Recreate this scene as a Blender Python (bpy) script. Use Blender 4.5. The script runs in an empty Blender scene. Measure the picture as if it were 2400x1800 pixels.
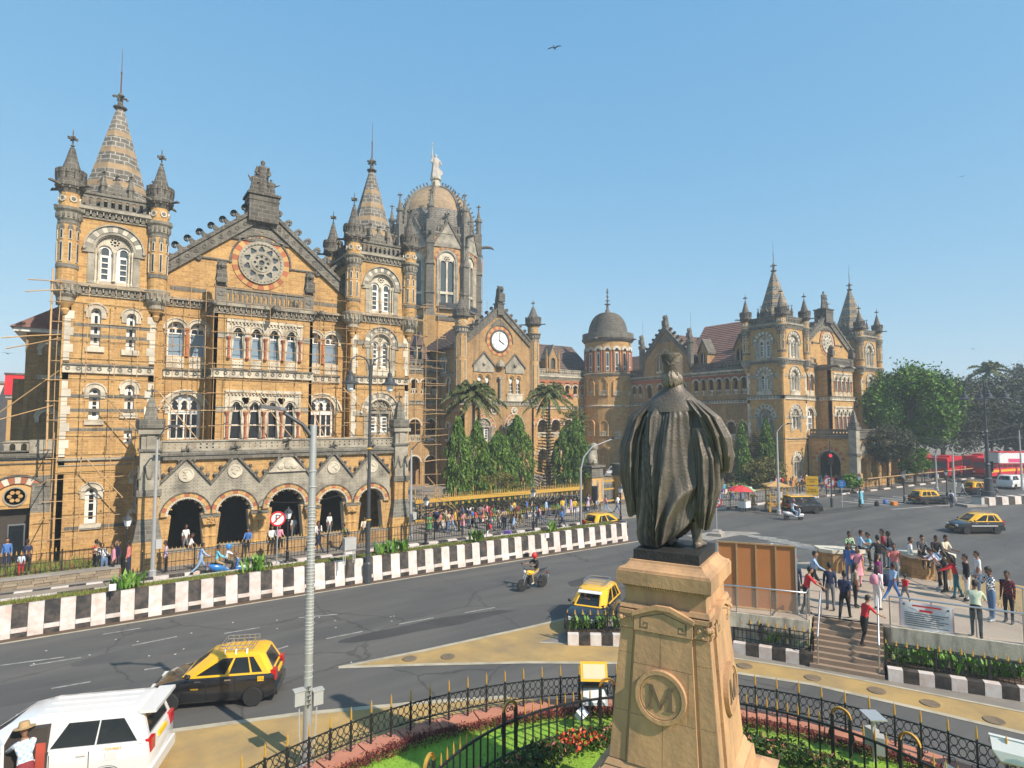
import bpy, bmesh, math, random
from math import sin, cos, pi, radians, sqrt, atan2, hypot
from mathutils import Vector, Matrix
from mathutils.geometry import delaunay_2d_cdt
random.seed(7)
S = bpy.context.scene
COL = S.collection
# ------------------------------------------------------------ camera
HC = 8.6
YAW = radians(34.6); PIT = math.atan(87/1400)
cd = bpy.data.cameras.new('camera'); cam = bpy.data.objects.new('camera', cd); COL.objects.link(cam)
cam.location = (0, 0, HC); cam.rotation_euler = (pi/2+PIT, 0, -YAW)
cd.sensor_width = 36; cd.lens = 21.0; cd.clip_end = 4000; cd.clip_start = .05
S.camera = cam
# ------------------------------------------------------------ sky, sun, exposure
SUN_EL, SUN_AZ = radians(41), radians(165)          # azimuth clockwise from +Y
w = bpy.data.worlds.new('World'); S.world = w; w.use_nodes = True
nt = w.node_tree; bg = nt.nodes['Background']
sk = nt.nodes.new('ShaderNodeTexSky'); sk.sky_type = 'NISHITA'; sk.sun_disc = False
sk.sun_elevation = SUN_EL; sk.sun_rotation = SUN_AZ; sk.air_density = .7; sk.dust_density = .3; sk.ozone_density = 1.5
sp = nt.nodes.new('ShaderNodeSeparateColor'); cm = nt.nodes.new('ShaderNodeCombineColor'); nt.links.new(sk.outputs[0], sp.inputs[0])
for i_, (g_, k_) in enumerate(((.66, .88), (.38, 1.58), (.2, 2.42))):           # film-like response of the whole sky
 pw, ml = nt.nodes.new('ShaderNodeMath'), nt.nodes.new('ShaderNodeMath'); pw.operation = 'POWER'; ml.operation = 'MULTIPLY'; pw.inputs[1].default_value = g_; ml.inputs[1].default_value = k_
 nt.links.new(sp.outputs[i_], pw.inputs[0]); nt.links.new(pw.outputs[0], ml.inputs[0]); nt.links.new(ml.outputs[0], cm.inputs[i_])
nt.links.new(cm.outputs[0], bg.inputs[0]); bg.inputs[1].default_value = .15
sl = bpy.data.lights.new('sun', 'SUN'); sl.energy = 4.0; sl.angle = radians(.53); sl.color = (1, .89, .77)
so = bpy.data.objects.new('sun', sl); COL.objects.link(so)
sd = Vector((sin(SUN_AZ)*cos(SUN_EL), cos(SUN_AZ)*cos(SUN_EL), sin(SUN_EL)))
so.rotation_euler = sd.to_track_quat('Z', 'Y').to_euler(); so.location = (0, -60, 60)
vs = S.view_settings; vs.view_transform = 'Standard'; vs.look = 'None'; vs.gamma = 1; vs.use_curve_mapping = False; vs.exposure = .80
S.cycles.max_bounces = 5; S.cycles.diffuse_bounces = 3; S.cycles.transparent_max_bounces = 8
S.cycles.use_adaptive_sampling = True
# ------------------------------------------------------------ pixel (2400 x 1800) -> place
_f0 = Vector((sin(YAW), cos(YAW), 0)); _r = Vector((cos(YAW), -sin(YAW), 0)); _u0 = Vector((0, 0, 1))
_f = _f0*cos(PIT)+_u0*sin(PIT); _u = _u0*cos(PIT)-_f0*sin(PIT)
def ray(px, py): return _f+_r*((px-1200)/1400)-_u*((py-900)/1400)
def G(px, py, z=0.):
 d = ray(px, py); p = d*((z-HC)/d.z); return Vector((p.x, p.y, z))
def FY(px, py, Y):
 d = ray(px, py); p = d*(Y/d.y); return Vector((p.x, Y, p.z+HC))
def ZAT(p, px, py):
 d = ray(px, py); return HC+d.z*hypot(p[0], p[1])/hypot(d.x, d.y)
# ------------------------------------------------------------ materials
MATS = {}
def _new(name):
 m = bpy.data.materials.new(name); m.use_nodes = True; MATS[name] = m
 return m, m.node_tree, m.node_tree.nodes['Principled BSDF']
def N(nt, t, **k):
 n = nt.nodes.new('ShaderNode'+t)
 for a, b in k.items():
  if a in n.inputs.keys(): n.inputs[a].default_value = b
  else: setattr(n, a, b)
 return n
def c4(c): return (c[0], c[1], c[2], 1)
def mul(c, k): return (min(c[0]*k, 1), min(c[1]*k, 1), min(c[2]*k, 1))
def mat(name, col, rough=.8, metal=0, var=.25, scale=3, bump=0, bscale=40, dirt=None, dscale=.6, damt=.5, rnd=0, spec=.5, coat=0, vary_z=None):
 """plain procedural material: noise variation, optional dirt blotches, per-object variation"""
 m, nt, b = _new(name)
 L = nt.links.new
 geo = N(nt, 'NewGeometry')
 n1 = N(nt, 'TexNoise', Scale=scale, Detail=5.); L(geo.outputs['Position'], n1.inputs['Vector'])
 mx = N(nt, 'MixRGB', Color1=c4(mul(col, 1-var)), Color2=c4(mul(col, 1+var))); L(n1.outputs[0], mx.inputs[0])
 out = mx.outputs[0]
 if dirt:
  n2 = N(nt, 'TexNoise', Scale=dscale, Detail=8., Roughness=.65); L(geo.outputs['Position'], n2.inputs['Vector'])
  if vary_z:
   mp = N(nt, 'Mapping'); mp.inputs['Scale'].default_value = vary_z; L(geo.outputs['Position'], mp.inputs[0]); L(mp.outputs[0], n2.inputs['Vector'])
  rr = N(nt, 'ValToRGB'); rr.color_ramp.elements[0].position = .42; rr.color_ramp.elements[1].position = .68; L(n2.outputs[0], rr.inputs[0])
  ml = N(nt, 'Math', operation='MULTIPLY'); ml.inputs[1].default_value = damt; L(rr.outputs[0], ml.inputs[0])
  m2 = N(nt, 'MixRGB', Color2=c4(dirt)); L(ml.outputs[0], m2.inputs[0]); L(out, m2.inputs[1]); out = m2.outputs[0]
 if rnd:
  oi = N(nt, 'ObjectInfo'); mr = N(nt, 'MapRange'); mr.inputs['To Min'].default_value = 1-rnd; mr.inputs['To Max'].default_value = 1+rnd
  L(oi.outputs['Random'], mr.inputs[0]); hs = N(nt, 'HueSaturation'); L(mr.outputs[0], hs.inputs['Value']); L(out, hs.inputs['Color']); out = hs.outputs[0]
 L(out, b.inputs['Base Color']); b.inputs['Roughness'].default_value = rough; b.inputs['Metallic'].default_value = metal
 b.inputs['Specular IOR Level'].default_value = spec
 if coat: b.inputs['Coat Weight'].default_value = coat; b.inputs['Coat Roughness'].default_value = .05
 if bump:
  nb = N(nt, 'TexNoise', Scale=bscale, Detail=4.); L(geo.outputs['Position'], nb.inputs['Vector'])
  bp = N(nt, 'Bump', Strength=bump, Distance=.05); L(nb.outputs[0], bp.inputs['Height']); L(bp.outputs[0], b.inputs['Normal'])
 return m
def wallvec(nt):
 L = nt.links.new
 g = N(nt, 'NewGeometry'); s = N(nt, 'SeparateXYZ'); L(g.outputs['Position'], s.inputs[0])
 sn = N(nt, 'SeparateXYZ'); L(g.outputs['True Normal'], sn.inputs[0])
 ax = N(nt, 'Math', operation='ABSOLUTE'); L(sn.outputs[0], ax.inputs[0]); ay = N(nt, 'Math', operation='ABSOLUTE'); L(sn.outputs[1], ay.inputs[0])
 gt = N(nt, 'Math', operation='GREATER_THAN'); L(ax.outputs[0], gt.inputs[0]); L(ay.outputs[0], gt.inputs[1])
 mx = N(nt, 'Mix'); L(gt.outputs[0], mx.inputs[0]); L(s.outputs[0], mx.inputs[2]); L(s.outputs[1], mx.inputs[3])
 cb = N(nt, 'CombineXYZ'); L(mx.outputs[0], cb.inputs[0]); L(s.outputs[2], cb.inputs[1])
 return cb.outputs[0], g
def masonry(name, c1, c2, mortar, bw, bh, rough=.85, msize=.012, bump=.35, stain=None, samt=.5, sscale=.35, bias=0.):
 m, nt, b = _new(name); L = nt.links.new
 v, g = wallvec(nt)
 bt = N(nt, 'TexBrick', Color1=c4(c1), Color2=c4(c2), Mortar=c4(mortar), Scale=1.)
 bt.inputs['Brick Width'].default_value = bw; bt.inputs['Row Height'].default_value = bh; bt.inputs['Mortar Size'].default_value = msize; bt.inputs['Bias'].default_value = bias
 bt.inputs['Mortar Smooth'].default_value = .3
 L(v, bt.inputs['Vector'])
 n1 = N(nt, 'TexNoise', Scale=sscale, Detail=9., Roughness=.7); mp = N(nt, 'Mapping'); mp.inputs['Scale'].default_value = (1, 1, .45)
 L(g.outputs['Position'], mp.inputs[0]); L(mp.outputs[0], n1.inputs['Vector'])
 rr = N(nt, 'ValToRGB'); rr.color_ramp.elements[0].position = .45; rr.color_ramp.elements[1].position = .75; L(n1.outputs[0], rr.inputs[0])
 ml = N(nt, 'Math', operation='MULTIPLY'); ml.inputs[1].default_value = samt; L(rr.outputs[0], ml.inputs[0])
 m2 = N(nt, 'MixRGB', Color2=c4(stain or mul(c1, .45))); L(ml.outputs[0], m2.inputs[0]); L(bt.outputs[0], m2.inputs[1])
 ns = N(nt, 'TexNoise', Scale=1., Detail=7., Roughness=.7); ms = N(nt, 'Mapping'); ms.inputs['Scale'].default_value = (2.2, 2.2, .16); L(g.outputs['Position'], ms.inputs[0]); L(ms.outputs[0], ns.inputs['Vector'])
 rs = N(nt, 'ValToRGB'); rs.color_ramp.elements[0].position = .5; rs.color_ramp.elements[1].position = .78; L(ns.outputs[0], rs.inputs[0]); m5 = N(nt, 'Math', operation='MULTIPLY'); m5.inputs[1].default_value = min(1, samt*1.25); L(rs.outputs[0], m5.inputs[0])
 mk = N(nt, 'MixRGB', Color2=c4(mul(stain or mul(c1, .45), .8))); L(m5.outputs[0], mk.inputs[0]); L(m2.outputs[0], mk.inputs[1]); m2 = mk
 n3 = N(nt, 'TexNoise', Scale=9., Detail=4.); L(g.outputs['Position'], n3.inputs['Vector'])
 m3 = N(nt, 'MixRGB', blend_type='OVERLAY'); m3.inputs[0].default_value = .35; L(m2.outputs[0], m3.inputs[1]); L(n3.outputs[0], m3.inputs[2])
 L(m3.outputs[0], b.inputs['Base Color']); b.inputs['Roughness'].default_value = rough; b.inputs['Specular IOR Level'].default_value = .25
 inv = N(nt, 'Math', operation='SUBTRACT'); inv.inputs[0].default_value = 1; L(bt.outputs['Fac'], inv.inputs[1])
 bp = N(nt, 'Bump', Strength=bump, Distance=.03); L(inv.outputs[0], bp.inputs['Height']); L(bp.outputs[0], b.inputs['Normal'])
 return m
def glass(name, col, rough=.08):
 m, nt, b = _new(name); b.inputs['Base Color'].default_value = c4(col); b.inputs['Roughness'].default_value = rough
 b.inputs['Specular IOR Level'].default_value = .6
 return m
def clear(name, tint=(.8, .9, .88), alpha=.22):
 m, nt, b = _new(name); b.inputs['Base Color'].default_value = c4(tint); b.inputs['Alpha'].default_value = alpha; b.inputs['Roughness'].default_value = .05
 return m
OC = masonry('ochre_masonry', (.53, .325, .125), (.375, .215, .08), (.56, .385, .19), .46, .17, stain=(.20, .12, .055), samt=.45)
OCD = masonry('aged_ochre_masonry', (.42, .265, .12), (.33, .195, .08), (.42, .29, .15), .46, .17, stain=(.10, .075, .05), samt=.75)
GS = masonry('grey_stone', (.20, .185, .15), (.13, .12, .10), (.30, .28, .23), .6, .24, stain=(.06, .055, .045), samt=.7)
DS = masonry('basalt_stone', (.15, .137, .112), (.10, .09, .075), (.24, .225, .19), .55, .3, stain=(.035, .033, .028), samt=.6, msize=.02)
SPD = masonry('spire_basalt', (.20, .18, .145), (.13, .12, .10), (.40, .38, .33), .5, .33, stain=(.05, .045, .04), samt=.5, msize=.03)
SPB = mat('buff_spire_stone', (.34, .24, .135), .85, var=.25, dirt=(.14, .11, .08), dscale=1.2, damt=.6)
WS = mat('white_limestone', (.58, .52, .40), .8, var=.18, scale=6, bump=.3, bscale=14, dirt=(.16, .135, .10), dscale=1.1, damt=.7)
CS = mat('carved_grey_limestone', (.36, .325, .25), .85, var=.3, scale=8, bump=.6, bscale=12, dirt=(.085, .075, .06), dscale=1.0, damt=.8)
RS = mat('red_sandstone', (.40, .13, .06), .85, var=.2, scale=5, dirt=(.2, .1, .06), damt=.4, rnd=.12)
BS = mat('buff_sandstone', (.50, .30, .11), .85, var=.2, scale=5, dirt=(.25, .16, .08), damt=.4, rnd=.1)
GV = mat('grey_voussoir', (.27, .255, .21), .85, var=.2, dirt=(.1, .09, .075), rnd=.2)
WV = mat('pale_voussoir', (.60, .55, .44), .85, var=.15, dirt=(.2, .17, .13), rnd=.12)
WP = mat('white_paint', (.72, .70, .64), .5, var=.08, dirt=(.35, .32, .27), damt=.35, dscale=2)
GD = glass('dark_window', (.012, .016, .02)); GB = glass('blue_window', (.20, .27, .33), .15); GG = glass('grey_window', (.07, .085, .09), .12)
INT = mat('painted_shade_interior', (.05, .042, .035), .9)  # near-black: shade inside the porch and openings is put into the colour
RT = mat('brown_roof_tile', (.145, .095, .075), .85, var=.35, scale=7, bump=.4, bscale=8, dirt=(.06, .05, .045), damt=.6)
RR = mat('red_roof_tile', (.24, .125, .095), .85, var=.3, scale=7, bump=.4, bscale=8, dirt=(.12, .07, .06), damt=.5)
BAM = mat('bamboo', (.42, .265, .12), .6, var=.3, scale=8, rnd=.25); ROPE = mat('scaffold_rope', (.22, .10, .045), .9)
BK = mat('black_iron', (.015, .015, .016), .45, var=.3, scale=10); GO = mat('gold_paint', (.58, .33, .06), .45, .25, var=.2, scale=10)
GOF = mat('golden_fence_paint', (.50, .30, .055), .5, .1, var=.25, scale=4)
BZ = None
ASP = mat('asphalt', (.074, .072, .068), .8, var=.22, scale=.35, bump=.25, bscale=90, dirt=(.15, .14, .12), dscale=.16, damt=.6, vary_z=(.35, 2.2, 1))
_n = ASP.node_tree; _b = _n.nodes['Principled BSDF']; _g = N(_n, 'NewGeometry'); _w = N(_n, 'TexNoise', Scale=1.5, Detail=4.); _n.links.new(_g.outputs['Position'], _w.inputs['Vector'])
_a = N(_n, 'MixRGB', blend_type='ADD'); _a.inputs[0].default_value = .5; _n.links.new(_g.outputs['Position'], _a.inputs[1]); _n.links.new(_w.outputs[1], _a.inputs[2]); _v = N(_n, 'TexVoronoi', feature='DISTANCE_TO_EDGE', Scale=.22); _n.links.new(_a.outputs[0], _v.inputs['Vector'])
_r0 = N(_n, 'ValToRGB'); _r0.color_ramp.elements[0].position = .0; _r0.color_ramp.elements[1].position = .012; _r0.color_ramp.elements[0].color = (.55, .55, .55, 1); _n.links.new(_v.outputs['Distance'], _r0.inputs[0]); _x = N(_n, 'MixRGB', blend_type='MULTIPLY'); _x.inputs[0].default_value = 1; _n.links.new(_b.inputs['Base Color'].links[0].from_socket, _x.inputs[1]); _n.links.new(_r0.outputs[0], _x.inputs[2]); _n.links.new(_x.outputs[0], _b.inputs['Base Color'])   # tar-filled cracks
YP = mat('yellow_paving', (.40, .265, .095), .9, var=.2, scale=1.2, bump=.3, bscale=30, dirt=(.17, .135, .09), dscale=.5, damt=.65)
CO = mat('concrete', (.30, .275, .235), .9, var=.2, scale=2, bump=.2, bscale=30, dirt=(.14, .12, .10), dscale=.8, damt=.6)
PVM = mat('pavement', (.24, .215, .18), .9, var=.22, scale=1.5, bump=.2, bscale=25, dirt=(.11, .095, .08), dscale=.5, damt=.6)
PW = mat('white_kerb_paint', (.62, .58, .54), .7, var=.08, scale=3, bump=.15, bscale=20, dirt=(.48, .33, .26), dscale=2.4, damt=.75, rnd=.1)
PB = mat('black_kerb_paint', (.022, .021, .02), .65, var=.4, scale=6, bump=.15, bscale=20, dirt=(.13, .10, .08), dscale=2.6, damt=.75)
LN = mat('road_paint', (.34, .33, .30), .8, var=.3, scale=5, dirt=(.09, .088, .085), dscale=3, damt=.9)
LNY = mat('edge_line_paint', (.45, .40, .29), .8, var=.25, scale=3, dirt=(.16, .14, .11), dscale=1.5, damt=.7)
SO = mat('soil', (.20, .085, .035), .95, var=.35, scale=4); SOD = mat('dark_soil', (.10, .06, .035), .95, var=.3, scale=4)
STL = mat('steel', (.55, .56, .57), .28, .9, var=.05); GAL = mat('galvanised_steel', (.52, .52, .50), .45, .55, var=.12, scale=5)
GP = mat('grey_paint', (.42, .42, .40), .5, var=.1, dirt=(.2, .18, .15), damt=.3); YEL = mat('yellow_paint', (.75, .42, .02), .45, var=.1)
WOOD = mat('timber', (.42, .22, .07), .7, var=.3, scale=9); PLY = mat('brown_board', (.42, .165, .05), .7, var=.12, scale=1.5)
PLB = mat('grey_lamp_paint', (.05, .055, .06), .5)
LAMP = mat('lamp_glass', (.75, .78, .78), .25, var=.05)
REDP = mat('red_paint', (.62, .02, .025), .4, var=.1); BLP = mat('blue_paint', (.03, .22, .55), .45)
PST = mat('pedestal_sandstone', (.52, .305, .15), .8, var=.14, scale=3, bump=.22, bscale=10, dirt=(.18, .12, .075), dscale=1.1, damt=.65, vary_z=(1.3, 1.3, .4))
PSG = mat('pedestal_joint', (.16, .11, .065), .9)
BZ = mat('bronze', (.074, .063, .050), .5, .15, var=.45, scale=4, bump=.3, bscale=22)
_n = BZ.node_tree; _g = N(_n, 'NewGeometry'); _r0 = N(_n, 'ValToRGB'); _r0.color_ramp.elements[0].position = .47; _r0.color_ramp.elements[1].position = .6; _n.links.new(_g.outputs['Pointiness'], _r0.inputs[0])   # dust and painted light: raised folds pale, creases left dark like shade
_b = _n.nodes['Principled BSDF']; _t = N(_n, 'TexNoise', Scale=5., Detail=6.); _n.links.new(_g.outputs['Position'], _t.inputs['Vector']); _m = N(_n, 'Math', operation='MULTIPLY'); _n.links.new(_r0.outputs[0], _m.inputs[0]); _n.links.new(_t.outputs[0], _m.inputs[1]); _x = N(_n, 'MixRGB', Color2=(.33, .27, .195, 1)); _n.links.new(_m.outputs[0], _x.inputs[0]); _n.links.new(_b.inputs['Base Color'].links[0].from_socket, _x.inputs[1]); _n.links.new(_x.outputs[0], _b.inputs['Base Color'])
GRS = mat('lawn', (.20, .36, .03), .9, var=.35, scale=2.5, dirt=(.24, .30, .05), dscale=.6, damt=.5)
TER = mat('pink_kerb', (.46, .19, .12), .85, var=.2, scale=3, bump=.2, bscale=25, dirt=(.25, .12, .08), damt=.4)
# ------------------------------------------------------------ mesh helper
class MB:
 def __init__(s): s.v = []; s.f = []; s.m = []
 def add(s, V, F, mi=0, M=None):
  o = len(s.v)
  s.v += [tuple(M @ Vector(p)) for p in V] if M is not None else [tuple(p) for p in V]
  s.f += [tuple(o+i for i in f) for f in F]; s.m += [mi]*len(F); return s
 def box(s, x0, y0, z0, x1, y1, z1, mi=0, M=None):
  V = [(x0,y0,z0),(x1,y0,z0),(x1,y1,z0),(x0,y1,z0),(x0,y0,z1),(x1,y0,z1),(x1,y1,z1),(x0,y1,z1)]
  return s.add(V, [(3,2,1,0),(4,5,6,7),(0,1,5,4),(1,2,6,5),(2,3,7,6),(3,0,4,7)], mi, M)
 def prism(s, P, y0, y1, mi=0, M=None):          # polygon in x,z extruded along y
  n = len(P)
  a = sum(P[i][0]*P[(i+1)%n][1]-P[(i+1)%n][0]*P[i][1] for i in range(n))
  if a < 0: P = P[::-1]
  V = [(x, y0, z) for x, z in P]+[(x, y1, z) for x, z in P]
  F = [tuple(range(n)), tuple(range(2*n-1, n-1, -1))]+[(i, n+i, n+(i+1) % n, (i+1) % n) for i in range(n)]
  return s.add(V, F, mi, M)
 def slab(s, P, z0, z1, mi=0, mt=None):          # polygon in x,y extruded along z
  n = len(P)
  a = sum(P[i][0]*P[(i+1)%n][1]-P[(i+1)%n][0]*P[i][1] for i in range(n))
  if a < 0: P = P[::-1]
  V = [(p[0], p[1], z0) for p in P]+[(p[0], p[1], z1) for p in P]
  s.add(V, [tuple(range(n, 2*n))], mi if mt is None else mt)
  o = len(s.v)-2*n
  F = [(o+i, o+(i+1) % n, o+n+(i+1) % n, o+n+i) for i in range(n)]
  s.f += F; s.m += [mi]*len(F); return s
 def plate(s, outer, holes, y0, y1, mi=0, mj=None, back=False, M=None):
  """outline with holes (x,z) : face at y0, hole and outline sides back to y1"""
  pts = []; ed = []
  for poly in [outer]+holes:
   o = len(pts); n = len(poly); pts += [Vector((p[0], p[1])) for p in poly]; ed += [(o+i, o+(i+1) % n) for i in range(n)]
  vs_, es_, fs_, *_ = delaunay_2d_cdt(pts, ed, [], 0, 1e-5)
  V = [(p.x, y0, p.y) for p in vs_]; F = []
  for f in fs_:
   c = sum((vs_[i] for i in f), Vector((0, 0)))/len(f)
   if pip(c, outer) and not any(pip(c, h) for h in holes):
    a, b_, c_ = (vs_[i] for i in f)
    F.append(tuple(f) if (b_-a).cross(c_-a) > 0 else tuple(f)[::-1])
  s.add(V, F, mi, M)
  if back: s.add([(p.x, y1, p.y) for p in vs_], [f[::-1] for f in F], mi, M)
  for k, poly in enumerate([outer]+holes):
   n = len(poly); a = sum(poly[i][0]*poly[(i+1)%n][1]-poly[(i+1)%n][0]*poly[i][1] for i in range(n))
   if (a < 0) == (k == 0): poly = poly[::-1]
   s.add([(x, y0, z) for x, z in poly]+[(x, y1, z) for x, z in poly], [(i, n+i, n+(i+1) % n, (i+1) % n) for i in range(n)], (mi if mj is None else mj), M)
  return s
 def arc(s, cx, cz, r0, r1, a0, a1, n, y0, y1, mi=0, M=None):   # solid arch ring
  P = [(cx+r1*cos(a0+(a1-a0)*i/n), cz+r1*sin(a0+(a1-a0)*i/n)) for i in range(n+1)]
  Q = [(cx+r0*cos(a0+(a1-a0)*i/n), cz+r0*sin(a0+(a1-a0)*i/n)) for i in range(n+1)]
  V = [(x, y0, z) for x, z in P+Q]+[(x, y1, z) for x, z in P+Q]; k = n+1; F = []
  for i in range(n):
   F += [(i, i+1, k+i+1, k+i)[::-1], (i, i+1, 2*k+i+1, 2*k+i), (k+i, k+i+1, 3*k+i+1, 3*k+i)[::-1]]
  F += [(0, k, 3*k, 2*k), (n, k+n, 3*k+n, 2*k+n)[::-1]]
  return s.add(V, F, mi, M)
 def lathe(s, prof, n=12, cx=0, cy=0, mi=0, ph=0, M=None, ms=None):
  V = []; F = []; mm = []
  for r, z in prof: V += [(cx+r*cos(2*pi*i/n+ph), cy+r*sin(2*pi*i/n+ph), z) for i in range(n)]
  for j in range(len(prof)-1):
   for i in range(n): F.append((j*n+i, j*n+(i+1) % n, (j+1)*n+(i+1) % n, (j+1)*n+i)); mm.append(ms[j] if ms else mi)
  if prof[0][0] > 1e-4: F.append(tuple(range(n-1, -1, -1))); mm.append(ms[0] if ms else mi)
  if prof[-1][0] > 1e-4: F.append(tuple((len(prof)-1)*n+i for i in range(n))); mm.append(ms[-1] if ms else mi)
  o = len(s.m); s.add(V, F, mi, M); s.m[o:] = mm; return s
 def tube(s, P, r, n=6, mi=0, cap=True):
  P = [Vector(p) for p in P]; R = r if hasattr(r, '__len__') else [r]*len(P); V = []; F = []
  t0 = (P[1]-P[0]).normalized(); up = Vector((0, 0, 1)) if abs(t0.z) < .9 else Vector((1, 0, 0)); a = t0.cross(up).normalized()
  for i, p in enumerate(P):
   t = (P[min(i+1, len(P)-1)]-P[max(i-1, 0)]).normalized(); a = (a-t*a.dot(t)).normalized(); b = t.cross(a)
   V += [p+(a*cos(2*pi*k/n)+b*sin(2*pi*k/n))*R[i] for k in range(n)]
  for i in range(len(P)-1):
   for k in range(n): F.append((i*n+k, i*n+(k+1) % n, (i+1)*n+(k+1) % n, (i+1)*n+k))
  if cap: F += [tuple(range(n-1, -1, -1)), tuple((len(P)-1)*n+k for k in range(n))]
  return s.add(V, F, mi)
 def ball(s, c, r, n=8, mi=0, sz=(1, 1, 1)):
  m = n//2+1; V = []; F = []
  for j in range(m+1):
   t = pi*j/m
   for i in range(n): V.append((c[0]+r*sz[0]*sin(t)*cos(2*pi*i/n), c[1]+r*sz[1]*sin(t)*sin(2*pi*i/n), c[2]-r*sz[2]*cos(t)))
  for j in range(m):
   for i in range(n): F.append((j*n+i, j*n+(i+1) % n, (j+1)*n+(i+1) % n, (j+1)*n+i))
  return s.add(V, F, mi)
 def loft(s, rings, mi=0, cap=True, closed=True):
  n = len(rings[0]); V = [p for r in rings for p in r]; F = []
  for j in range(len(rings)-1):
   for i in range(n if closed else n-1): F.append((j*n+i, j*n+(i+1) % n, (j+1)*n+(i+1) % n, (j+1)*n+i))
  if cap: F += [tuple(range(n-1, -1, -1)), tuple((len(rings)-1)*n+i for i in range(n))]
  return s.add(V, F, mi)
 def mesh(s, name, mats, smooth=False):
  me = bpy.data.meshes.new(name); me.from_pydata(s.v, [], s.f)
  for m in (mats if isinstance(mats, (list, tuple)) else [mats]): me.materials.append(m)
  if any(s.m): me.polygons.foreach_set('material_index', s.m)
  if smooth:
   me.polygons.foreach_set('use_smooth', [True]*len(me.polygons))
   if smooth is not True: me.set_sharp_from_angle(angle=radians(smooth))
  me.update(); return me
 def build(s, name, mats, parent=None, loc=(0, 0, 0), rz=0, smooth=False, **k):
  return put(name, s.mesh(name, mats, smooth), parent, loc, rz, **k)
def put(name, me, parent=None, loc=(0, 0, 0), rz=0, label=None, cat=None, group=None, kind=None, ry=0, rx=0, sc=None):
 o = bpy.data.objects.new(name, me); COL.objects.link(o); o.parent = parent
 o.location = loc; o.rotation_euler = (rx, ry, rz)
 if sc: o.scale = sc if hasattr(sc, '__len__') else (sc, sc, sc)
 if label: o['label'] = label
 if cat: o['category'] = cat
 if group: o['group'] = group
 if kind: o['kind'] = kind
 return o
def thing(name, label, cat, loc=(0, 0, 0), rz=0, group=None, sc=None): return put(name, None, None, loc, rz, label, cat, group, sc=sc)
def dup(o, loc, rz=None, label=None, parent=None, sc=None):
 c = o.copy(); COL.objects.link(c); c.parent = parent
 if parent is None:
  c.location = loc
  if rz is not None: c.rotation_euler.z = rz
  if sc: c.scale = (sc, sc, sc)
  if label: c['label'] = label
 for ch in o.children: dup(ch, None, None, None, c)
 return c
def pip(p, P):
 x, y = p[0], p[1]; r = False; j = len(P)-1
 for i in range(len(P)):
  if (P[i][1] > y) != (P[j][1] > y) and x < (P[j][0]-P[i][0])*(y-P[i][1])/(P[j][1]-P[i][1])+P[i][0]: r = not r
  j = i
 return r
CACHE = {}
def memo(key, fn):
 if key not in CACHE: CACHE[key] = fn()
 return CACHE[key]
# outlines in (x, z)
def circ(cx, cz, r, n=14, ph=0): return [(cx+r*cos(2*pi*i/n+ph), cz+r*sin(2*pi*i/n+ph)) for i in range(n)]
def foil(cx, cz, r, k=4, n=5, ph=pi/4, q=.52):
 P = []
 for i in range(k):
  a = 2*pi*i/k+ph; lx, lz, lr = cx+r*q*cos(a), cz+r*q*sin(a), r*(1-q)
  P += [(lx+lr*cos(a-1.75+3.5*j/n), lz+lr*sin(a-1.75+3.5*j/n)) for j in range(n+1)]
 return P
def arch(cx, z0, wd, zs, kind='r', n=10, lobes=5):
 h = wd/2; P = [(cx-h, z0), (cx+h, z0)]
 if kind == 'r': P += [(cx+h*cos(pi*i/n), zs+h*sin(pi*i/n)) for i in range(n+1)]
 elif kind == 'p':
  R = h*1.55; c = R-h; t = math.acos(c/R); m = n//2
  P += [(cx-c+R*cos(t*i/m), zs+R*sin(t*i/m)) for i in range(m+1)]+[(cx+c-R*cos(t*(m-1-i)/m), zs+R*sin(t*(m-1-i)/m)) for i in range(m)]
 elif kind == 'm':
  q = lobes*6
  P += [(cx+h*(.80+.20*abs(sin(lobes*pi*i/q))**.5)*cos(pi*i/q)*(1.0), zs+h*1.08*(.80+.20*abs(sin(lobes*pi*i/q))**.5)*sin(pi*i/q)) for i in range(q+1)]
 elif kind == 't':      # trefoil head
  P += [(cx+h*.62, zs)]
  P += [(cx+h*.5+h*.42*cos(a), zs+h*.45+h*.42*sin(a)) for a in (-.9, -.3, .3, .9)]
  P += [(cx+h*.55*cos(a), zs+h*1.0+h*.55*sin(a)) for a in (.1, .6, 1.1, 1.57, 2.04, 2.54, 3.04)]
  P += [(cx-h*.5+h*.42*cos(a), zs+h*.45+h*.42*sin(a)) for a in (2.24, 2.84, 3.44, 4.04)]+[(cx-h*.62, zs)]
 elif kind == 'f': P += [(cx+h, zs), (cx-h, zs)]
 return P
def rect(x0, z0, x1, z1): return [(x0, z0), (x1, z0), (x1, z1), (x0, z1)]
class FR:
 """a facade: u along it (to the right seen from outside), v up, y inwards"""
 def __init__(s, parent, ox, oy, rz=0): s.p = parent; s.o = (ox, oy); s.rz = rz
 def at(s, u=0, v=0, w=0):
  c, d = cos(s.rz), sin(s.rz); return (s.o[0]+c*u-d*w, s.o[1]+d*u+c*w, v)
 def add(s, mb, name, mats, u=0, v=0, w=0, parent=None, smooth=False, ry=0, kind=None):
  me = mb if isinstance(mb, bpy.types.Mesh) else mb.mesh(name, mats, smooth)
  if parent is not None: return put(name, me, parent, (u, w, v), 0, ry=ry, kind=kind)
  return put(name, me, s.p, s.at(u, v, w), s.rz, ry=ry, kind=kind)
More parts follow.
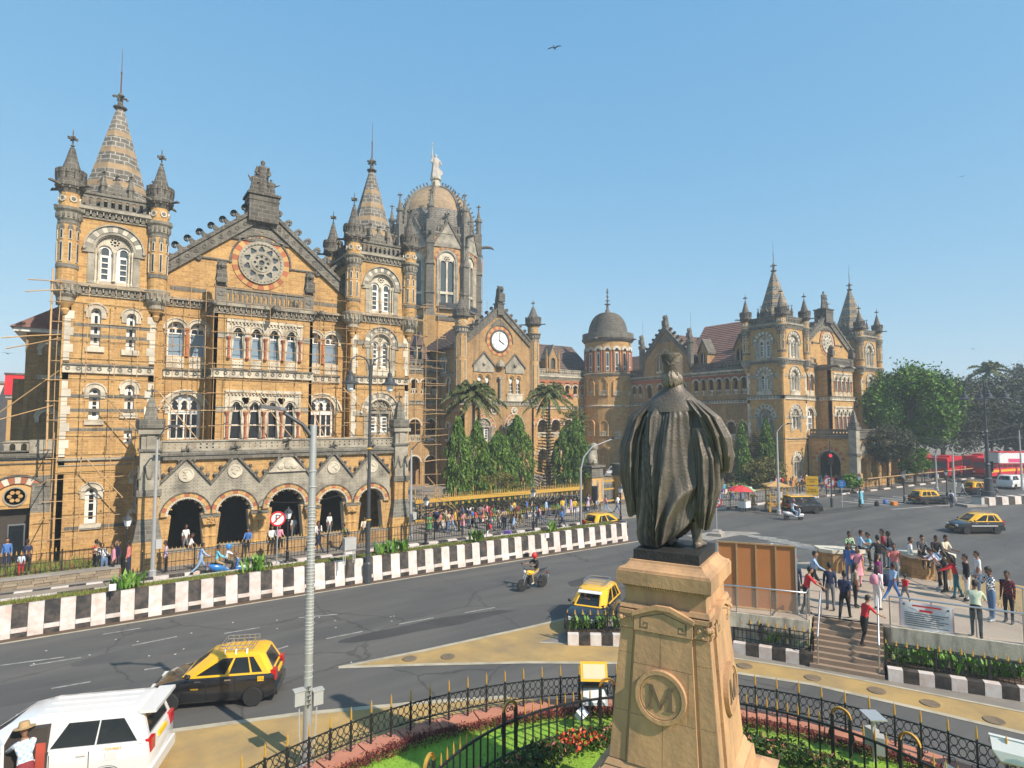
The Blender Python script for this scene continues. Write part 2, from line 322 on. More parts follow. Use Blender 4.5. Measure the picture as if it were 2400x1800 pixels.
# ------------------------------------------------------------ ground, roads, pavements
def sheet(name, P, z, m, **k):
 pts = [Vector((p[0], p[1])) for p in P]; n = len(pts)
 r = delaunay_2d_cdt(pts, [(i, (i+1) % n) for i in range(n)], [], 0, 1e-5); F = []
 for f in r[2]:
  if pip(sum((r[0][i] for i in f), Vector((0, 0)))/3, P):
   a, b_, c = (r[0][i] for i in f); F.append(tuple(f) if (b_-a).cross(c-a) > 0 else tuple(f)[::-1])
 return MB().add([(p.x, p.y, z) for p in r[0]], F).build(name, m, kind=k.get('kind', 'structure'))
def strip(P, wd):
 P = [Vector((p[0], p[1])) for p in P]; L = []; R = []
 for i, p in enumerate(P):
  t = (P[min(i+1, len(P)-1)]-P[max(i-1, 0)]).normalized(); nn = Vector((-t.y, t.x))*wd/2; L.append(tuple(p+nn)); R.append(tuple(p-nn))
 return L+R[::-1]
GND = mat('dusty_ground', (.20, .17, .13), .95, var=.25, scale=.5)
sheet('ground', [(-1500, -300), (2500, -300), (2500, 3000), (-1500, 3000)], -.03, GND)
sheet('road', [(-120, -40), (420, -40), (420, 38.1), (-120, 38.1)], 0, ASP)
MB().box(-6, 38.35, -.02, 46, 45.3, .13).build('pavement', PVM, kind='structure'); MB().box(46.3, 37.3, -.02, 122, 44.6, .13).build('pavement', PVM, kind='structure')
sheet('forecourt', [(21.5, 45.4), (73, 45.4), (73, 80), (21.5, 80)], .02, PVM)
MB().box(-8, 39.9, 0, 1.3, 45, .45).build('planted_strip', SO, kind='structure')
# kerb of the pavement, painted black and white
def kerb(pts, name, label, h=.16, wd=.3, seg=.75, zb=0):
 t = thing(name, label, 'kerb', (pts[0][0], pts[0][1], zb)); k = 0
 for (a, b) in zip(pts[:-1], pts[1:]):
  a, b = Vector(a), Vector(b); n = max(1, round((b-a).length/seg)); s = (b-a)/n; ang = atan2(s.y, s.x); L = s.length
  me = [memo(('kerb', round(L, 3), h, wd, m.name), lambda: MB().box(.006, -wd/2, 0, L-.006, wd/2, h).mesh('kerb_stone', m)) for m in (PW, PB)]
  for i in range(n):
   p = a+s*i; put('kerb_stone', me[k % 2], t, (p.x-pts[0][0], p.y-pts[0][1], random.uniform(-.012, .006)), ang); k += 1
 return t
kerb([(1.2, 38.2), (36.5, 38.2)], 'pavement_kerb', 'low worn black and white kerb along the near wing pavement')
kerb([(-9, 38.9), (1.2, 38.6)], 'pavement_kerb', 'low black and white kerb below the rough stone retaining wall at left')
kerb([(46.2, 37.1), (120, 34.7)], 'pavement_kerb', 'long pale kerb in front of the far station wing', seg=1.6)
# ------------------------------------------------------------ the tall black and white median wall
md = thing('median_wall', 'tall black and white painted median wall dividing the road', 'median', (-10.4, 31.4, 0))
n = 81; s = 42.1/n
def mblk(m, led):
 b = MB(); b.prism([(-.13, .36), (-.055, 1.25), (.16, 1.25), (.16, 0), (-.2, 0), (-.2, .2), (-.17, .36)], .004, s-.004, 0, Matrix(((0, 1, 0, 0), (1, 0, 0, 0), (0, 0, 1, 0), (0, 0, 0, 1))))
 if led: b.box(.004, -.22, .21, s-.004, -.125, .37, 1)
 return b.mesh('painted_block', [m, PW])
mw, mk = mblk(PW, False), mblk(PB, True)
for i in range(n): put('painted_block', mw if i % 2 == 0 else mk, md, (i*s, random.uniform(-.02, .02), random.uniform(-.015, .015)))
MB().box(0, .16, 0, 42.0, 1.15, 1.2).build('median_soil', SO, md)
b = MB()
for i in range(32): b.box(i*1.31+.01, 1.15+random.uniform(-.02, .02), 0, i*1.31+1.3, 1.38, .93+.3+random.uniform(-.02, .02), i % 2 if random.random() < .6 else 0)
b.build('back_kerb', [PW, PB], md, kind='stuff')
def tufts(name, area, n, h, m, z, label=None, cat=None, kind='stuff', wd=.012, parent=None):
 b = MB()
 for i in range(n):
  x, y = area(); a = random.uniform(0, 2*pi); q = h*random.uniform(.5, 1.2); dx, dy = cos(a)*wd, sin(a)*wd; l = random.uniform(-.5, .5)*q; l2 = random.uniform(-.5, .5)*q
  b.add([(x-dx, y-dy, z), (x+dx, y+dy, z), (x+l, y+l2, z+q)], [(0, 1, 2)])
 return b.build(name, m, parent, kind=kind, label=label, cat=cat)
LFG = mat('young_grass', (.16, .21, .035), .8, var=.4, scale=3, rnd=.1)
tufts('median_grass', lambda: (random.uniform(-10, 31), 31.6+random.betavariate(2, 2)*.9), 9000, .16, LFG, 1.19, 'thin yellowing grass on top of the striped median wall', 'grass', wd=.02)
dst = strip([(-11, 31.05), (32, 30.95)], .34); sheet('gutter', dst, .004, SOD)
sheet('edge_line', strip([(-11, 30.75), (14, 30.7), (32.5, 30.6)], .16), .004, LNY)
# lane dashes
for pts in ([(0, 1560), (150, 1540)], [(240, 1487), (330, 1472)], [(310, 1513), (415, 1492)], [(70, 1560), (190, 1541)], [(120, 1614), (212, 1598)], [(525, 1485), (608, 1471)], [(633, 1528), (675, 1514)], [(765, 1497), (850, 1480)], [(935, 1463), (1016, 1448)], [(1090, 1436), (1160, 1424)], [(700, 1448), (790, 1440)], [(338, 1570), (390, 1562)]):
 sheet('lane_mark', strip([G(*p) for p in pts], .10), .005, LN)
for k in range(9):                                              # worn crossing bars
 a = G(1730+k*24, 1252+k*5); sheet('crossing_bar', strip([a, a+Vector((.9, -2.6, 0))], .45), .005, LN)
for k in range(10):
 a = Vector((66+k*2.2, 33.4-k*.35, 0)); sheet('crossing_bar', strip([a, a+Vector((1.0, -4.5, 0))], .6), .005, LN)
sheet('stop_line', strip([(64, 27.5), (82, 23.0)], .4), .005, LN)
PT = mat('asphalt_patch', (.045, .044, .043), .85, var=.25, scale=.8, bump=.25, bscale=90, dirt=(.085, .08, .07), dscale=.5); PT2 = mat('worn_asphalt', (.092, .089, .083), .7, var=.2, scale=.5, bump=.2, bscale=90, dirt=(.06, .058, .055), dscale=.35, damt=.8)
for k, (x, y, l, w_, m_) in enumerate(((4, 26.6, 9, 1.6, 1), (18, 27.6, 13, 1.3, 1), (-2, 23.4, 10, 1.3, 1), (12, 23.2, 8, 1.2, 0), (22, 24.6, 3, 1.5, 0), (34, 30, 12, 2.2, 1), (48, 26, 14, 2.5, 1), (60, 30, 10, 2, 0), (6, 34.6, 14, .9, 1), (22, 35.6, 10, .8, 0), (16.5, 11.2, 2.5, .8, 1))):
 rs_ = random.Random(k); sheet('road_patch', [(x+l*cos(q)*rs_.uniform(.42, .56), y+w_*sin(q)*rs_.uniform(.35, .6)-(.03*l*cos(q))) for q in [2*pi*i/14 for i in range(14)]], .0025+.0001*k, PT2 if m_ else PT)
# yellow paved islands with pale edges
isl = [(7.2, 21.1), (9.8, 19.6), (12.9, 17.7), (15.4, 15.9), (18.2, 13), (19.5, 11), (20.5, 8.3), (21.3, 6), (22.3, 2), (40, 2), (40, 14), (33, 19), (24, 20.5), (15.1, 20.6), (10.4, 20.8)]
sheet('yellow_island', isl, .008, YP)
sheet('island_edge', strip(isl[0:9], .2), .012, LNY); sheet('island_edge', strip([(7.2, 21.1), (10.4, 20.8), (15.1, 20.6), (24, 20.5)], .2), .0125, LNY)
inn = [(14.4, 19), (16.6, 16.9), (19.3, 13.7), (20.6, 11.5), (22.9, 6.2), (24, 3), (30, 3), (36, 12), (33, 17), (26, 19.5), (15.9, 19.3)]
sheet('island_pavement', inn, .015, PVM); sheet('island_edge', strip(inn[:6], .12), .019, LNY)
for p in ((960, 1545), (1050, 1540), (1745, 1562), (1905, 1590), (2055, 1620), (2180, 1650), (2330, 1690)):
 c = G(*p); MB().lathe([(.27, .008), (.26, .022), (0, .022)], 14).build('manhole_cover', mat('iron_cover', (.17, .13, .085), .8, .2, dirt=(.3, .2, .1), dscale=3) if 'iron_cover' not in MATS else MATS['iron_cover'], None, (c.x, c.y, .012), kind='structure')
yl = [(-14, 22.2), (-3, 20.6), (2, 19.5), (5.1, 18.5), (8.6, 17), (10.8, 15.9), (11.8, 14.8), (9, 13), (0, 9), (-14, 9)]
sheet('yellow_verge', yl, .006, YP); sheet('verge_edge', strip(yl[0:6], .22), .010, LNY)
for k in range(26):                                            # litter specks on the carriageway
 p = G(random.uniform(20, 1100), random.uniform(1420, 1560));
 if p.y < 30.5 and p.y > 20.5: MB().box(-.035, -.02, 0, .035, .02, .008).build('litter_scrap', PW, None, (p.x, p.y, .004), random.uniform(0, 3), kind='structure')
# ------------------------------------------------------------ raised plaza with steps
dk = [(18.3, 16.1), (20.0, 14.15), (21.3, 12.05), (22.2, 12.4), (23.15, 10.35), (23.1, 10.1), (24.7, 6.9), (26.5, 4.2), (31.6, 12.1), (34.5, 12.2), (31.5, 16.6), (28.0, 18.2), (20.0, 18.0)]
pz = thing('plaza_deck', 'raised stone paved plaza with concrete walls and broad steps beside the statue', 'plaza', (24, 13, 0))
TILE = masonry('plaza_paving', (.36, .29, .22), (.32, .26, .195), (.22, .18, .14), .6, .6, stain=(.22, .17, .125), samt=.5, msize=.01)
DW = mat('stained_concrete', (.46, .42, .33), .9, var=.15, scale=4, bump=.2, bscale=20, dirt=(.12, .105, .08), dscale=1.5, damt=.8, vary_z=(2.5, 2.5, .5))
MB().slab([(x-24, y-13) for x, y in dk], .02, 1.35, 0, 1).build('deck', [DW, mat('plaza_stone', (.40, .32, .24), .85, var=.12, scale=1.2, dirt=(.25, .19, .14), dscale=.4, damt=.5)], pz)
for (a, b) in (((18.3, 16.1), (20.0, 14.15)), ((20.0, 14.15), (21.3, 12.05)), ((23.1, 10.1), (24.7, 6.9)), ((24.7, 6.9), (26.5, 4.2))):
 P = strip([a, b], .16); MB().slab([(x-24, y-13) for x, y in P], .9, 1.42).build('parapet_coping', DW, pz)
top0, top1, bot0, bot1 = Vector((22.25, 12.35)), Vector((23.2, 10.4)), Vector((20.75, 11.75)), Vector((21.75, 9.75))
STEP = mat('step_stone', (.30, .215, .15), .85, var=.18, scale=2.5, dirt=(.17, .12, .085), dscale=.9, damt=.5, rnd=.08)
for i in range(9):
 q = i/9; a, b = bot0.lerp(top0, q), bot1.lerp(top1, q); c, d = top1+Vector((.1, .05)), top0+Vector((.1, .05))
 P = [a, b, d if False else c, d]; MB().slab([(p.x-24, p.y-13) for p in P], .0, .15*(i+1)).build('step', STEP, pz)
for (x, y, rz, w_, d_) in ((29.9, 15.2, -.75, 1.9, 1.0), (32.2, 12.3, -.6, 2.0, 1.15)):  # stone piers people sit on
 t = thing('stone_pier', 'hexagonal plaza stone pier, ' + ('the left one under one seated man' if w_ < 2 else 'the right one under three seated boys'), 'pier', (x, y, 1.35), rz)
 P = [(-w_/2, -d_*.2), (-w_*.28, -d_/2), (w_*.28, -d_/2), (w_/2, -d_*.2), (w_/2, d_/2), (-w_/2, d_/2)]
 MB().slab(P, 0, .92).build('pier_body', masonry('pier_stone', (.40, .24, .11), (.33, .19, .08), (.22, .14, .08), .5, .3) if 'pier_stone' not in MATS else MATS['pier_stone'], t); MB().slab([(px*1.09, py*1.12) for px, py in P], .92, 1.08).build('slab_top', WV, t)
# steel and glass railings on the plaza
GLS = clear('rail_glass', (.45, .5, .48), .1)
def rail(pts, label, z=1.35, h=1.0, gl=True, pitch=1.15, slope=None):
 t = thing('glass_railing', label, 'railing', (pts[0][0], pts[0][1], z)); o = Vector((pts[0][0], pts[0][1], 0)); zs = slope or [0]*len(pts)
 P = [Vector((p[0], p[1], zz))-o for p, zz in zip(pts, zs)]
 MB().tube([p+Vector((0, 0, h)) for p in P], .032, 8).build('handrail', STL, t, smooth=60)
 for a, b in zip(P[:-1], P[1:]):
  n = max(1, round((b-a).length/pitch))
  for i in range(n+1 if b is P[-1] else n):
   p = a.lerp(b, i/n); MB().tube([(0, 0, 0), (0, 0, h)], .025, 8).build('rail_post', STL, t, p, smooth=60)
   if gl and i < n:
    q = a.lerp(b, (i+1)/n); u = (q-a.lerp(b, i/n)); k = u.normalized()*.05; nn = Vector((-u.y, u.x, 0)).normalized()*.006
    A, B = k, u-k; MB().add([A-nn+Vector((0, 0, .1)), B-nn+Vector((0, 0, .1)), B-nn+Vector((0, 0, h-.1)), A-nn+Vector((0, 0, h-.1)), A+nn+Vector((0, 0, .1)), B+nn+Vector((0, 0, .1)), B+nn+Vector((0, 0, h-.1)), A+nn+Vector((0, 0, h-.1))], [(0, 1, 2, 3), (7, 6, 5, 4), (3, 2, 6, 7)]).build('glass_panel', GLS, t, p)
 return t
rail([(18.35, 15.95), (20.0, 14.1), (21.25, 12.1), (21.9, 12.35)], 'steel and glass railing in front of the brown boarding', 1.4)
rail([(23.3, 10.2), (24.75, 6.85), (26.4, 4.3)], 'steel and glass railing holding the cloth banner, right of the steps', 1.4)
rail([(22.35, 12.15), (20.95, 11.55)], 'sloping steel handrail at the left side of the steps', 0.0, .95, False, 1.5, [1.35, .12])
rail([(23.1, 10.5), (21.85, 9.95)], 'sloping steel handrail at the right side of the steps, by the boy in red', 0.0, .95, False, 1.5, [1.35, .12])
rail([(24.5, 18.0), (28.5, 17.9), (29.0, 15.9)], 'far glass railing between the brown boarding and the first stone pier', 1.35)
rail([(30.6, 15.2), (32.0, 14.4), (32.4, 13.2)], 'short glass railing between the two stone piers', 1.35)
rail([(31.3, 11.7), (29.3, 9.0), (26.6, 4.6)], 'long railing along the far right edge of the plaza', 1.35)
# ------------------------------------------------------------ station building pieces
def pane(fr, win, poly, y, m): fr.add(MB().add([(x, 0, z) for x, z in poly], [tuple(range(len(poly)))]), 'pane', m, w=y, parent=win)
def grid_panes(x0, z0, x1, z1, nx, nz, g=.05):
 w, h = (x1-x0-g*(nx+1))/nx, (z1-z0-g*(nz+1))/nz
 return [rect(x0+g+i*(w+g), z0+g+j*(h+g), x0+g+i*(w+g)+w, z0+g+j*(h+g)+h) for i in range(nx) for j in range(nz)]
def hood(fr, u, v, wd, h, thick=.26, m=None, sill=True, y=-.07):
 """raised stone surround of a round-headed opening"""
 m = m or WS; zs = h-wd/2
 def f():
  b = MB(); b.plate(arch(0, -.0, wd+2*thick, zs), [arch(0, -.0, wd, zs)], y, .05) if False else None
  o = arch(0, zs-.35, wd+2*thick, zs); i = arch(0, zs-.35, wd, zs)
  P = [(wd/2+thick, zs-.35)]+o[2:]+[(-wd/2-thick, zs-.35), (-wd/2, zs-.35)]+i[2:][::-1]+[(wd/2, zs-.35)]
  b.plate(P, [], y, .02)
  b.arc(0, zs, wd/2+thick, wd/2+thick+.07, 0, pi, 10, y-.06, .02)
  return b.mesh('window_surround', m)
 fr.add(memo(('hood', wd, h, thick, m.name), f), 'window_surround', None, u, v)
 if sill: fr.add(memo(('sill', wd, m.name), lambda: MB().box(-wd/2-.22, -.12, -.32, wd/2+.22, .05, 0).mesh('window_sill', m)), 'window_sill', None, u, v)
def lancet(fr, u, v, wd, h, hd=True, m=None, gm=None):
 zs = h-wd/2
 def f():
  b = MB(); o = arch(0, 0, wd, zs)
  hs = [circ(0, zs+.06, wd*.2, 8)]+grid_panes(-wd*.28, h*.08, wd*.28, zs-.12, 1, 3 if h > 2 else 2, .06)
  return b.plate(o, hs, .2, .3).mesh('window', WP)
 wi = fr.add(memo(('lan', wd, h), f), 'window', None, u, v)
 pane(fr, wi, rect(-wd*.4, .02, wd*.4, zs+wd*.35), .28, gm or GD)
 if hd: hood(fr, u, v, wd, h)
def lancet_hole(u, v, wd, h): return arch(u, v, wd, v+h-wd/2)
def vouss(fr, u, v, r0, r1, a0, a1, n, mats, y0=-.06, y1=.03, parent=None, gap=.006):
 da = (a1-a0)/n
 for i in range(n):
  m = mats[i % len(mats)]
  me = memo(('vs', r0, r1, round(da, 4), y0, m.name), lambda: MB().arc(0, 0, r0, r1, gap/r1, da-gap/r1, 2, y0, y1).mesh('voussoir', m))
  a = a0+da*i
  fr.add(me, 'voussoir', None, u, v, 0, ry=-a)
def ring_striped(fr, u, v, r0, r1, a0, a1, n, mats, y0=-.06, y1=.02):
 def f():
  b = MB()
  for i in range(n): b.arc(0, 0, r0, r1, a0+(a1-a0)*i/n, a0+(a1-a0)*(i+1)/n, 1, y0, y1, i % len(mats))
  return b.mesh('arch_ring', mats)
 fr.add(memo(('rs', r0, r1, a0, a1, n, mats[0].name), f), 'arch_ring', None, u, v, kind='stuff')
def twolight(fr, u, v, wd, H, fine=True, tymp=False, vm=None, gm=None):
 """big round-arched window of two lights under a wheel, in a striped arch"""
 R = wd/2; zs = H-R
 def f():
  b = MB(); o = arch(0, 0, wd, zs); lw = wd*.36
  hs = [arch(s*wd*.24, .25, lw, zs-.05, 'r', 8) for s in (-1, 1)]
  if not tymp: hs += [circ(0, zs+R*.55, R*.09, 8)]+[circ(0+R*.2*cos(a), zs+R*.55+R*.2*sin(a), R*.065, 6) for a in [2*pi*i/8 for i in range(8)]]
  b.plate(o, hs, .22, .42)
  for s in (-1, 1):
   for dx in (0, .16): b.lathe([(.10, 0), (.10, .15), (.06, .2), (.06, zs-.35), (.11, zs-.15), (.11, zs)], 6, s*(R-.06-dx), .06+dx*.5)
  b.lathe([(.12, .25), (.08, .35), (.08, zs-.4), (.14, zs-.15), (.14, zs-.05)], 6, 0, .16)
  if tymp:
   for k in range(26):
    a = random.uniform(.15, pi-.15); r = R*random.uniform(.15, .8); b.ball((r*cos(a), .2, zs+.08+r*sin(a)*.9), .09, 6)
   b.box(-R, .05, zs-.12, R, .22, zs+.06)
  return b.mesh('window_tracery', CS if tymp else WS)
 t = fr.add(memo(('twl', wd, H, tymp), f), 'window_tracery', None, u, v, kind='stuff')
 def g():
  b = MB(); lw = wd*.36
  return b.plate(arch(0, .25, lw, zs-.05, 'r', 8), [arch(0, zs-.3, lw*.55, zs-.02, 'r', 6)]+grid_panes(-lw*.32, .3, lw*.32, zs-.38, 1, 4, .07), .32, .4).mesh('window', WP)
 for s in (-1, 1):
  wi = fr.add(memo(('twf', wd, H), g), 'window', None, u+s*wd*.24, v)
  pane(fr, wi, rect(-wd*.17, .27, wd*.17, zs+wd*.14), .385, gm or GG)
 if not tymp: pane(fr, t, circ(0, zs+R*.55, R*.3, 10), .39, GG)
 def ir():
  b = MB(); b.arc(0, 0, R-.02, R+.12, 0, pi, 16, -.03, .2)
  for k in range(22):
   a = pi*(k+.5)/22; b.ball(((R-.06)*cos(a), .06, (R-.06)*sin(a)), .055, 5)
  b.arc(0, 0, R+.50, R+.58, 0, pi, 18, -.15, .02)
  for s in (-1, 1): b.ball((s*(R+.54), -.12, -.06), .13, 6)
  return b.mesh('arch_moulding', WS if tymp else CS)
 fr.add(memo(('iring', R, tymp), ir), 'arch_moulding', None, u, v+zs, kind='stuff')
 if fine: vouss(fr, u, v+zs, R+.13, R+.49, 0, pi, 15, vm or [GV, WV])
 else: ring_striped(fr, u, v+zs, R+.13, R+.49, 0, pi, 15, vm or [GV, WV])
 fr.add(memo(('imp', R), lambda: MB().box(-R-.62, -.12, -.3, -R-.02, .06, 0).box(R+.02, -.12, -.3, R+.62, .06, 0).box(-R-.35, -.05, -zs, -R+.0, .04, -.3).box(R, -.05, -zs, R+.35, .04, -.3).mesh('impost', CS)), 'impost', None, u, v+zs, kind='stuff')
def cornice(fr, u0, u1, v, h=.62, m=None, corb=True, out=.28, ends=0):
 """projecting cornice over a row of small corbel arches"""
 L = u1-u0; m = m or CS
 def f():
  b = MB(); b.box(0, -out, h*.72, L, .02, h).box(0, -out*.6, h*.6, L, .02, h*.72).box(0, -out*.35, 0, L, .02, h*.12)
  if corb:
   n = max(2, int(L/.32)); s = L/n
   for i in range(n): b.prism([(i*s+s*.18, h*.12), (i*s+s*.82, h*.12), (i*s+s*.82, h*.42), (i*s+s*.5, h*.58), (i*s+s*.18, h*.42)], -out*.5, .02, 1); b.box(i*s-s*.1, -out*.75, h*.3, i*s+s*.1, .02, h*.6)
  return b.mesh('cornice', [m, GS])
 fr.add(f(), 'cornice', None, u0, v, kind='stuff')
def dotband(fr, u0, u1, v, h=.42, m=None):
 L = u1-u0
 b = MB().box(0, -.1, 0, L, .02, h).box(0, -.2, h, L, .02, h+.1, 1).box(0, -.14, -.07, L, .02, 0, 0)
 n = max(2, int(L/.47)); s = L/n
 for i in range(n): b.arc((i+.5)*s, h*.5, .06, .13, 0, 2*pi, 8, -.13, -.09, 1)
 fr.add(b, 'string_course', [m or WS, GS], u0, v, kind='stuff')
def balustrade(fr, u0, u1, v, h, m=None, pitch=.42, thick=.16, kind='r', w=0, name='balustrade'):
 L = u1-u0; n = max(1, int(L/pitch)); s = L/n
 if kind == 'q': hs = [foil((i+.5)*s, h*(.30+.32*j), min(s, h*.3)*.36, 4, 2, pi/4) for i in range(n) for j in (0, 1)]
 elif kind == 'o': hs = [circ((i+.5)*s, h*.47, min(s, h)*.3, 8) for i in range(n)]
 else: hs = [arch((i+.5)*s, h*.16, s*.52, h*.58, 'r', 5) for i in range(n)]
 b = MB().plate(rect(0, 0, L, h*.86), hs, 0, thick, back=True).box(0, -.07, h*.86, L, thick+.07, h)
 b.box(0, -.05, -.02, L, thick+.05, h*.08)
 fr.add(b, name, m or GS, u0, v, w)
def finial(b, x, y, z, h, r=.09, mi=0):
 b.lathe([(r, z), (r*.7, z+h*.1), (r*1.6, z+h*.16), (r*.6, z+h*.22), (r*.5, z+h*.45), (r*1.3, z+h*.62), (r*.45, z+h*.7), (r*.4, z+h*.9), (0, z+h)], 6, x, y, mi)
 for a in (0, pi/2): b.box(-r*3.6, -r*.6, z+h*.46, r*3.6, r*.6, z+h*.58, mi, Matrix.Translation((x, y, 0)) @ Matrix.Rotation(a+.4, 4, 'Z'))
def turret(fr, u, w, z0=15.2, z1=16.9, zr=21.3, r=.55, gap=True):
 k = (zr-z1)/4.4
 def corb():
  b = MB(); b.lathe([(.12, z0-.25), (.22, z0), (.18, z0+.1), (r*.72, z0+.45), (r*.8, z0+.5), (r*.8, z0+.72), (r*1.08, z0+.9), (r*1.12, z0+1.0), (r*1.15, z0+1.25), (r*1.35, z0+1.5), (r*1.4, z0+1.62), (r*1.05, z1)], 14, ms=[0]*4+[1]*8)
  for i in range(14): a = 2*pi*i/14; b.box(-.05, -.07, z0+1.05, .05, .07, z0+1.45, 1, Matrix.Rotation(a, 4, 'Z') @ Matrix.Translation((0, -r*1.2, 0)))
  return b.mesh('turret_corbel', [BS, CS])
 def shaft():
  b = MB(); b.lathe([(r*.98, z1), (r*.98, zr-.75)], 16)
  for i in range(8):
   M = Matrix.Rotation(2*pi*i/8+.2, 4, 'Z') @ Matrix.Translation((0, -r*.955, 0))
   for a, c in ((z1+1.1, z1+2.3*k), (z1+2.45*k, zr-1.35)):
    b.box(-.085, -.045, a, .085, .02, c, 1, M).box(-.045, -.06, a+.06, .045, .02, c-.06, 2, M)
   b.prism([(-.13, zr-1.35), (.13, zr-1.35), (.13, zr-1.15), (0, zr-.95), (-.13, zr-1.15)], -.05, .02, 3, M)
  b.lathe([(r*1.04, z1+.75), (r*1.04, z1+1.0)], 16, mi=3).lathe([(r*1.02, zr-1.0), (r*1.02, zr-.78)], 16, mi=3)
  return b.mesh('turret_shaft', [OC, WV, GD, GS])
 def ring():
  b = MB(); b.lathe([(r, zr-.78), (r*1.12, zr-.7), (r*1.12, zr-.3), (r*1.34, zr-.16), (r*1.4, zr-.02), (r*1.05, zr+.04)], 16)
  for i in range(16): b.box(-.05, -.05, zr-.62, .05, .05, zr-.34, 1, Matrix.Rotation(2*pi*i/16, 4, 'Z') @ Matrix.Translation((0, -r*1.14, 0)))
  return b.mesh('turret_cornice', [CS, GS])
 def drum():
  b = MB(); b.lathe([(r*.95, zr+.0), (r*.95, zr+.98)], 16)
  for i in range(6):
   M = Matrix.Rotation(2*pi*i/6+.35, 4, 'Z') @ Matrix.Translation((0, -r*.93, zr+.5))
   b.arc(0, 0, .12, .2, 0, 2*pi, 8, -.06, .02, 1, M); b.prism(foil(0, 0, .12, 4, 2, 0), -.04, .02, 2, M)
  return b.mesh('turret_drum', [OC, WV, GS])
 def crown():
  b = MB(); b.lathe([(r, zr+.9), (r*1.12, zr+1.1), (r*1.42, zr+1.28), (r*1.42, zr+1.4), (r*1.36, zr+1.42), (r*1.40, zr+2.1), (r*1.2, zr+2.15), (r*1.15, zr+2.0)], 12)
  for i in range(12):
   M = Matrix.Rotation(2*pi*(i+.5)/12, 4, 'Z') @ Matrix.Translation((0, -r*1.30, 0))
   b.box(-.15, -.06, zr+2.05, .15, .06, zr+2.3, 0, M); b.box(-.022, -.09, zr+1.75, .022, .02, zr+2.2, 1, M)
   b.box(-.04, -.08, zr+1.12, .04, .06, zr+1.34, 0, Matrix.Rotation(2*pi*i/12, 4, 'Z') @ Matrix.Translation((0, -r*1.2, 0)))
  for i in range(4):
   M = Matrix.Rotation(pi/4+pi*i/2, 4, 'Z') @ Matrix.Translation((0, -r*1.35, zr+1.3))
   b.loft([[(x*q+dx, -y, z*q+dz) for x, z in ((-.1, -.09), (.1, -.09), (.1, .09), (-.1, .09))] for y, q, dx, dz in ((0, 1, 0, 0), (.3, .8, 0, -.02), (.55, .9, 0, .02), (.72, .4, 0, .0))], 0) if False else b.tube([M @ Vector(p) for p in ((0, 0, 0), (0, -.28, 0), (0, -.5, .03), (0, -.68, -.03))], [.11, .08, .1, .04], 5)
  return b.mesh('turret_crown', [DS, INT])
 def cone():
  b = MB(); b.lathe([(r*1.12, zr+2.05), (r*.9, zr+2.35), (r*.52, zr+3.1), (r*.24, zr+3.75)], 12, mi=0)
  finial(b, 0, 0, zr+3.7, 1.25, .075); return b.mesh('turret_spire', [DS])
 for n, fn in (('turret_corbel', corb), ('turret_shaft', shaft), ('turret_cornice', ring), ('turret_drum', drum), ('turret_crown', crown), ('turret_spire', cone)):
  fr.add(memo((n, z0, z1, zr, r), fn), n, None, u, 0, w, kind='stuff' if n not in ('turret_spire',) else None)
def spire(fr, u, w, zb, zt, rb, rodtop):
 """octagonal spire built of courses, with buff bands, dormers and corner pinnacles"""
 n = 19; hgt = zt-zb
 bands = {2, 5, 8, 11, 14}
 for j in range(n):
  a, c = j/n, (j+1)/n
  r0, r1 = rb*(1-a)+.24*a, rb*(1-c)+.24*c
  fr.add(MB().lathe([(r0, zb+hgt*a), (r1+.012, zb+hgt*c-.02), (r1, zb+hgt*c)], 8, ph=pi/8), 'spire_course', SPB if j in bands else SPD, u, 0, w)
 b = MB().lathe([(.34, zt-.9), (.36, zt-.6), (.28, zt-.5), (.22, zt), (.38, zt+.12), (.42, zt+.2), (.17, zt+.3), (.14, zt+.8), (.2, zt+1.0), (.1, zt+1.2)], 8)
 for i in range(4):
  M = Matrix.Rotation(pi/2*i+.3, 4, 'Z'); b.tube([M @ Vector(p) for p in ((.1, 0, zt+.85), (.34, 0, zt+.92), (.42, 0, zt+.82))], [.08, .07, .1], 5)
 fr.add(b, 'finial', DS, u, 0, w, kind='stuff')
 b = MB().tube([(0, 0, zt+1.1), (0, 0, zt+2.6)], [.055, .045], 6).tube([(0, 0, zt+2.6), (0, 0, rodtop)], [.03, .012], 5).ball((0, 0, zt+2.6), .07)
 fr.add(b, 'spire_rod', mat('rod_iron', (.12, .06, .05), .6) if 'rod_iron' not in MATS else MATS['rod_iron'], u, 0, w, kind='stuff')
 def dormer():
  b = MB(); b.plate([(-.55, 0), (.55, 0), (.55, 1.5), (0, 2.35), (-.55, 1.5)], [arch(s*.17, .25, .26, 1.25, 'p', 6) for s in (-1, 1)], 0, .12)
  b.prism([(-.5, 0), (.5, 0), (.5, 1.5), (0, 2.3), (-.5, 1.5)], .12, 1.1)
  b.box(-.36, .1, .2, .36, .12, 1.5, 1)
  for s in (-1, 1):
   b.lathe([(.17, 0), (.17, 1.75), (.22, 1.8), (.19, 1.95), (.05, 2.55)], 6, s*.72, .05); finial(b, s*.72, .05, 2.5, .45, .05)
  finial(b, 0, .1, 2.3, .6, .055)
  return b.mesh('spire_dormer', [GS, WV])
 for i in range(4):
  me = memo('dormer', dormer); d = rb*.93-.32
  o = fr.add(me, 'spire_dormer', None, u, zb, w, kind='stuff'); a = pi/2*i
  o.location = Vector(fr.at(u, zb, w))+Matrix.Rotation(fr.rz+a, 3, 'Z') @ Vector((0, -d, 0)); o.rotation_euler.z = fr.rz+a
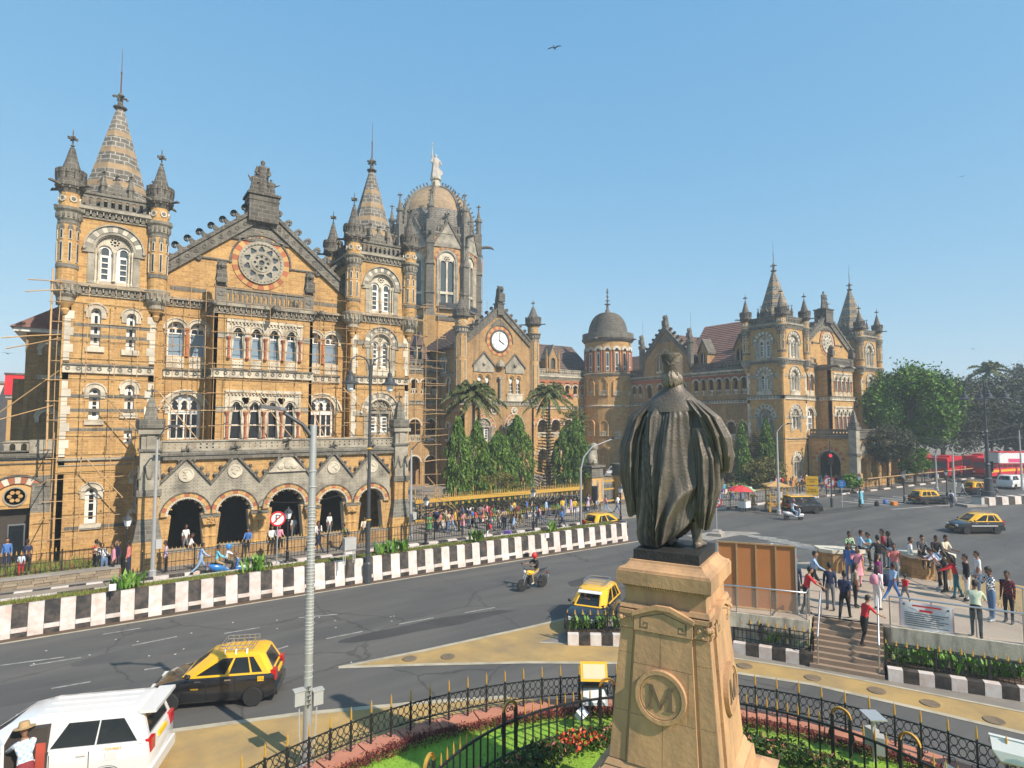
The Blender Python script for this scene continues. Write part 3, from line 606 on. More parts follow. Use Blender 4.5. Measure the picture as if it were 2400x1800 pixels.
def quoin(fr, u, z0, z1, sgn=1):
 z = z0; k = 0
 def f(L): return memo(('quoin', L, sgn), lambda: MB().box(0, -.03, .006, sgn*L, .02, .494).mesh('quoin_stone', WV))
 while z+.5 <= z1:
  fr.add(f(.46 if k % 2 else .3), 'quoin_stone', None, u, z); z += .5; k += 1
def coping(fr, uc, half, z0, z1, w=0, crock=7, t=.75, fine=True):
 """raking gable coping with roundels and curled crockets"""
 ang = atan2(z1-z0, half); L = hypot(half, z1-z0)
 for s in (-1, 1):
  b = MB(); M = Matrix.Translation((0, 0, 0)) @ Matrix.Rotation(-ang if s > 0 else -(pi-ang), 4, 'Y')
  sg = 1 if s > 0 else -1
  b = MB()
  P = [(s*half, z0-t*.2), (s*half, z0+t), (0, z1+t*1.15), (0, z1-t*.25)]
  b.prism(P, -.22, .5, 0); P2 = [(s*half, z0+t*.82), (s*(half+.05), z0+t*1.15), (0, z1+t*1.4), (0, z1+t*.98)]; b.prism(P2, -.34, .6, 1)
  n = int(L/.62)
  for i in range(n):
   q = (i+.7)/n; b.arc(s*half*(1-q), z0+(z1-z0)*q+t*.36, .09, .14, 0, 2*pi, 8, -.26, -.2, 1)
  fr.add(b, 'gable_coping', [GS, DS], uc, 0, w, kind='stuff')
  def cr():
   b = MB(); P = [(-.42, 0), (.35, 0), (.12, .18), (.08, .4), (.16, .5)]; b.prism([(-.46, -.05), (.4, -.05), (.14, .16), (.09, .42), (-.07, .42), (-.12, .2)], -.09, .09)
   b.arc(.13, .46, .05, .2, -.6, pi+.3, 8, -.1, .1); b.ball((.22, 0, .36), .09, 6)
   return b.mesh('crocket', DS)
  me = memo('crocket', cr)
  for i in range(crock):
   q = (i+.55)/(crock+.6)
   o = fr.add(me, 'crocket', None, uc+s*half*(1-q), z0+(z1-z0)*q+t*1.12, w+.1)
   o.rotation_euler = (0, (-ang if s < 0 else ang)*.9+0, fr.rz+(pi if s < 0 else 0)); o.scale = (1.15,)*3
   if s < 0: o.rotation_euler = (0, ang*.9, fr.rz+pi)
def rose(fr, u, v, R, w, fine=True):
 if fine: vouss(fr, u, v, R+.12, R+.52, 0, 2*pi, 30, [RS, BS], w-.05, w+.03)
 else: ring_striped(fr, u, v, R+.12, R+.5, 0, 2*pi, 30, [RS, BS], w-.05, w+.03)
 b = MB(); b.arc(0, 0, R-.1, R+.12, 0, 2*pi, 28, -.16, .02)
 for k in range(36): a = 2*pi*k/36; b.ball(((R-.05)*cos(a), -.17, (R-.05)*sin(a)), .055, 5)
 hs = [foil(R*.69*cos(2*pi*k/10+pi/2), R*.69*sin(2*pi*k/10+pi/2), R*.17, 3, 3, 2*pi*k/10+pi/2) for k in range(10)]
 hs += [circ(R*.31*cos(2*pi*k/8), R*.31*sin(2*pi*k/8), R*.075, 7) for k in range(8)]+[circ(0, 0, R*.13, 10)]
 b.plate(circ(0, 0, R-.08, 28), hs, -.1, 0); b.arc(0, 0, R*.42, R*.47, 0, 2*pi, 20, -.14, -.09); b.arc(0, 0, R*.15, R*.19, 0, 2*pi, 12, -.14, -.09)
 o = fr.add(b, 'rose_window', CS if fine else WS, u, v, w, kind='stuff'); pane(fr, o, circ(0, 0, R-.1, 20), -.012, GG)
 fr.add(MB().arc(0, 0, R+.55, R+.66, -.12, pi+.12, 24, -.12, .02), 'hood_mould', DS, u, v, w)
def fourlight(fr, u, v, wd, H, n=4, lower=False, w=0):
 s = wd/n; zs = H-.95 if not lower else H*.62
 b = MB(); hs = []
 for i in range(n): hs.append(arch((i+.5)*s-wd/2, 0.02, s*.66, zs, 't' if not lower else 't', 8))
 if lower:
  for i in range(n-1): hs.append(foil((i+1)*s-wd/2, H*.83, .30, 4, 4, pi/4))
 b.plate(rect(-wd/2, 0, wd/2, H), hs, -.02, .3)
 b.box(-wd/2-.15, -.14, H, wd/2+.15, .05, H+.18).box(-wd/2-.15, -.06, -.02, -wd/2, .05, H).box(wd/2, -.06, -.02, wd/2+.15, .05, H)
 for k in range(int(wd/.22)): b.box(-wd/2+.22*k+.05, -.12, H-.14, -wd/2+.22*k+.15, 0, H)
 for i in range(n):
  cx = (i+.5)*s-wd/2; b.arc(cx, zs+s*.2, s*.40, s*.47, 0, pi, 8, -.08, -.01)
 fr.add(b, 'arcade_tracery', WS, u, v, w, kind='stuff')
 me = memo('col', lambda: MB().lathe([(.12, 0), (.12, .15), (.075, .22), (.075, .8), (.10, .83), (.10, .88), (.075, .9), (.075, 1.55), (.15, 1.75), (.15, 1.85)], 8).mesh('colonnette', RS))
 for i in range(n+1):
  o = fr.add(me, 'colonnette', None, u-wd/2+i*s, v, w-.1); o.scale = (1, 1, zs/1.9)
 for i in range(n):
  cx = u+(i+.5)*s-wd/2
  wi = fr.add(memo(('4f', round(s, 2), round(zs, 2), lower), lambda: MB().plate(rect(-s*.33, 0, s*.33, zs+s*.45), (grid_panes(-s*.33, 0, s*.33, zs, 1, 2 if lower else 1, .07)+grid_panes(-s*.3, zs, s*.3, zs+s*.42, 2, 1, .04)), .34, .4).mesh('window', WP)), 'window', None, cx, v, w)
  pane(fr, wi, rect(-s*.33, 0, s*.33, zs), .38, GD if lower else GB); pane(fr, wi, rect(-s*.33, zs, s*.33, zs+s*.55), .385, GD)
def pierced(fr, u, v, wd, h, n, m=None, w=0):
 s = wd/n; b = MB().plate(rect(-wd/2, 0, wd/2, h), [foil((i+.5)*s-wd/2+q*s*.2, h*(.3+.4*j), s*.13, 4, 2, 0) for i in range(n) for j in (0, 1) for q in (-1, 1)], -.03, .1)
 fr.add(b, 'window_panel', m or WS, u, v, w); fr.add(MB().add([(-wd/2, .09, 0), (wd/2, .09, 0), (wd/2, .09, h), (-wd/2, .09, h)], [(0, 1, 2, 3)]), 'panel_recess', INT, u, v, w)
# ------------------------------------------------------------ gabled wings (the left one near, the right one far)
def tower_front(fr, tw, typ, fine=True, zlow=0.):
 """one face of a corner tower between its turrets, u from 0 to tw"""
 c = tw/2; holes = [arch(c, 16.98, 2.0, 19.15)]; m = OC
 if typ == 'A':
  la = [(tw*.33, 13.1, .5, 2.35), (tw*.72, 13.0, .5, 2.3), (tw*.35, 8.7, .56, 1.9), (tw*.73, 9.1, .5, 1.75), (tw*.73, 7.2, .42, 1.0), (tw*.36, 2.5, .62, 2.15), (tw*.88, 3.2, .6, 2.2)]
  holes += [lancet_hole(*q) for q in la]
 else: holes += [arch(c, 12.55, 1.7, 14.55), arch(c, 7.5, 2.0, 9.3)]+([arch(c, 1.2, 1.5, 3.3)] if typ == 'B' else [])
 fr.add(MB().plate(rect(-.1, zlow, tw+.1, 21.0), holes, 0, .45), 'wall', m)
 twolight(fr, c, 16.98, 2.0, 3.17, fine)
 if typ == 'A':
  for i, q in enumerate(la): lancet(fr, *q, hd=i != 4)
  for z in (14.3, 13.65, 10.0, 9.15, 8.0, 2.2): fr.add(MB().box(.42, -.006, 0, tw-.3, .01, .2), 'stone_band', GS, 0, z)
 else:
  twolight(fr, c, 12.55, 1.7, 2.85, fine); twolight(fr, c, 7.5, 2.0, 2.8, False, True)
  fr.add(MB().box(-1.1, -.1, 0, 1.1, .05, .55).box(-1.0, -.14, .5, 1.0, .05, .6), 'window_apron', WS, c, 11.98+.0)
  for z in (14.45, 9.0): fr.add(MB().box(0, -.06, 0, .9, .02, .36), 'impost_band', CS, .15, z); fr.add(MB().box(0, -.06, 0, .9, .02, .36), 'impost_band', CS, tw-1.05, z)
  if typ == 'B': twolight(fr, c, 1.2, 1.5, 2.85, False, True)
 cornice(fr, .2, tw-.2, 16.2, .7); cornice(fr, .4, tw-.4, 20.95, .68)
 balustrade(fr, .45, tw-.45, 21.63, .95, GS, .36)
 dotband(fr, 0, tw, 11.55, .4)
 cornice(fr, 0, tw, 5.95, .45, CS, False, .15); fr.add(MB().box(0, -.04, 0, tw, .02, .4), 'frieze', BS, 0, 5.5)
 quoin(fr, 0, 6.5, 11.4) ; quoin(fr, 0, 12.2, 15.2); quoin(fr, tw, 6.5, 11.4, -1); quoin(fr, tw, 12.2, 15.2, -1)
def tower(bd, u0, tw, td, typ, sides, fine=True):
 F = FR(bd, u0, 0); tower_front(F, tw, typ, fine)
 for sd in 'LRB':
  if sd == 'L': f = FR(bd, u0, td, -pi/2); L = td
  elif sd == 'R': f = FR(bd, u0+tw, 0, pi/2); L = td
  else: f = FR(bd, u0+tw, td, pi); L = tw
  if sd in sides: tower_front(f, L, sides[sd], fine)
  else:
   f.add(MB().plate(rect(0, 0, L, 21.0), [], 0, .3), 'wall', OC); cornice(f, .4, L-.4, 20.95, .68); balustrade(f, .45, L-.45, 21.63, .95, GS, .36)
 F.add(MB().box(.2, .2, 21.4, tw-.2, td-.2, 21.55), 'tower_roof', GS)
 for u, w in ((0, 0), (tw, 0), (0, td), (tw, td)): turret(F, u, w)
 spire(F, tw/2, td/2, 21.5, 29.2, min(tw, td)*.5, 33.5)
def statue_fig(b, x, y, z, h, lean=0, mi=0, wide=1.):
 """a draped standing figure as one lofted body"""
 rs = []
 for q, r in ((0, .19), (.05, .2), (.3, .17), (.5, .15), (.62, .155), (.72, .17), (.8, .15), (.84, .06), (.87, .05), (.9, .068), (.95, .075), (1, .02)):
  n = 12; k = 1+0*q
  rs.append([(x+lean*q*h+h*r*wide*cos(2*pi*i/n)*(1+.12*((i % 2)*2-1)*(q < .6)), y+h*r*.75*sin(2*pi*i/n)*(1+.12*((i % 2)*2-1)*(q < .6)), z+h*q) for i in range(n)])
 b.loft(rs, mi)
 for s in (-1, 1): b.tube([(x+lean*.78*h+s*h*.15*wide, y, z+h*.78), (x+lean*.6*h+s*h*.22*wide, y-h*.03, z+h*.62), (x+s*h*.14*wide, y-h*.16, z+h*.52)], [h*.05, h*.042, h*.028], 6, mi)
def lion(b, x, y, z, h, mi=0):
 b.loft([[(x+h*r*cos(t), y+oy*h+h*r*1.15*sin(t), z+h*q) for t in [2*pi*i/8 for i in range(8)]] for q, r, oy in ((0, .22, 0), (.2, .24, 0), (.5, .2, -.02), (.66, .2, -.06), (.8, .22, -.1), (.92, .18, -.12), (1, .08, -.1))], mi)
 b.ball((x, y-h*.3, z+h*.78), h*.1, 6, mi); b.box(x-h*.2, y-h*.34, z+h*.05, x+h*.2, y-h*.22, z+h*.55, mi)
 for s in (-1, 1): b.ball((x+s*h*.15, y-h*.12, z+h*.97), h*.06, 5, mi); b.tube([(x+s*h*.16, y-h*.12, z+h*.5), (x+s*h*.18, y-h*.3, z+h*.1)], h*.06, 5, mi)
def wing(X0, tw, gw, td, label, fine, sidesL, sidesR, typL='A'):
 bd = thing('station_wing', label, 'building', (X0, 44, 0))
 tower(bd, 0, tw, td, typL, sidesL, fine); tower(bd, tw+gw, tw, td, 'C' if fine else 'B', sidesR, fine)
 uc = tw+gw/2; half = gw/2-.45; F = FR(bd, 0, 1.0); ze, za = 18.3, 23.2
 bh = 3.17; sw = (gw/2-.5-bh)/2                          # side bays
 holes = []
 sb = [uc-bh-sw+.02, uc+bh+sw-.02]
 for c in sb:
  for s in (-.66, .66): holes.append(arch(c+s, 12.9, .98, 14.7))
  holes.append(arch(c, 7.4, 1.9, 9.45))
 hw = gw/2-.06
 F.add(MB().plate([(uc-hw, 0), (uc+hw, 0), (uc+hw, ze), (uc+half, ze), (uc, za), (uc-half, ze), (uc-hw, ze)], holes, 0, .45), 'wall', OC)
 F.add(MB().add([(uc-half-.2, .3, ze), (uc, .3, za+.1), (uc, 22, za+.1), (uc-half-.2, 22, ze)], [(0, 1, 2, 3)]).add([(uc+half+.2, .3, ze), (uc, .3, za+.1), (uc, 22, za+.1), (uc+half+.2, 22, ze)], [(3, 2, 1, 0)]), 'roof', RT)
 coping(F, uc, half+.1, ze, za, 0, 8 if fine else 7)
 # carved apex panel, rose, hood ends
 t = .62; az = (za-ze)/half
 F.add(MB().plate([(uc-1.9, za-1.9*az-.15), (uc+1.9, za-1.9*az-.15), (uc, za-.15)], [arch(uc+k*.27, za-1.9*az+.06, .15, za-.75-abs(k)*.27*az-.35, 'r', 4) for k in range(-3, 4)], -.06, .05), 'apex_panel', GS)
 F.add(MB().box(-2, -.12, -.1, 2, .02, .06), 'apex_ledge', DS, uc, za-1.9*az-.18)
 rose(F, uc, 19.9, 1.42, 0, fine)
 for s in (-1, 1):
  F.add(MB().box(0, -.1, -.06, 1.9, .02, .06).arc(1.95, -.05, .04, .2, 0, 2*pi, 8, -.16, .02), 'hood_string', DS, uc+s*2.05, 19.75) if s > 0 else F.add(MB().box(-1.9, -.1, -.06, 0, .02, .06).arc(-1.95, -.05, .04, .2, 0, 2*pi, 8, -.16, .02), 'hood_string', DS, uc-2.05, 19.75)
  F.add(MB().box(-sw+.3, -.02, 0, sw-.3, .01, .28), 'stone_band', GS, uc+s*(bh+sw), 17.3)
 # statue pedestal over the apex
 P = FR(bd, uc, 1.0); P.add(MB().box(-1.0, -.55, za-.4, 1.0, 1.2, za+1.5).box(-1.12, -.67, za+1.5, 1.12, 1.3, za+1.66).box(-1.05, -.6, za+1.1, 1.05, 1.24, za+1.2), 'statue_plinth', DS, kind='stuff')
 for c in sb:
  s = 1
  for q in (-.66, .66):
   wi = F.add(memo('sbw', lambda: MB().plate(arch(0, 0, .98, 1.8), [rect(-.4, .06, .4, 1.5), arch(-.2, 1.58, .3, 1.75), arch(.2, 1.58, .3, 1.75), circ(0, 2.1, .1, 6)], .3, .38).mesh('window', WP)), 'window', None, c+q, 12.9)
   pane(F, wi, rect(-.46, 0, .46, 1.52), .36, GB); pane(F, wi, rect(-.42, 1.52, .42, 2.2), .365, GD)
   hood(F, c+q, 12.9, .98, 2.29, .2, sill=False)
  F.add(memo('sbc', lambda: MB().lathe([(.13, 0), (.09, .1), (.09, 1.5), (.16, 1.8), (.16, 1.9)], 8).mesh('colonnette', RS)), 'colonnette', None, c, 12.9, -.02)
  pierced(F, c-.66, 12.12, 1.0, .72, 3); pierced(F, c+.66, 12.12, 1.0, .72, 3)
  wd = 1.9
  wi = F.add(memo('sbl', lambda: MB().plate(arch(0, 0, 1.9, 2.05), [arch(x, 1.95, .42, 2.25, 't', 6) for x in (-.56, 0, .56)]+[circ(x, 2.68, .12, 7) for x in (-.25, .25)]+grid_panes(-.85, 0, .85, 1.75, 4, 2, .09), .25, .36).mesh('window', WP)), 'window', None, c, 7.4)
  pane(F, wi, rect(-.9, 0, .9, 2.6), .34, GD); hood(F, c, 7.4, 1.9, 3.0, .22, WS, False)
  F.add(MB().arc(0, 0, 1.45, 1.56, .12, pi-.12, 16, -.12, .02), 'hood_mould', WV, c, 9.15)
  F.add(MB().box(-sw+.1, -.08, 0, -.98, .02, .3).box(.98, -.08, 0, sw-.1, .02, .3), 'impost_band', CS, c, 9.3, kind='stuff')
  cornice(F, c-sw+.05, c+sw-.05, 16.2, .6); dotband(F, c-sw+.05, c+sw-.05, 11.55, .4)
 # projecting centre bay
 B = FR(bd, uc-bh, -1.0); W2 = 2*bh
 B.add(MB().plate(rect(0, 6.8, W2, 16.3), [rect(bh-2.3, 12.75, bh+2.3, 15.2), rect(bh-2.28, 7.38, bh+2.28, 10.5)], 0, .45), 'wall', OC)
 for f in (FR(bd, uc-bh, 1.0, -pi/2), FR(bd, uc+bh, -1.0, pi/2)):
  f.add(MB().plate(rect(0, 6.8, 2.0, 16.3), [], 0, .2), 'wall', OC); cornice(f, 0, 2.0, 15.7, .65); dotband(f, 0, 2.0, 11.55, .4)
 fourlight(B, bh, 12.75, 4.6, 2.45); fourlight(B, bh, 7.38, 4.56, 3.1, 4, True)
 for i in range(4): pierced(B, bh+(i-1.5)*1.15, 12.12, .8, .55, 2)
 cornice(B, -.1, W2+.1, 15.7, .7); dotband(B, -.02, W2+.02, 11.55, .42)
 for s in (0, 1): B.add(MB().box(-.55, -.04, 0, .55, .02, .36), 'impost_band', CS, .75 if s == 0 else W2-.75, 14.1); B.add(MB().box(-.55, -.04, 0, .55, .02, .36), 'impost_band', CS, .75 if s == 0 else W2-.75, 9.2)
 B.add(MB().box(0, 0, 16.4, W2, 2, 16.5), 'balcony_floor', GS)
 for u in (0, W2-.62): B.add(MB().box(0, -.1, 0, .62, .4, 1.12).box(-.06, -.16, 1.12, .68, .46, 1.22).arc(.31, .62, .1, .2, 0, 2*pi, 10, -.14, -.09), 'balcony_pier', GS, u, 16.42, kind='stuff')
 balustrade(B, .62, W2-.62, 16.45, 1.05, GS, .3)
 for u in (.31, W2-.31):
  b = MB(); lion(b, 0, .12, 0, 1.5); o = B.add(b, 'lion_statue', DS, u, 17.64)
 for u in (-.2, W2*.55, W2+.3):
  b = MB().tube([(0, 0, 0), (0, -.5, .02), (0, -.9, .1), (0, -1.2, .0), (0, -1.4, -.12)], [.16, .14, .17, .16, .06], 6); b.tube([(-.06, -.5, 0), (-.3, -.6, .35)], [.08, .02], 5).tube([(.06, -.5, 0), (.3, -.6, .35)], [.08, .02], 5)
  B.add(b, 'gargoyle', DS, u, 16.15)
 # ground floor under the bay is closed by the porch; terrace behind
 return bd, uc
XL = -1.9
wl, UCL = wing(XL, 4.65, 12.85, 5.0, 'near ochre gabled station wing with rose window, at left behind scaffolding', True, {}, {})
XR = 73.3
wr, UCR = wing(XR, 5.7, 15.2, 5.2, 'far gabled station wing at right, beside the large green tree', False, {'L': 'B', }, {}, 'B')
# statue groups on the gables
def group(X, z, label, s=1.):
 b = MB(); statue_fig(b, 0, 0, 0, 2.6, 0, 0, .85); statue_fig(b, -.62, -.15, 0, 1.5, .10, 0, 1.05); statue_fig(b, .62, -.15, 0, 1.25, -.05, 0, 1.15)
 b.tube([(.32, -.25, .1), (.36, -.25, 2.0)], [.03, .03], 5).ball((.36, -.25, 2.0), .09, 5); b.tube([(-.8, -.2, .9), (-1.02, -.3, 1.2)], [.06, .05], 5); b.tube([(.8, -.25, .75), (1.15, -.4, .85)], [.07, .03], 5)
 b.box(-.95, -.5, -.12, .95, .45, 0)
 b.build('statue_group', DS, None, (X, 45.3, z), 0, 40, label=label, cat='statue')
group(XL+UCL, 24.98, 'dark stone group of three figures on the near gable apex')
group(XR+UCR, 24.98, 'weathered stone figure group on the far gable apex between two spires')
# near wing: porch of five cusped arches
PO = FR(wl, 2.6-XL-.2+0, -3.3)      # u = X-2.4
pu = lambda X: X-2.4
AR = [(4.46, 1.95, 3.0), (7.12, 1.95, 3.0), (10.24, 2.25, 3.05), (13.25, 1.85, 3.0), (15.98, 1.85, 2.95)]
holes = [arch(pu(x), .95, wd, zs, 'm', lobes=7) for x, wd, zs in AR]
PO.add(MB().plate(rect(0, 0, pu(18.3), 6.3), holes, 0, .7, mi=0, mj=1), 'porch_wall', [OC, WS])
gp = [(4.4, 6.35), (7.07, 6.45), (10.2, 6.85), (13.25, 6.4), (15.98, 6.35)]; val = [3.0, 5.75, 8.55, 11.85, 14.6, 17.35]
zz = [(pu(val[0]), 4.9)]
for i, (x, z) in enumerate(gp): zz += [(pu(x), z-.1), (pu(val[i+1]), 4.75)]
out = [(pu(val[0]), 3.25), (pu(val[-1]), 3.25)]+zz[::-1]
def zbot(x): return max([3.2]+[zs+sqrt(max(0, (wd/2+.36)**2-(x-pu(a))**2)) for a, wd, zs in AR if abs(x-pu(a)) < wd/2+.36])
def ztop(x):
 for (x0, a), (x1, c) in zip(zz[:-1], zz[1:]):
  if x0 <= x <= x1: return a+(c-a)*(x-x0)/(x1-x0)
 return 4.8
b = MB(); xs = [pu(val[0])+i*.06 for i in range(int((pu(val[-1])-pu(val[0]))/.06)+1)]
V = []; F = []
for x in xs: V += [(x, -.1, zbot(x)), (x, -.1, max(ztop(x), zbot(x)+.01)), (x, .0, zbot(x)), (x, .0, max(ztop(x), zbot(x)+.01))]
for i in range(len(xs)-1): F += [(4*i, 4*i+4, 4*i+5, 4*i+1), (4*i+1, 4*i+5, 4*i+7, 4*i+3), (4*i+2, 4*i+6, 4*i+4, 4*i)]
b.add(V, F)
PO.add(b, 'carved_spandrel', CS)
b = MB()
for i in range(int((pu(val[-1])-pu(val[0]))/.24)):
 for j in range(15):
  x, z = pu(val[0])+.12+i*.24, 3.9+j*.19
  if pip((x, z-.12), out) and pip((x, z+.15), out) and all(hypot(x-pu(a), z-c) > wd/2+.5 for a, wd, c in AR): b.add([(x-.06, -.1, z), (x, -.1, z-.06), (x+.06, -.1, z), (x, -.1, z+.06), (x, -.135, z)], [(0, 1, 4), (1, 2, 4), (2, 3, 4), (3, 0, 4)])
PO.add(b, 'diaper_bosses', CS, kind='stuff')
for (x, wd, zs), (gx_, gz_) in zip(AR, gp):
 r = wd/2
 # masks the carved plate inside the arch: ring of voussoirs and a cream inner ring are proud of it
 vouss(PO, pu(x), zs, r+.12, r+.36, 0, pi, 15, [BS, RS, BS], -.17, .02)
 b = MB().arc(0, 0, r*1.0, r+.12, 0, pi, 18, -.15, .1)
 for k in range(24): a = pi*(k+.5)/24; b.ball(((r+.06)*cos(a), -.16, (r+.06)*sin(a)), .045, 5)
 PO.add(b, 'arch_moulding', WS, pu(x), zs, kind='stuff')
 PO.add(MB().arc(0, 0, r+.36, r+.42, 0, pi, 18, -.22, .02), 'hood_mould', DS, pu(x), zs)
for i, (x, z) in enumerate(gp):
 for s, vx in ((-1, val[i]), (1, val[i+1])):
  a = (pu(x), z); c = (pu(vx), 4.75 if 0 < (i+(s > 0)) < 5 else 4.85)
  PO.add(MB().prism([a, (a[0], a[1]+.2), (c[0], c[1]+.2), c], -.24, .02), 'gablet_coping', DS)
  for q in (.3, .6, .85): PO.add(memo('gcr', lambda: MB().ball((0, 0, .12), .12, 6).tube([(0, 0, -.1), (0, 0, .08)], .05, 5).mesh('crocket', DS)), 'crocket', None, a[0]+(c[0]-a[0])*q, a[1]+(c[1]-a[1])*q+.25, -.12)
 b = MB(); finial(b, 0, 0, 0, .75, .09); PO.add(b, 'finial', DS, pu(x), z+.15, -.1)
 if i == 2:
  PO.add(MB().plate([(-1.05, 0), (1.05, 0), (0, 1.05)], [], -.16, -.09).ball((0, -.18, .35), .26, 8, sz=(1, .4, 1.2)).ball((-.42, -.18, .22), .2, 6, sz=(1.2, .4, 1)).ball((.42, -.18, .22), .2, 6, sz=(1.2, .4, 1)).box(-1.2, -.24, -.12, 1.2, 0, 0), 'carved_tympanum', WS, pu(x), 5.45, kind='stuff')
 else:
  b = MB().arc(0, 0, .32, .42, 0, 2*pi, 16, -.17, -.08).prism(circ(0, 0, .32, 14), -.14, -.08)
  for k in range(9): b.ball((random.uniform(-.18, .18), -.15, random.uniform(-.2, .2)), .06, 5)
  PO.add(b, 'carved_medallion', WS, pu(x), z-.95, kind='stuff')
for i, vx in enumerate(val[1:-1]):
 b = MB()
 for s in (-.19, .19): b.lathe([(.23, .9), (.23, 1.05), (.19, 1.1), (.19, 1.6), (.23, 1.63), (.23, 1.72), (.19, 1.75), (.19, 2.38)], 10, s, .1)
 PO.add(b, 'twin_column', BS, pu(vx), 0, -.02, kind='stuff')
 b = MB().prism([(-.36, 2.4), (.36, 2.4), (.48, 2.82), (-.48, 2.82)], -.3, .6, 0).box(-.54, -.36, 2.82, .54, .66, 2.96, 1)
 for k in range(12): b.ball((random.uniform(-.36, .36), -.32, random.uniform(2.5, 2.78)), .07, 5, 0)
 PO.add(b, 'capital', [BS, GS], pu(vx), 0, -.02, kind='stuff')
PO.add(MB().box(0, -.12, 0, pu(18.3), .6, .9).box(0, -.16, .9, pu(18.3), .64, 1.0, 1), 'porch_plinth', [OCD, CO])
PO.add(MB().box(0, -.22, 6.3, pu(18.3), .5, 6.55).box(0, -.3, 6.55, pu(18.3), .5, 6.72).box(0, -.12, 6.72, pu(18.3), 4.2, 6.8), 'porch_cornice', GS, kind='stuff')
balustrade(PO, .5, pu(17.6), 6.8, .66, CS, .34, .16, 'q')
PO.add(MB().box(0, 3.6, 0, pu(18.3), 3.9, 6.7), 'porch_back_wall', INT); PO.add(MB().box(0, .7, .1, .3, 3.6, 6.7).box(pu(18.0), .7, .1, pu(18.3), 3.6, 6.7), 'porch_side_wall', OCD, kind='stuff')  # back wall coloured near-black for its shade; the stone itself is ochre
for X in (2.5, 18.1):                                         # tall pinnacled piers
 b = MB(); h = .52
 b.box(-.75, -.75, 0, .75, .75, 1.75, 0); b.add([(-.72, -.72, 1.75), (.72, -.72, 1.75), (.72, .72, 1.75), (-.72, .72, 1.75), (-h, -h, 3.0), (h, -h, 3.0), (h, h, 3.0), (-h, h, 3.0)], [(0, 1, 5, 4), (1, 2, 6, 5), (2, 3, 7, 6), (3, 0, 4, 7), (4, 5, 6, 7)], 1)
 b.box(-h, -h, 3.0, h, h, 4.3, 0).box(-h-.1, -h-.1, 4.3, h+.1, h+.1, 4.65, 1).box(-h+.02, -h+.02, 4.65, h-.02, h-.02, 6.9, 2)
 for sx, sy, rz in ((0, -1, 0), (-1, 0, -pi/2), (1, 0, pi/2), (0, 1, pi)):
  M = Matrix.Rotation(rz, 4, 'Z')
  for q in (-.25, .25): b.prism([(q-.24, 4.7), (q+.24, 4.7), (q, 5.9)], -h-.05, -h+.05, 2, M) if False else b.prism([(q-.24, 5.3), (q-.16, 5.3), (q, 5.85), (q+.16, 5.3), (q+.24, 5.3), (q, 6.1)], -h-.06, -h+.05, 1, M)
  b.box(-.2, -h-.03, 7.0, .2, -h+.02, 7.75, 2, M)
 b.box(-h-.08, -h-.08, 6.85, h+.08, h+.08, 7.0, 1).box(-h+.05, -h+.05, 7.0, h-.05, h-.05, 7.85, 2)
 b.box(-h-.12, -h-.12, 7.85, h+.12, h+.12, 8.1, 2).lathe([(.62, 8.1), (.74, 8.2), (.74, 8.7), (.62, 8.72)], 10, mi=1).lathe([(.5, 8.7), (.34, 9.35), (.38, 9.4), (.15, 10.0)], 4, mi=1, ph=pi/4); finial(b, 0, 0, 9.95, .8, .08, 1)
 PO.add(b, 'porch_pier', [OC, GS, CS], pu(X), 0, .1, kind='stuff')
# far wing: carriage porch
QX = 79.0; Q = FR(wr, QX-XR, 0.0, -pi/2)
Q.add(MB().plate(rect(0, 0, 6.0, 6.3), [arch(2.7, 0, 3.0, 3.2, 'r', 14)], 0, .7), 'porch_wall', OC)
ring_striped(Q, 2.7, 3.2, 1.72, 2.15, 0, pi, 17, [BS, RS], -.05, .02); Q.add(MB().arc(0, 0, 1.48, 1.72, 0, pi, 16, -.08, .1), 'arch_moulding', CS, 2.7, 3.2)
Q2 = FR(wr, QX-XR, -6.0, 0)
Q2.add(MB().plate(rect(0, 0, 14, 6.3), [arch(u, .9, 1.9, 2.9, 'm', lobes=7) for u in (2.2, 5, 7.8, 10.6)], 0, .7), 'porch_wall', OC)
for u in (2.2, 5, 7.8, 10.6):
 ring_striped(Q2, u, 2.9, 1.15, 1.5, 0, pi, 13, [BS, RS, BS], -.05, .02)
 Q2.add(MB().plate([(-1.4, 4.3), (1.4, 4.3), (0, 6.1)], [], -.06, 0).prism([(-1.5, 4.3), (-1.3, 4.3), (0, 5.95), (1.3, 4.3), (1.5, 4.3), (0, 6.25)], -.16, 0, 1), 'gablet', [CS, DS], u, 0, kind='stuff')
for f, L in ((Q, 6.0), (Q2, 14)):
 f.add(MB().box(0, -.2, 6.3, L, .5, 6.7), 'porch_cornice', GS); balustrade(f, .3, L-.3, 6.75, .8, GS, .4, .16, 'o')
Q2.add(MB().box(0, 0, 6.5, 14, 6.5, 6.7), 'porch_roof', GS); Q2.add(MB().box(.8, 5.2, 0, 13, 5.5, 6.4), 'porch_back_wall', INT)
b = MB().box(-.6, -.6, 0, .6, .6, 2).box(-.48, -.48, 2, .48, .48, 7.8, 2).box(-.62, -.62, 4.2, .62, .62, 4.5, 1).box(-.62, -.62, 7.5, .62, .62, 7.9, 1).lathe([(.6, 7.9), (.7, 8.4)], 8, mi=1).lathe([(.5, 8.4), (.15, 9.9)], 4, mi=1, ph=pi/4); finial(b, 0, 0, 9.8, .8, .08, 1)
Q2.add(b, 'porch_pier', [OC, GS, CS], 0, 0, 0, kind='stuff')
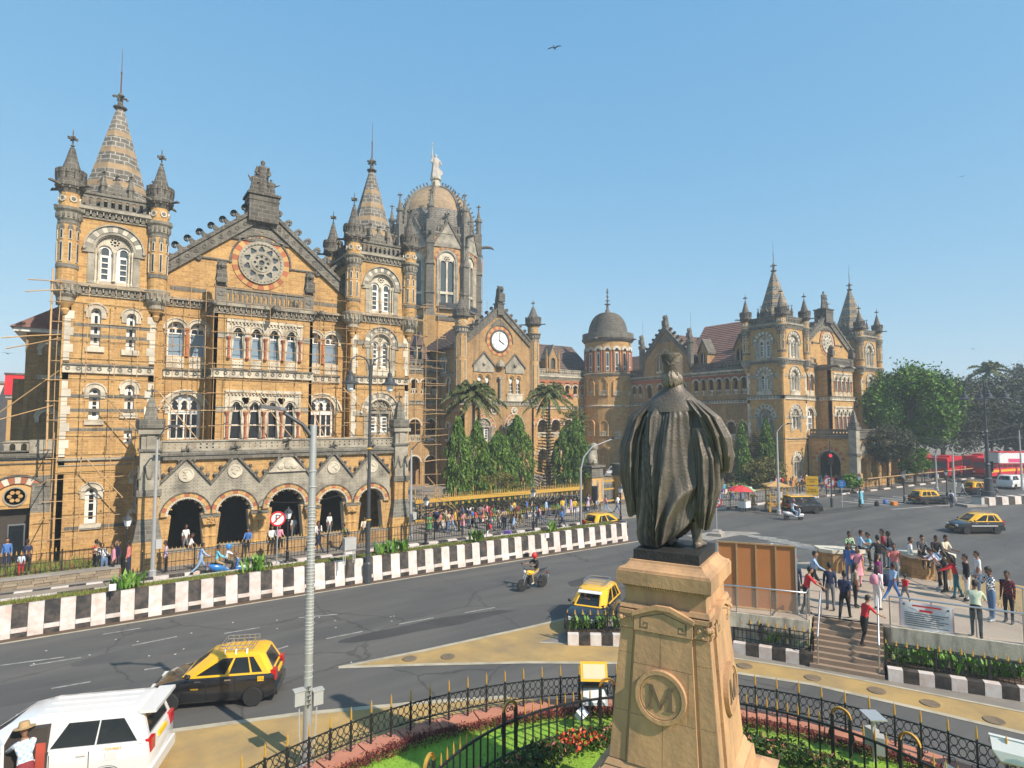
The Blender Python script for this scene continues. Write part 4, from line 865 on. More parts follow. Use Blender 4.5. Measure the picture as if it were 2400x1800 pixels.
# ------------------------------------------------------------ middle and back ranges round the court
def arc_wall(fr, L, z0, z1, levels, m=None, depth=1.9, back=None):
 """wall with rows of open arches before a shaded gallery; levels = (sill, spring, n, fill, kind, ring materials, parapet height)"""
 m = m or OC; holes = []
 for sill, spr, n, fill, kind, rm, ph, u0, u1 in levels:
  s = (u1-u0)/n
  for i in range(n): holes.append(arch(u0+(i+.5)*s, sill, s*fill, spr, kind, 8))
 fr.add(MB().plate(rect(0, z0, L, z1), holes, 0, .4), 'wall', m)
 for sill, spr, n, fill, kind, rm, ph, u0, u1 in levels:
  s = (u1-u0)/n; R = s*fill/2; b = MB()
  top = spr+R*1.3
  for i in range(n):
   c = u0+(i+.5)*s
   b.arc(c, spr, R, R+min(.2, s*(1-fill)/2), 0, pi, 10, -.1, .05, 0)
   if rm and s*(1-fill) > .1: ring = [(b.arc(c, spr, R+.2, R+.2+min(.28, s*.12), pi*k/11, pi*(k+1)/11, 1, -.05, .02, 1+k % 2)) for k in range(11)]
  fr.add(b, 'arch_ring', [WS, RS, BS], 0, 0, kind='stuff')
  b = MB()
  for i in range(n+1):
   c = u0+i*s
   if s*(1-fill) < 1.2: b.lathe([(.15, sill), (.1, sill+.15), (.1, spr-.35), (.17, spr-.1), (.17, spr)], 6, c, .06)
  fr.add(b, 'column', BS, 0, 0, 0, kind='stuff')
  if ph:
   for i in range(n): balustrade(fr, u0+i*s+s*(1-fill)/2, u0+(i+1)*s-s*(1-fill)/2, sill-.02, ph, WS, .26, .08, 'r', .1)
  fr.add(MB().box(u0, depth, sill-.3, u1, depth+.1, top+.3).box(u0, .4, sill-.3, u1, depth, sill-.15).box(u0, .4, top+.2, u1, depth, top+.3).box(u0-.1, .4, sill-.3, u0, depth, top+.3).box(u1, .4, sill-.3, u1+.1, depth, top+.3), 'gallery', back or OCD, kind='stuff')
def roof(bd, P, m=RT, name='roof'):
 """sloping roof of stepped tile courses between an eave line and a ridge line"""
 (a, c, d, e) = [Vector(p) for p in P]; n = max(6, int((e-a).length/.5)); b = MB(); nn = (c-a).cross(e-a).normalized()
 if nn.z < 0: nn = -nn
 for i in range(n):
  q0, q1 = i/n, (i+1)/n; p0, p1, p2, p3 = a.lerp(e, q0), c.lerp(d, q0), c.lerp(d, q1), a.lerp(e, q1)
  b.add([p0+nn*.09, p1+nn*.09, p2+nn*.0, p3+nn*.0, p0, p1], [(0, 1, 2, 3), (0, 4, 5, 1)])
 b.build(name, m, bd, kind=None)
# clock-gabled middle block
cb = thing('clock_building', 'clock gabled middle block of ochre stone between two slim turrets, behind the palms', 'building', (38.4, 67, 0))
F = FR(cb, 0, 0); W = 11.5; C = W/2
hl = [arch(C+s*2.5+q*.6, 12.3, .8, 14.0, 't', 8) for s in (-1, 1) for q in (-1, 1)]+[arch(C+s*2.4, 5.8, 2.2, 7.9) for s in (-1, 1)]+[arch(C+s*2.6, .3, 2.4, 3.0) for s in (-1, 1)]
F.add(MB().plate([(0, 0), (W, 0), (W, 19.3), (C, 23.6), (0, 19.3)], hl, 0, .45), 'wall', OCD)
coping(F, C, C-.7, 19.0, 23.3, 0, 6, .7)
F.add(MB().box(-.5, -.4, 22.9, .5, .6, 24.4).box(-.6, -.5, 24.4, .6, .7, 24.55), 'statue_plinth', DS, C, kind='stuff')
F.add(MB().plate([(-1.5, -1.25), (1.5, -1.25), (0, 0)], [arch(k*.3, -1.15, .15, -.45-abs(k)*.25, 'r', 4) for k in (-2, -1, 0, 1, 2)], -.07, .04), 'apex_panel', GS, C, 22.6)
b = MB().arc(0, 0, 1.32, 1.55, 0, 2*pi, 28, -.2, .02)
for k in range(36): a = 2*pi*k/36; b.ball((1.43*cos(a), -.2, 1.43*sin(a)), .06, 5)
F.add(b, 'clock_frame', DS, C, 19.4, kind='stuff'); ring_striped(F, C, 19.4, 1.56, 2.05, 0, 2*pi, 26, [RS, BS], -.06, .02)
F.add(MB().arc(0, 0, 2.06, 2.2, -.1, pi+.1, 22, -.15, .02), 'hood_mould', DS, C, 19.4)
ck = F.add(MB().prism(circ(0, 0, 1.32, 28), -.1, .02), 'clock_face', mat('clock_white', (.8, .8, .76), .4, var=.03), C, 19.4)
FN = bpy.data.fonts
def text(body, size, mats, parent=None, loc=(0, 0, 0), rot=(pi/2, 0, 0), ext=.005, name='lettering', align='CENTER', sx=1):
 cu = bpy.data.curves.new(name, 'FONT'); cu.body = body; cu.size = size; cu.align_x = align; cu.align_y = 'CENTER'; cu.extrude = ext; cu.resolution_u = 2
 t = bpy.data.objects.new('t', cu); me = bpy.data.meshes.new_from_object(t); bpy.data.objects.remove(t); me.materials.clear(); me.materials.append(mats)
 o = put(name, me, parent, loc); o.rotation_euler = rot; o.scale = (sx, 1, 1); o['kind'] = 'stuff'; return o
for k, nm in enumerate(['XII', 'I', 'II', 'III', 'IV', 'V', 'VI', 'VII', 'VIII', 'IX', 'X', 'XI']):
 a = pi/2-k*pi/6; text(nm, .3, REDP if nm == 'III' else PLB, ck, (1.05*cos(a), -.115, 1.05*sin(a)), (pi/2, -(a-pi/2), 0), name='clock_numeral')
for ln, a, wd in ((.98, pi/2+.02, .1), (.85, pi/2-radians(121), .15)): ck_h = put('clock_hand', MB().box(-.15, -.14, -wd/2, ln, -.11, wd/2).mesh('clock_hand', PLB), ck, ry=-a)
for s in (-1, 1):
 c = C+s*2.5; F.add(MB().plate([(-1.55, 15.1), (1.55, 15.1), (1.55, 15.9), (0, 17.5), (-1.55, 15.9)], [], -.12, 0).prism([(-1.75, 15.75), (0, 17.55), (1.75, 15.75), (1.75, 16.0), (0, 17.85), (-1.75, 16.0)], -.26, 0, 1).ball((0, -.15, 16.2), .28, 8), 'gablet', [CS, DS], c, kind='stuff')
 for q in (-1, 1):
  u = c+q*.6
  wi = F.add(memo('ckw', lambda: MB().plate(arch(0, 0, .8, 1.7, 't', 8), grid_panes(-.38, 0, .38, 1.5, 2, 3, .07)+[circ(0, 2.05, .12, 6)], .2, .3).mesh('window', WP)), 'window', None, u, 12.3); pane(F, wi, rect(-.38, 0, .38, 2.2), .28, GG)
  F.add(memo('cka', lambda: MB().arc(0, 0, .46, .62, -.2, pi+.2, 10, -.1, .02).mesh('arch_ring', BS)), 'arch_ring', None, u, 14.35)
 F.add(MB().box(-1.3, -.1, 0, 1.3, .02, .9).box(-1.4, -.16, .85, 1.4, .02, 1.0), 'window_apron', WS, c, 11.3)
 c = C+s*2.4; twolight(F, c, 5.8, 2.2, 3.2, False, True, [RS, BS]); F.add(MB().arc(0, 0, .35, .55, 0, 2*pi, 14, -.12, .02).ball((0, -.05, 0), .3, 8), 'carved_medallion', WS, c-s*1.5 if s < 0 else c, 10.0, kind='stuff')
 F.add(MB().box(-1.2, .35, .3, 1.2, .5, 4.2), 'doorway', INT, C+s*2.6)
F.add(MB().box(-.35, -.5, 14.2, .35, 0, 14.5).lathe([(.28, 11.2), (.28, 11.5), (.2, 11.6), (.2, 14.2)], 8, 0, -.3).lathe([(.6, 15.9), (.45, 16.4), (.05, 16.9)], 8, 0, -.3), 'canopied_niche', CS, C, 0, kind='stuff')
dotband(F, 0, W, 10.9, .3, CS); cornice(F, 0, W, 10.4, .4, CS, False, .1)
for f, L in ((FR(cb, 0, 13, -pi/2), 13.),):
 f.add(MB().plate(rect(0, 0, L, 18.5), [arch(5, 12.3, .9, 13.8), arch(9.4, 12.3, .9, 13.8), arch(9.4, 6.2, .9, 7.9), arch(10, .3, 1.9, 3.2, 'p')]+[arch(7.4+k, 15.3, .6, 16.7) for k in (0, .9)], 0, .4), 'wall', OCD)
 for u, v, w_, h in ((5, 12.3, .9, 2), (9.4, 12.3, .9, 2), (9.4, 6.2, .9, 2.1), (7.4, 15.3, .6, 1.7), (8.3, 15.3, .6, 1.7)): lancet(f, u, v, w_, h)
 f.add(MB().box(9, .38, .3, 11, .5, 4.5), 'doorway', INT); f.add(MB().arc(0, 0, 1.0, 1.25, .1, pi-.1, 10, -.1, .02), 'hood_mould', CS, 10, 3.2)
 for z in (14.7, 11.6, 9.9, 7.5): f.add(MB().box(0, -.08, 0, L, .02, .22), 'string_course', CS, 0, z)
F.add(MB().box(0, 0, 15, .1, 13, 15.1), 'inner_floor', INT)
roof(cb, [(-.5, -0, 18.3), (-.5, 13, 18.3), (C, 13, 22.8), (C, .3, 22.8)]); roof(cb, [(W+.5, 13, 18.3), (W+.5, 0, 18.3), (C, .3, 22.8), (C, 13, 22.8)])
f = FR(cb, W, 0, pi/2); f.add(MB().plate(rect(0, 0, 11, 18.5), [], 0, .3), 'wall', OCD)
for u in (-.1, W+.1): turret(F, u, .2, 10.2, 11.8, 20.9, .82)
b = MB(); lion(b, 0, 0, 0, 2.3); b.build('lion_statue', DS, None, (38.4+C, 67.1, 24.55), 0, 40, label='crouched stone beast crowning the clock gable', cat='statue')
# recess range between the near wing and the clock block
rb = thing('arcade_building', 'shaded arcaded range with iron canopy roof just right of the scaffolded wing', 'building', (26, 73, 0))
F = FR(rb, 0, 0)
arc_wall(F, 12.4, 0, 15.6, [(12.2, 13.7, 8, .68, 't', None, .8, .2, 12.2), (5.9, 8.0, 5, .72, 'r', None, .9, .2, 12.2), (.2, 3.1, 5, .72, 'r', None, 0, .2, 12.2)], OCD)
balustrade(F, 0, 12.4, 15.6, 1.3, GS, .6, .2, 'o'); cornice(F, 0, 12.4, 15.0, .6); dotband(F, 0, 12.4, 10.9, .35, CS)
roof(rb, [(-1, .6, 16.2), (12.4, .6, 16.2), (12.4, 7, 21), (-1, 7, 21)])
F.add(MB().box(7.2, 1.5, 16, 7.9, 2.6, 19).prism([(6.9, 19), (8.2, 19), (7.55, 20.9)], 1.2, 2.9, 1).box(7.3, 1.45, 16.6, 7.8, 1.5, 18.6, 2), 'roof_dormer', [WS, RT, GD], 2.4, 0, kind='stuff')
# court back range and round domed tower
kb = thing('court_range', 'sunlit two-storey arcaded range with brown tiled roof between clock block and round tower', 'building', (49.9, 78, 0))
F = FR(kb, 0, 0); L = 20.
arc_wall(F, L, 0, 16.2, [(12.5, 14.1, 11, .66, 't', [RS, BS], .75, .3, L-.3), (6, 7.9, 7, .7, 'r', [RS, BS], .8, .3, L-.3), (.3, 3.1, 7, .7, 'p', None, 0, .3, L-.3)])
cornice(F, 0, L, 15.5, .65, WS); balustrade(F, 0, L, 16.2, 1.1, CS, .5, .2, 'o'); dotband(F, 0, L, 10.7, .35)
F.add(MB().box(0, -.05, 0, L, .02, .5), 'frieze', RS, 0, 14.85)
roof(kb, [(-1, .7, 16.4), (L+3, .7, 16.4), (L+3, 8, 22.6), (-1, 8, 22.6)])
F.add(MB().plate([(-.9, 16.3), (.9, 16.3), (.9, 18.6), (0, 20.4), (-.9, 18.6)], [arch(0, 16.8, .9, 18.2)], -.1, 2).prism([(-1.1, 18.3), (0, 20.4), (1.1, 18.3), (1.1, 18.6), (0, 20.9), (-1.1, 18.6)], -.2, 2, 1).lathe([(.22, 16.2), (.22, 18.6), (.02, 20.2)], 6, -1.3, 0, 0).lathe([(.22, 16.2), (.22, 18.6), (.02, 20.2)], 6, 1.3, 0, 0).box(-.45, .2, 16.8, .45, .3, 18.7, 2), 'roof_dormer', [OCD, GS, GG], 12.2, .5, kind='stuff')
for k in (8.1, 9.6): F.add(MB().add([(-.5, -.12, 0), (.45, -.12, -.05), (.5, -.16, .75), (-.55, -.1, .8)], [(0, 1, 2, 3)]), 'hung_cloth', REDP if k < 0 else mat('red_cloth_%d' % k, (.42, .08, .05), .9), k+6.5, 12.45)
tb = thing('round_tower', 'round stone tower with dark ribbed dome and tall ornamented finial', 'tower', (73.0, 76.2, 0))
b = MB(); R = 4.45
tb_w = b.lathe([(R, 0), (R, 11.0)], 32, mi=0); b.build('wall', OC, tb)
prof = MB().lathe([(R, 11), (R+.15, 11.02), (R+.2, 11.2), (R+.05, 11.3)], 32, mi=0); prof.build('string_course', WS, tb)
MB().lathe([(R, 11.3), (R, 16.2)], 32).build('wall', OC, tb); MB().lathe([(R, 16.2), (R+.15, 16.25), (R+.35, 16.6), (R+.1, 16.7), (R*.9, 16.75)], 32).build('cornice', CS, tb)
MB().lathe([(R*.9, 16.7), (R*.9, 22.2)], 32).build('drum_wall', OC, tb)
MB().lathe([(R*.9, 22.1), (R*.95, 22.25), (R*1.0, 22.5), (R*1.03, 22.8), (R*1.0, 22.85), (R*1.0, 23.7), (R*.96, 23.72), (R*.95, 23.2)], 32).build('parapet', GS, tb)
dm = MB(); P = []
for k in range(17):
 t = k/16; a = t*pi/2
 P.append((R*.78*cos(a)**.82 if k < 16 else .26, 23.2+4.4*sin(a)))
for k in range(16): dm.lathe([(P[k][0], P[k][1]), (P[k][0]*.99+.0, P[k+1][1]-.02), P[k+1]], 32)
dm.lathe([(P[-3][0], P[-3][1]), (.5, 27.7), (.25, 28.3)], 20)
dm.build('dome', DS, tb, smooth=30)
b = MB().lathe([(.26, 28.2), (.2, 28.6), (.2, 29.0), (.55, 29.08), (.55, 29.15), (.15, 29.25), (.15, 29.7), (.42, 29.78), (.1, 29.9), (.1, 30.4), (.3, 30.5), (.1, 30.6), (.1, 31.2), (.3, 31.3), (.12, 31.35), (.12, 31.9), (0, 32)], 10); b.build('finial', GS, tb, kind='stuff')
for k in range(16):
 a = 2*pi*k/16; f = FR(tb, R*.9*sin(a), -R*.9*cos(a), a)
 if cos(a+.8) < -.1: continue
 f.add(memo('rtw', lambda: MB().plate(rect(-.28, 0, .28, 3.2), [rect(-.2, .1, .2, .7), rect(-.2, .9, .2, 3.05)], -.06, .04).mesh('window', WP)), 'window', None, 0, 17.0, .0); f.add(memo('rtp', lambda: MB().box(-.22, -.03, .05, .22, .0, 3.1).mesh('pane', GG)), 'pane', None, 0, 17.0, 0)
 f.add(memo('rta', lambda: MB().arc(0, 0, .32, .72, 0, pi, 10, -.14, .1).prism(arch(0, -.15, .5, 0, 'r', 6), -.05, .05, 1).mesh('arch_ring', [WV, GD])), 'arch_ring', None, 0, 20.6)
 f.add(memo('rtc', lambda: MB().lathe([(.1, 16.9), (.1, 20.4), (.16, 20.5)], 6, .55, -.05).lathe([(.1, 16.9), (.1, 20.4), (.16, 20.5)], 6, -.55, -.05).mesh('colonnette', RS)), 'colonnette', None, kind='stuff')
 if k % 4 == 1:
  f.add(MB().tube([(0, 0, 0), (0, -.7, .05), (0, -1.2, -.1)], [.2, .22, .12], 6), 'gargoyle', DS, 0, 22.6)
for k in range(12):
 a = 2*pi*k/12+.1; f = FR(tb, R*sin(a), -R*cos(a), a)
 if cos(a+.8) < -.1: continue
 for v, wd, H, kd in ((12.9, 1.15, 2.0, 't'), (6.1, 1.1, 2.0, 'r'), (.3, 1.2, 3.0, 'p')):
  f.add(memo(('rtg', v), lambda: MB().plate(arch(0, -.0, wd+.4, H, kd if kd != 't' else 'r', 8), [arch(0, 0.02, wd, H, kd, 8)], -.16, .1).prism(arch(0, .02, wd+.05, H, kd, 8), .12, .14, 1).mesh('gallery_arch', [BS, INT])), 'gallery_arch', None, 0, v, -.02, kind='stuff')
  if v > 1: balustrade(f, -.55, .55, v, .8, WS, .25, .08, 'r', -.12)
  f.add(memo(('rtk', v), lambda: MB().lathe([(.17, 0), (.12, .15), (.12, H-.3), (.2, H)], 6, wd/2+.22, -.12).mesh('column', BS)), 'column', None, 0, v)
# north wing: court side, transept gable and roofs
nb = thing('north_range', 'arcaded court side of the far wing with transept gable and brown tiled roofs', 'building', (74, 72, 0))
F = FR(nb, 0, 0, -pi/2)                       # u runs from Y=72 towards the camera
L = 22.7
lv = [(12.4, 14.3, 7, .66, 't', [RS, BS], .75, 13.0, L-.2), (6, 7.9, 5, .66, 'p', [BS, WV], .8, 13.0, L-.2), (.3, 3.1, 5, .66, 'p', None, 0, 13.0, L-.2), (12.4, 14.0, 4, .42, 'r', None, 0, 3.2, 12.4), (6, 7.9, 4, .5, 'r', None, .8, 3.2, 12.4), (.3, 3.1, 4, .6, 'p', None, 0, 3.2, 12.4), (12.4, 14.1, 2, .6, 't', [RS, BS], .75, .4, 3), (6, 7.8, 2, .6, 'r', None, .8, .4, 3)]
arc_wall(F, L, 0, 15.9, lv, OCD)
cornice(F, 0, L, 15.3, .6, WS); balustrade(F, 12.8, L, 15.9, 1.25, DS, .55, .2, 'o'); balustrade(F, 0, 3.0, 15.9, 1.25, DS, .55, .2, 'o'); dotband(F, 0, L, 11.2, .35)
F.add(MB().box(0, -.05, 0, L, .02, .5), 'frieze', RS, 12.8-12.8, 14.75)
g = 7.9
F.add(MB().plate([(3.2, 15.9), (12.6, 15.9), (12.6, 18.6), (g, 22.9), (3.2, 18.6)], [arch(g+k*1.35, 16.6, .62, 19.4-abs(k)*.5) for k in (-1, 0, 1)], -.1, .4), 'gable_wall', OCD)
for k in (-1, 0, 1): lancet(F, g+k*1.35, 16.6, .62, 3.1-abs(k)*.5, True, gm=GG)
coping(F, g, 4.6, 18.4, 22.9, -.1, 6, .62); F.add(MB().plate([(-1.2, -1.2), (1.2, -1.2), (0, 0)], [], -.1, .0), 'apex_panel', GS, g, 22.3, -.1)
b = MB(); lion(b, g, .2, 23.6, 1.9); b.box(g-.5, -.3, 22.6, g+.5, .6, 23.6); F.add(b, 'gable_beast', DS, kind='stuff')
for u in (3.0, 12.8):
 b = MB().lathe([(.25, 16.8), (.5, 17.4), (.5, 20.4), (.62, 20.6), (.62, 21.0), (.4, 21.0), (.4, 21.3)], 8); lion(b, 0, 0, 21.2, 1.6); b.tube([(0, .2, 21.2), (0, .2, 25.2)], .025, 4); F.add(b, 'pinnacle', GS, u, 0, -.1, kind='stuff')
roof(nb, [(.6, -10.5, 16.4), (.6, -23.2, 16.4), (9.2, -23.2, 24.4), (9.2, -8.5, 24.4)], RR); roof(nb, [(.6, 10, 16.4), (.6, -10.5, 16.4), (7, -10.5, 20.5), (7, 10, 20.5)], RT)
roof(nb, [(0, -3.0, 18.3), (9, -3.0, 18.3), (9, -7.9, 22.6), (0, -7.9, 22.6)], RT); roof(nb, [(9, -12.6, 18.3), (0, -12.6, 18.3), (0, -7.9, 22.6), (9, -7.9, 22.6)], RT)
for u in (14.3, 20.6):
 F.add(MB().plate([(-.8, 16.8), (.8, 16.8), (.8, 18.9), (0, 20.6), (-.8, 18.9)], [arch(0, 17.2, .9, 18.4)], 0, 2).prism([(-1, 18.7), (0, 20.6), (1, 18.7), (1, 19.0), (0, 21.1), (-1, 19.0)], -.1, 2, 1).box(-.4, .2, 17.2, .4, .3, 18.8, 2).box(-.05, .15, 17.2, .05, .2, 18.8, 3), 'roof_dormer', [OCD, DS, GD, WP], u, 0, .9, kind='stuff')
# dome over the centre
D = thing('dome_tower', 'octagonal central dome tower with buff and grey ribbed dome, pinnacles and tall traceried windows', 'tower', (45.9, 89.5, 0))
R = 7.2; AP = R*cos(pi/8)
MB().lathe([(R, 0), (R, 24.6)], 8, ph=pi/8).build('wall', OC, D); MB().lathe([(R+.15, 24.4), (R+.4, 25.0), (R+.1, 25.3), (R-.3, 25.4)], 8, ph=pi/8).build('cornice', GS, D)
ROT = -.18
sw = 2*R*sin(pi/8)
for k in range(8):
 a = 2*pi*k/8+ROT
 if cos(a+.47) < -.55: continue
 f = FR(D, AP*sin(a), -AP*cos(a), a)
 f.add(MB().plate([(-sw/2, 25), (sw/2, 25), (sw/2, 38.4), (-sw/2, 38.4)], [arch(0, 26.6, 2.7, 34.2, 'r', 14)], 0, .5), 'drum_wall', OC)
 def trac():
  b = MB(); hs = [arch(s*.62, .2, .95, 7.0, 'r', 8) for s in (-1, 1)]+[circ(0, 7.75, .14, 7)]+[circ(.36*cos(q), 7.75+.36*sin(q), .13, 6) for q in [2*pi*i/6 for i in range(6)]]
  b.plate(arch(0, 0, 2.7, 7.6, 'r', 14), hs, .15, .4); b.box(-1.3, .1, 2.1, 1.3, .2, 2.5)
  for s in (-1, 1):
   for q in (1.2, 1.45, 1.7): b.lathe([(.14, 0), (.09, .2), (.09, 7.3), (.16, 7.6)], 6, s*q, .02-(q-1.2)*.3)
  return b.mesh('window_tracery', WS)
 o = f.add(memo('dtrac', trac), 'window_tracery', None, 0, 26.6, kind='stuff'); pane(f, o, rect(-1.3, .1, 1.3, 8.6), .36, GG)
 ring_striped(f, 0, 34.2, 1.75, 2.15, 0, pi, 15, [RS, BS], -.1, .02); f.add(memo('dar', lambda: MB().arc(0, 0, 1.35, 1.75, 0, pi, 14, -.06, .2).mesh('arch_moulding', CS)), 'arch_moulding', None, 0, 34.2)
 f.add(MB().plate([(-2.3, 36.2), (2.3, 36.2), (0, 40.2)], [], -.2, .3).prism([(-2.5, 36.1), (0, 40.3), (2.5, 36.1), (2.5, 36.5), (0, 40.9), (-2.5, 36.5)], -.35, .3, 1).box(-.02, -.3, 40.5, .02, -.2, 41), 'window_gable', [CS, DS], kind='stuff') if True else None
 b = MB(); finial(b, 0, 0, 40.6, 2.0, .14); f.add(b, 'finial', GS, 0, 0, 0)
 cornice(f, -sw/2, sw/2, 37.9, .6); balustrade(f, -sw/2+.3, sw/2-.3, 38.5, 1.3, GS, .45, .15)
 f.add(MB().box(-1.5, -.6, 26.2, 1.5, 0, 26.4).box(-1.4, -.6, 26.4, 1.4, -.55, 27.2, 1), 'window_balcony', [GS, BK], kind='stuff')
 # corner buttress with pinnacle
 a2 = a+pi/8; f2 = FR(D, (R+.15)*sin(a2), -(R+.15)*cos(a2), a2)
 f2.add(MB().box(-.85, -.9, 0, .85, .5, 25).add([(-.85, -.9, 25), (.85, -.9, 25), (.85, .5, 25), (-.85, .5, 25), (-.6, -.5, 26), (.6, -.5, 26), (.6, .5, 26), (-.6, .5, 26)], [(0, 1, 5, 4), (1, 2, 6, 5), (2, 3, 7, 6), (3, 0, 4, 7)], 1), 'buttress', [OC, GS])
 b = MB().box(-.55, -.5, 26, .55, .5, 33.5, 0).box(-.65, -.62, 28.6, .65, .5, 28.9).prism([(-.7, 33.2), (.7, 33.2), (0, 35.4)], -.65, .5).prism([(-.45, 27), (.45, 27), (0, 28.3)], -.56, .5).box(-.6, -.55, 36.5, .6, .5, 40.2).lathe([(.5, 40), (.55, 40.2), (.42, 40.3), (.42, 42.2), (.6, 42.4), (.6, 42.8), (.35, 43), (.08, 44.6)], 8); finial(b, 0, 0, 44.5, 1.1, .12); b.box(-.5, -.45, 33, .5, .45, 36.6)
 f2.add(b, 'pinnacle', GS, kind='stuff')
 f2.add(MB().tube([(0, -.5, 0), (0, -1.4, .1), (0, -2.2, 0), (0, -2.6, -.3)], [.25, .26, .22, .1], 6), 'gargoyle', DS, 0, 38)
prof = [(5.9, 38.8), (6.15, 40), (6.15, 41.4), (5.95, 42.8), (5.5, 44.2), (4.8, 45.5), (3.8, 46.6), (2.5, 47.5), (1.1, 48.2)]
for j in range(8):
 (r0, z0), (r1, z1) = prof[j], prof[j+1]; b = MB(); n = 3
 for i in range(n):
  q0, q1 = i/n, (i+1)/n; b.lathe([(r0+(r1-r0)*q0+.03, z0+(z1-z0)*q0), (r0+(r1-r0)*q1+.03, z0+(z1-z0)*q1-.02), (r0+(r1-r0)*q1, z0+(z1-z0)*q1)], 32)
 b.build('dome_course', SPB if j in (3, 4, 5, 6, 7) else SPD, D, smooth=30)
for k in range(8):
 a = 2*pi*(k+.5)/8+ROT; M = Matrix.Rotation(a, 3, 'Z'); b = MB()
 b.tube([M @ Vector((0, -r-.1, z)) for r, z in prof], [.34]*6+[.3, .25, .2], 6)
 for j in range(len(prof)-1):
  for q in (.25, .75):
   r = prof[j][0]+(prof[j+1][0]-prof[j][0])*q; z = prof[j][1]+(prof[j+1][1]-prof[j][1])*q
   nz = Vector((0, -(prof[j+1][1]-prof[j][1]), prof[j][0]-prof[j+1][0])).normalized(); p = Vector((0, -r-.2, z))
   b.tube([M @ p, M @ (p+nz*.35), M @ (p+nz*.6+Vector((0, 0, .12)))], [.12, .1, .15], 5)
 b.build('dome_rib', GS, D, kind='stuff')
b = MB().lathe([(1.1, 48.1), (1.2, 48.5), (.8, 48.7), (.7, 49.6), (.95, 49.7), (.95, 50.0), (.6, 50.1)], 12); b.build('lantern', WS, D)
b = MB(); statue_fig(b, 0, 0, 0, 4.1, 0, 0, 1.0)
b.tube([(-.55, 0, 3.1), (-.75, -.05, 3.9), (-.72, -.05, 4.7)], [.18, .14, .1], 6).tube([(-.72, -.05, 4.6), (-.68, -.05, 5.6)], [.06, .05], 5).lathe([(.05, 5.5), (.16, 5.7), (.0, 6.1)], 6, -.68, -.05).arc(.75, 1.1, .1, .55, 0, 2*pi, 10, -.1, .1)
b.build('dome_statue', mat('white_marble', (.44, .41, .36), .7, dirt=(.2, .18, .15), damt=.6), None, (45.9, 89.5, 50.1), 0, 40, label='white robed statue raising a torch on top of the great dome', cat='statue')
# flag masts and the iron canopy behind the clock gable
b = MB(); b.tube([(0, 0, 17), (0, 0, 37)], .07, 6).tube([(-2, -1, 17), (-2, -1, 30)], .05, 5).tube([(1.6, 1, 17), (1.6, 1, 29.5)], .05, 5).box(-.1, -.03, 34.2, .1, .03, 36.4, 1)
b.build('flag_masts', [GP, REDP], None, (53.2, 86, 0), label='slim white flag masts between the dome and clock gable', cat='mast', kind='stuff')
# left rear of the near wing, entrance hall and town beyond
eb = thing('entrance_hall', 'low station entrance hall with red and white striped arch at left edge', 'building', (-9.5, 45, 0))
F = FR(eb, 0, 0); u0 = 9.5-3.9
F.add(MB().plate(rect(0, 0, 7.9, 6.3), [rect(u0-1.0, .1, u0+1.15, 3.55)], 0, .5), 'wall', OC)
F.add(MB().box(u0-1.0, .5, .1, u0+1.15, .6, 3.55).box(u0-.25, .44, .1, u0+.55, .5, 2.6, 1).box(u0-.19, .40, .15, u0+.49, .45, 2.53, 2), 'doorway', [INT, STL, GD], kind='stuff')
vouss(F, u0+.15, 3.85, 1.15, 1.55, 0, pi, 15, [RS, WV], -.1, .03); F.add(MB().arc(0, 0, 1.56, 1.66, 0, pi, 18, -.16, .02), 'hood_mould', DS, u0+.15, 3.85)
F.add(MB().plate([(-1.15, 0), (1.15, 0)]+[(1.15*cos(pi*i/12), 1.15*sin(pi*i/12)) for i in range(1, 12)], [circ(-.1, .5, .5, 16)], -.04, .02), 'tympanum', BS, u0+.15, 3.75); F.add(MB().plate(circ(0, 0, .5, 16), [circ(.25*cos(q), .25*sin(q), .12, 6) for q in [2*pi*i/6 for i in range(6)]], -.0, .06).arc(0, 0, .48, .56, 0, 2*pi, 16, -.08, 0, 0), 'round_window', CS, u0+.05, 4.25)
F.add(MB().box(0, -.1, 3.45, u0-1.0, .02, 3.8).box(u0+1.15, -.1, 3.45, 7.9, .02, 3.8), 'impost_band', CS, kind='stuff')
cornice(F, 0, 7.9, 6.1, .5, DS, False, .2); F.add(MB().box(0, -.05, 6.55, 7.9, .4, 6.9), 'parapet', GS); balustrade(F, 0, 6.2, 6.75, .72, CS, .5); F.add(MB().box(6.2, -.1, 6.7, 7.9, .4, 7.5), 'parapet_pier', CS)
F.add(MB().box(6.4, -.5, 0, 7.9, 0, 3.3).add([(6.4, -.5, 3.3), (7.9, -.5, 3.3), (7.9, 0, 5.4), (6.4, 0, 5.4)], [(0, 1, 2, 3)], 1), 'buttress', [OC, GS])
F.add(MB().box(0, .5, 6.2, 7.9, 8, 6.3), 'roof', GS)
qb = thing('rear_block', 'shaded rear block of the station with red tiled eaves at the left edge', 'building', (-4.6, 56, 0))
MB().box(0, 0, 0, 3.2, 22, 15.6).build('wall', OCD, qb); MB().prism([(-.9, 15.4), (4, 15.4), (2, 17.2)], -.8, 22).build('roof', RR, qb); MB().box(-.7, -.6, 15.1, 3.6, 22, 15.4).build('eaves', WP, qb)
f = FR(qb, 0, 22, -pi/2)
for z in (12, 7):
 for u in (14, 17, 20): lancet(f, u, z, .9, 2.2)
f = FR(qb, 0, 0)
for z in (12, 7): lancet(f, 1.4, z, .9, 2.3)
MB().box(-1.2, 6, 0, 0, 22, 12).build('wall', OCD, qb)
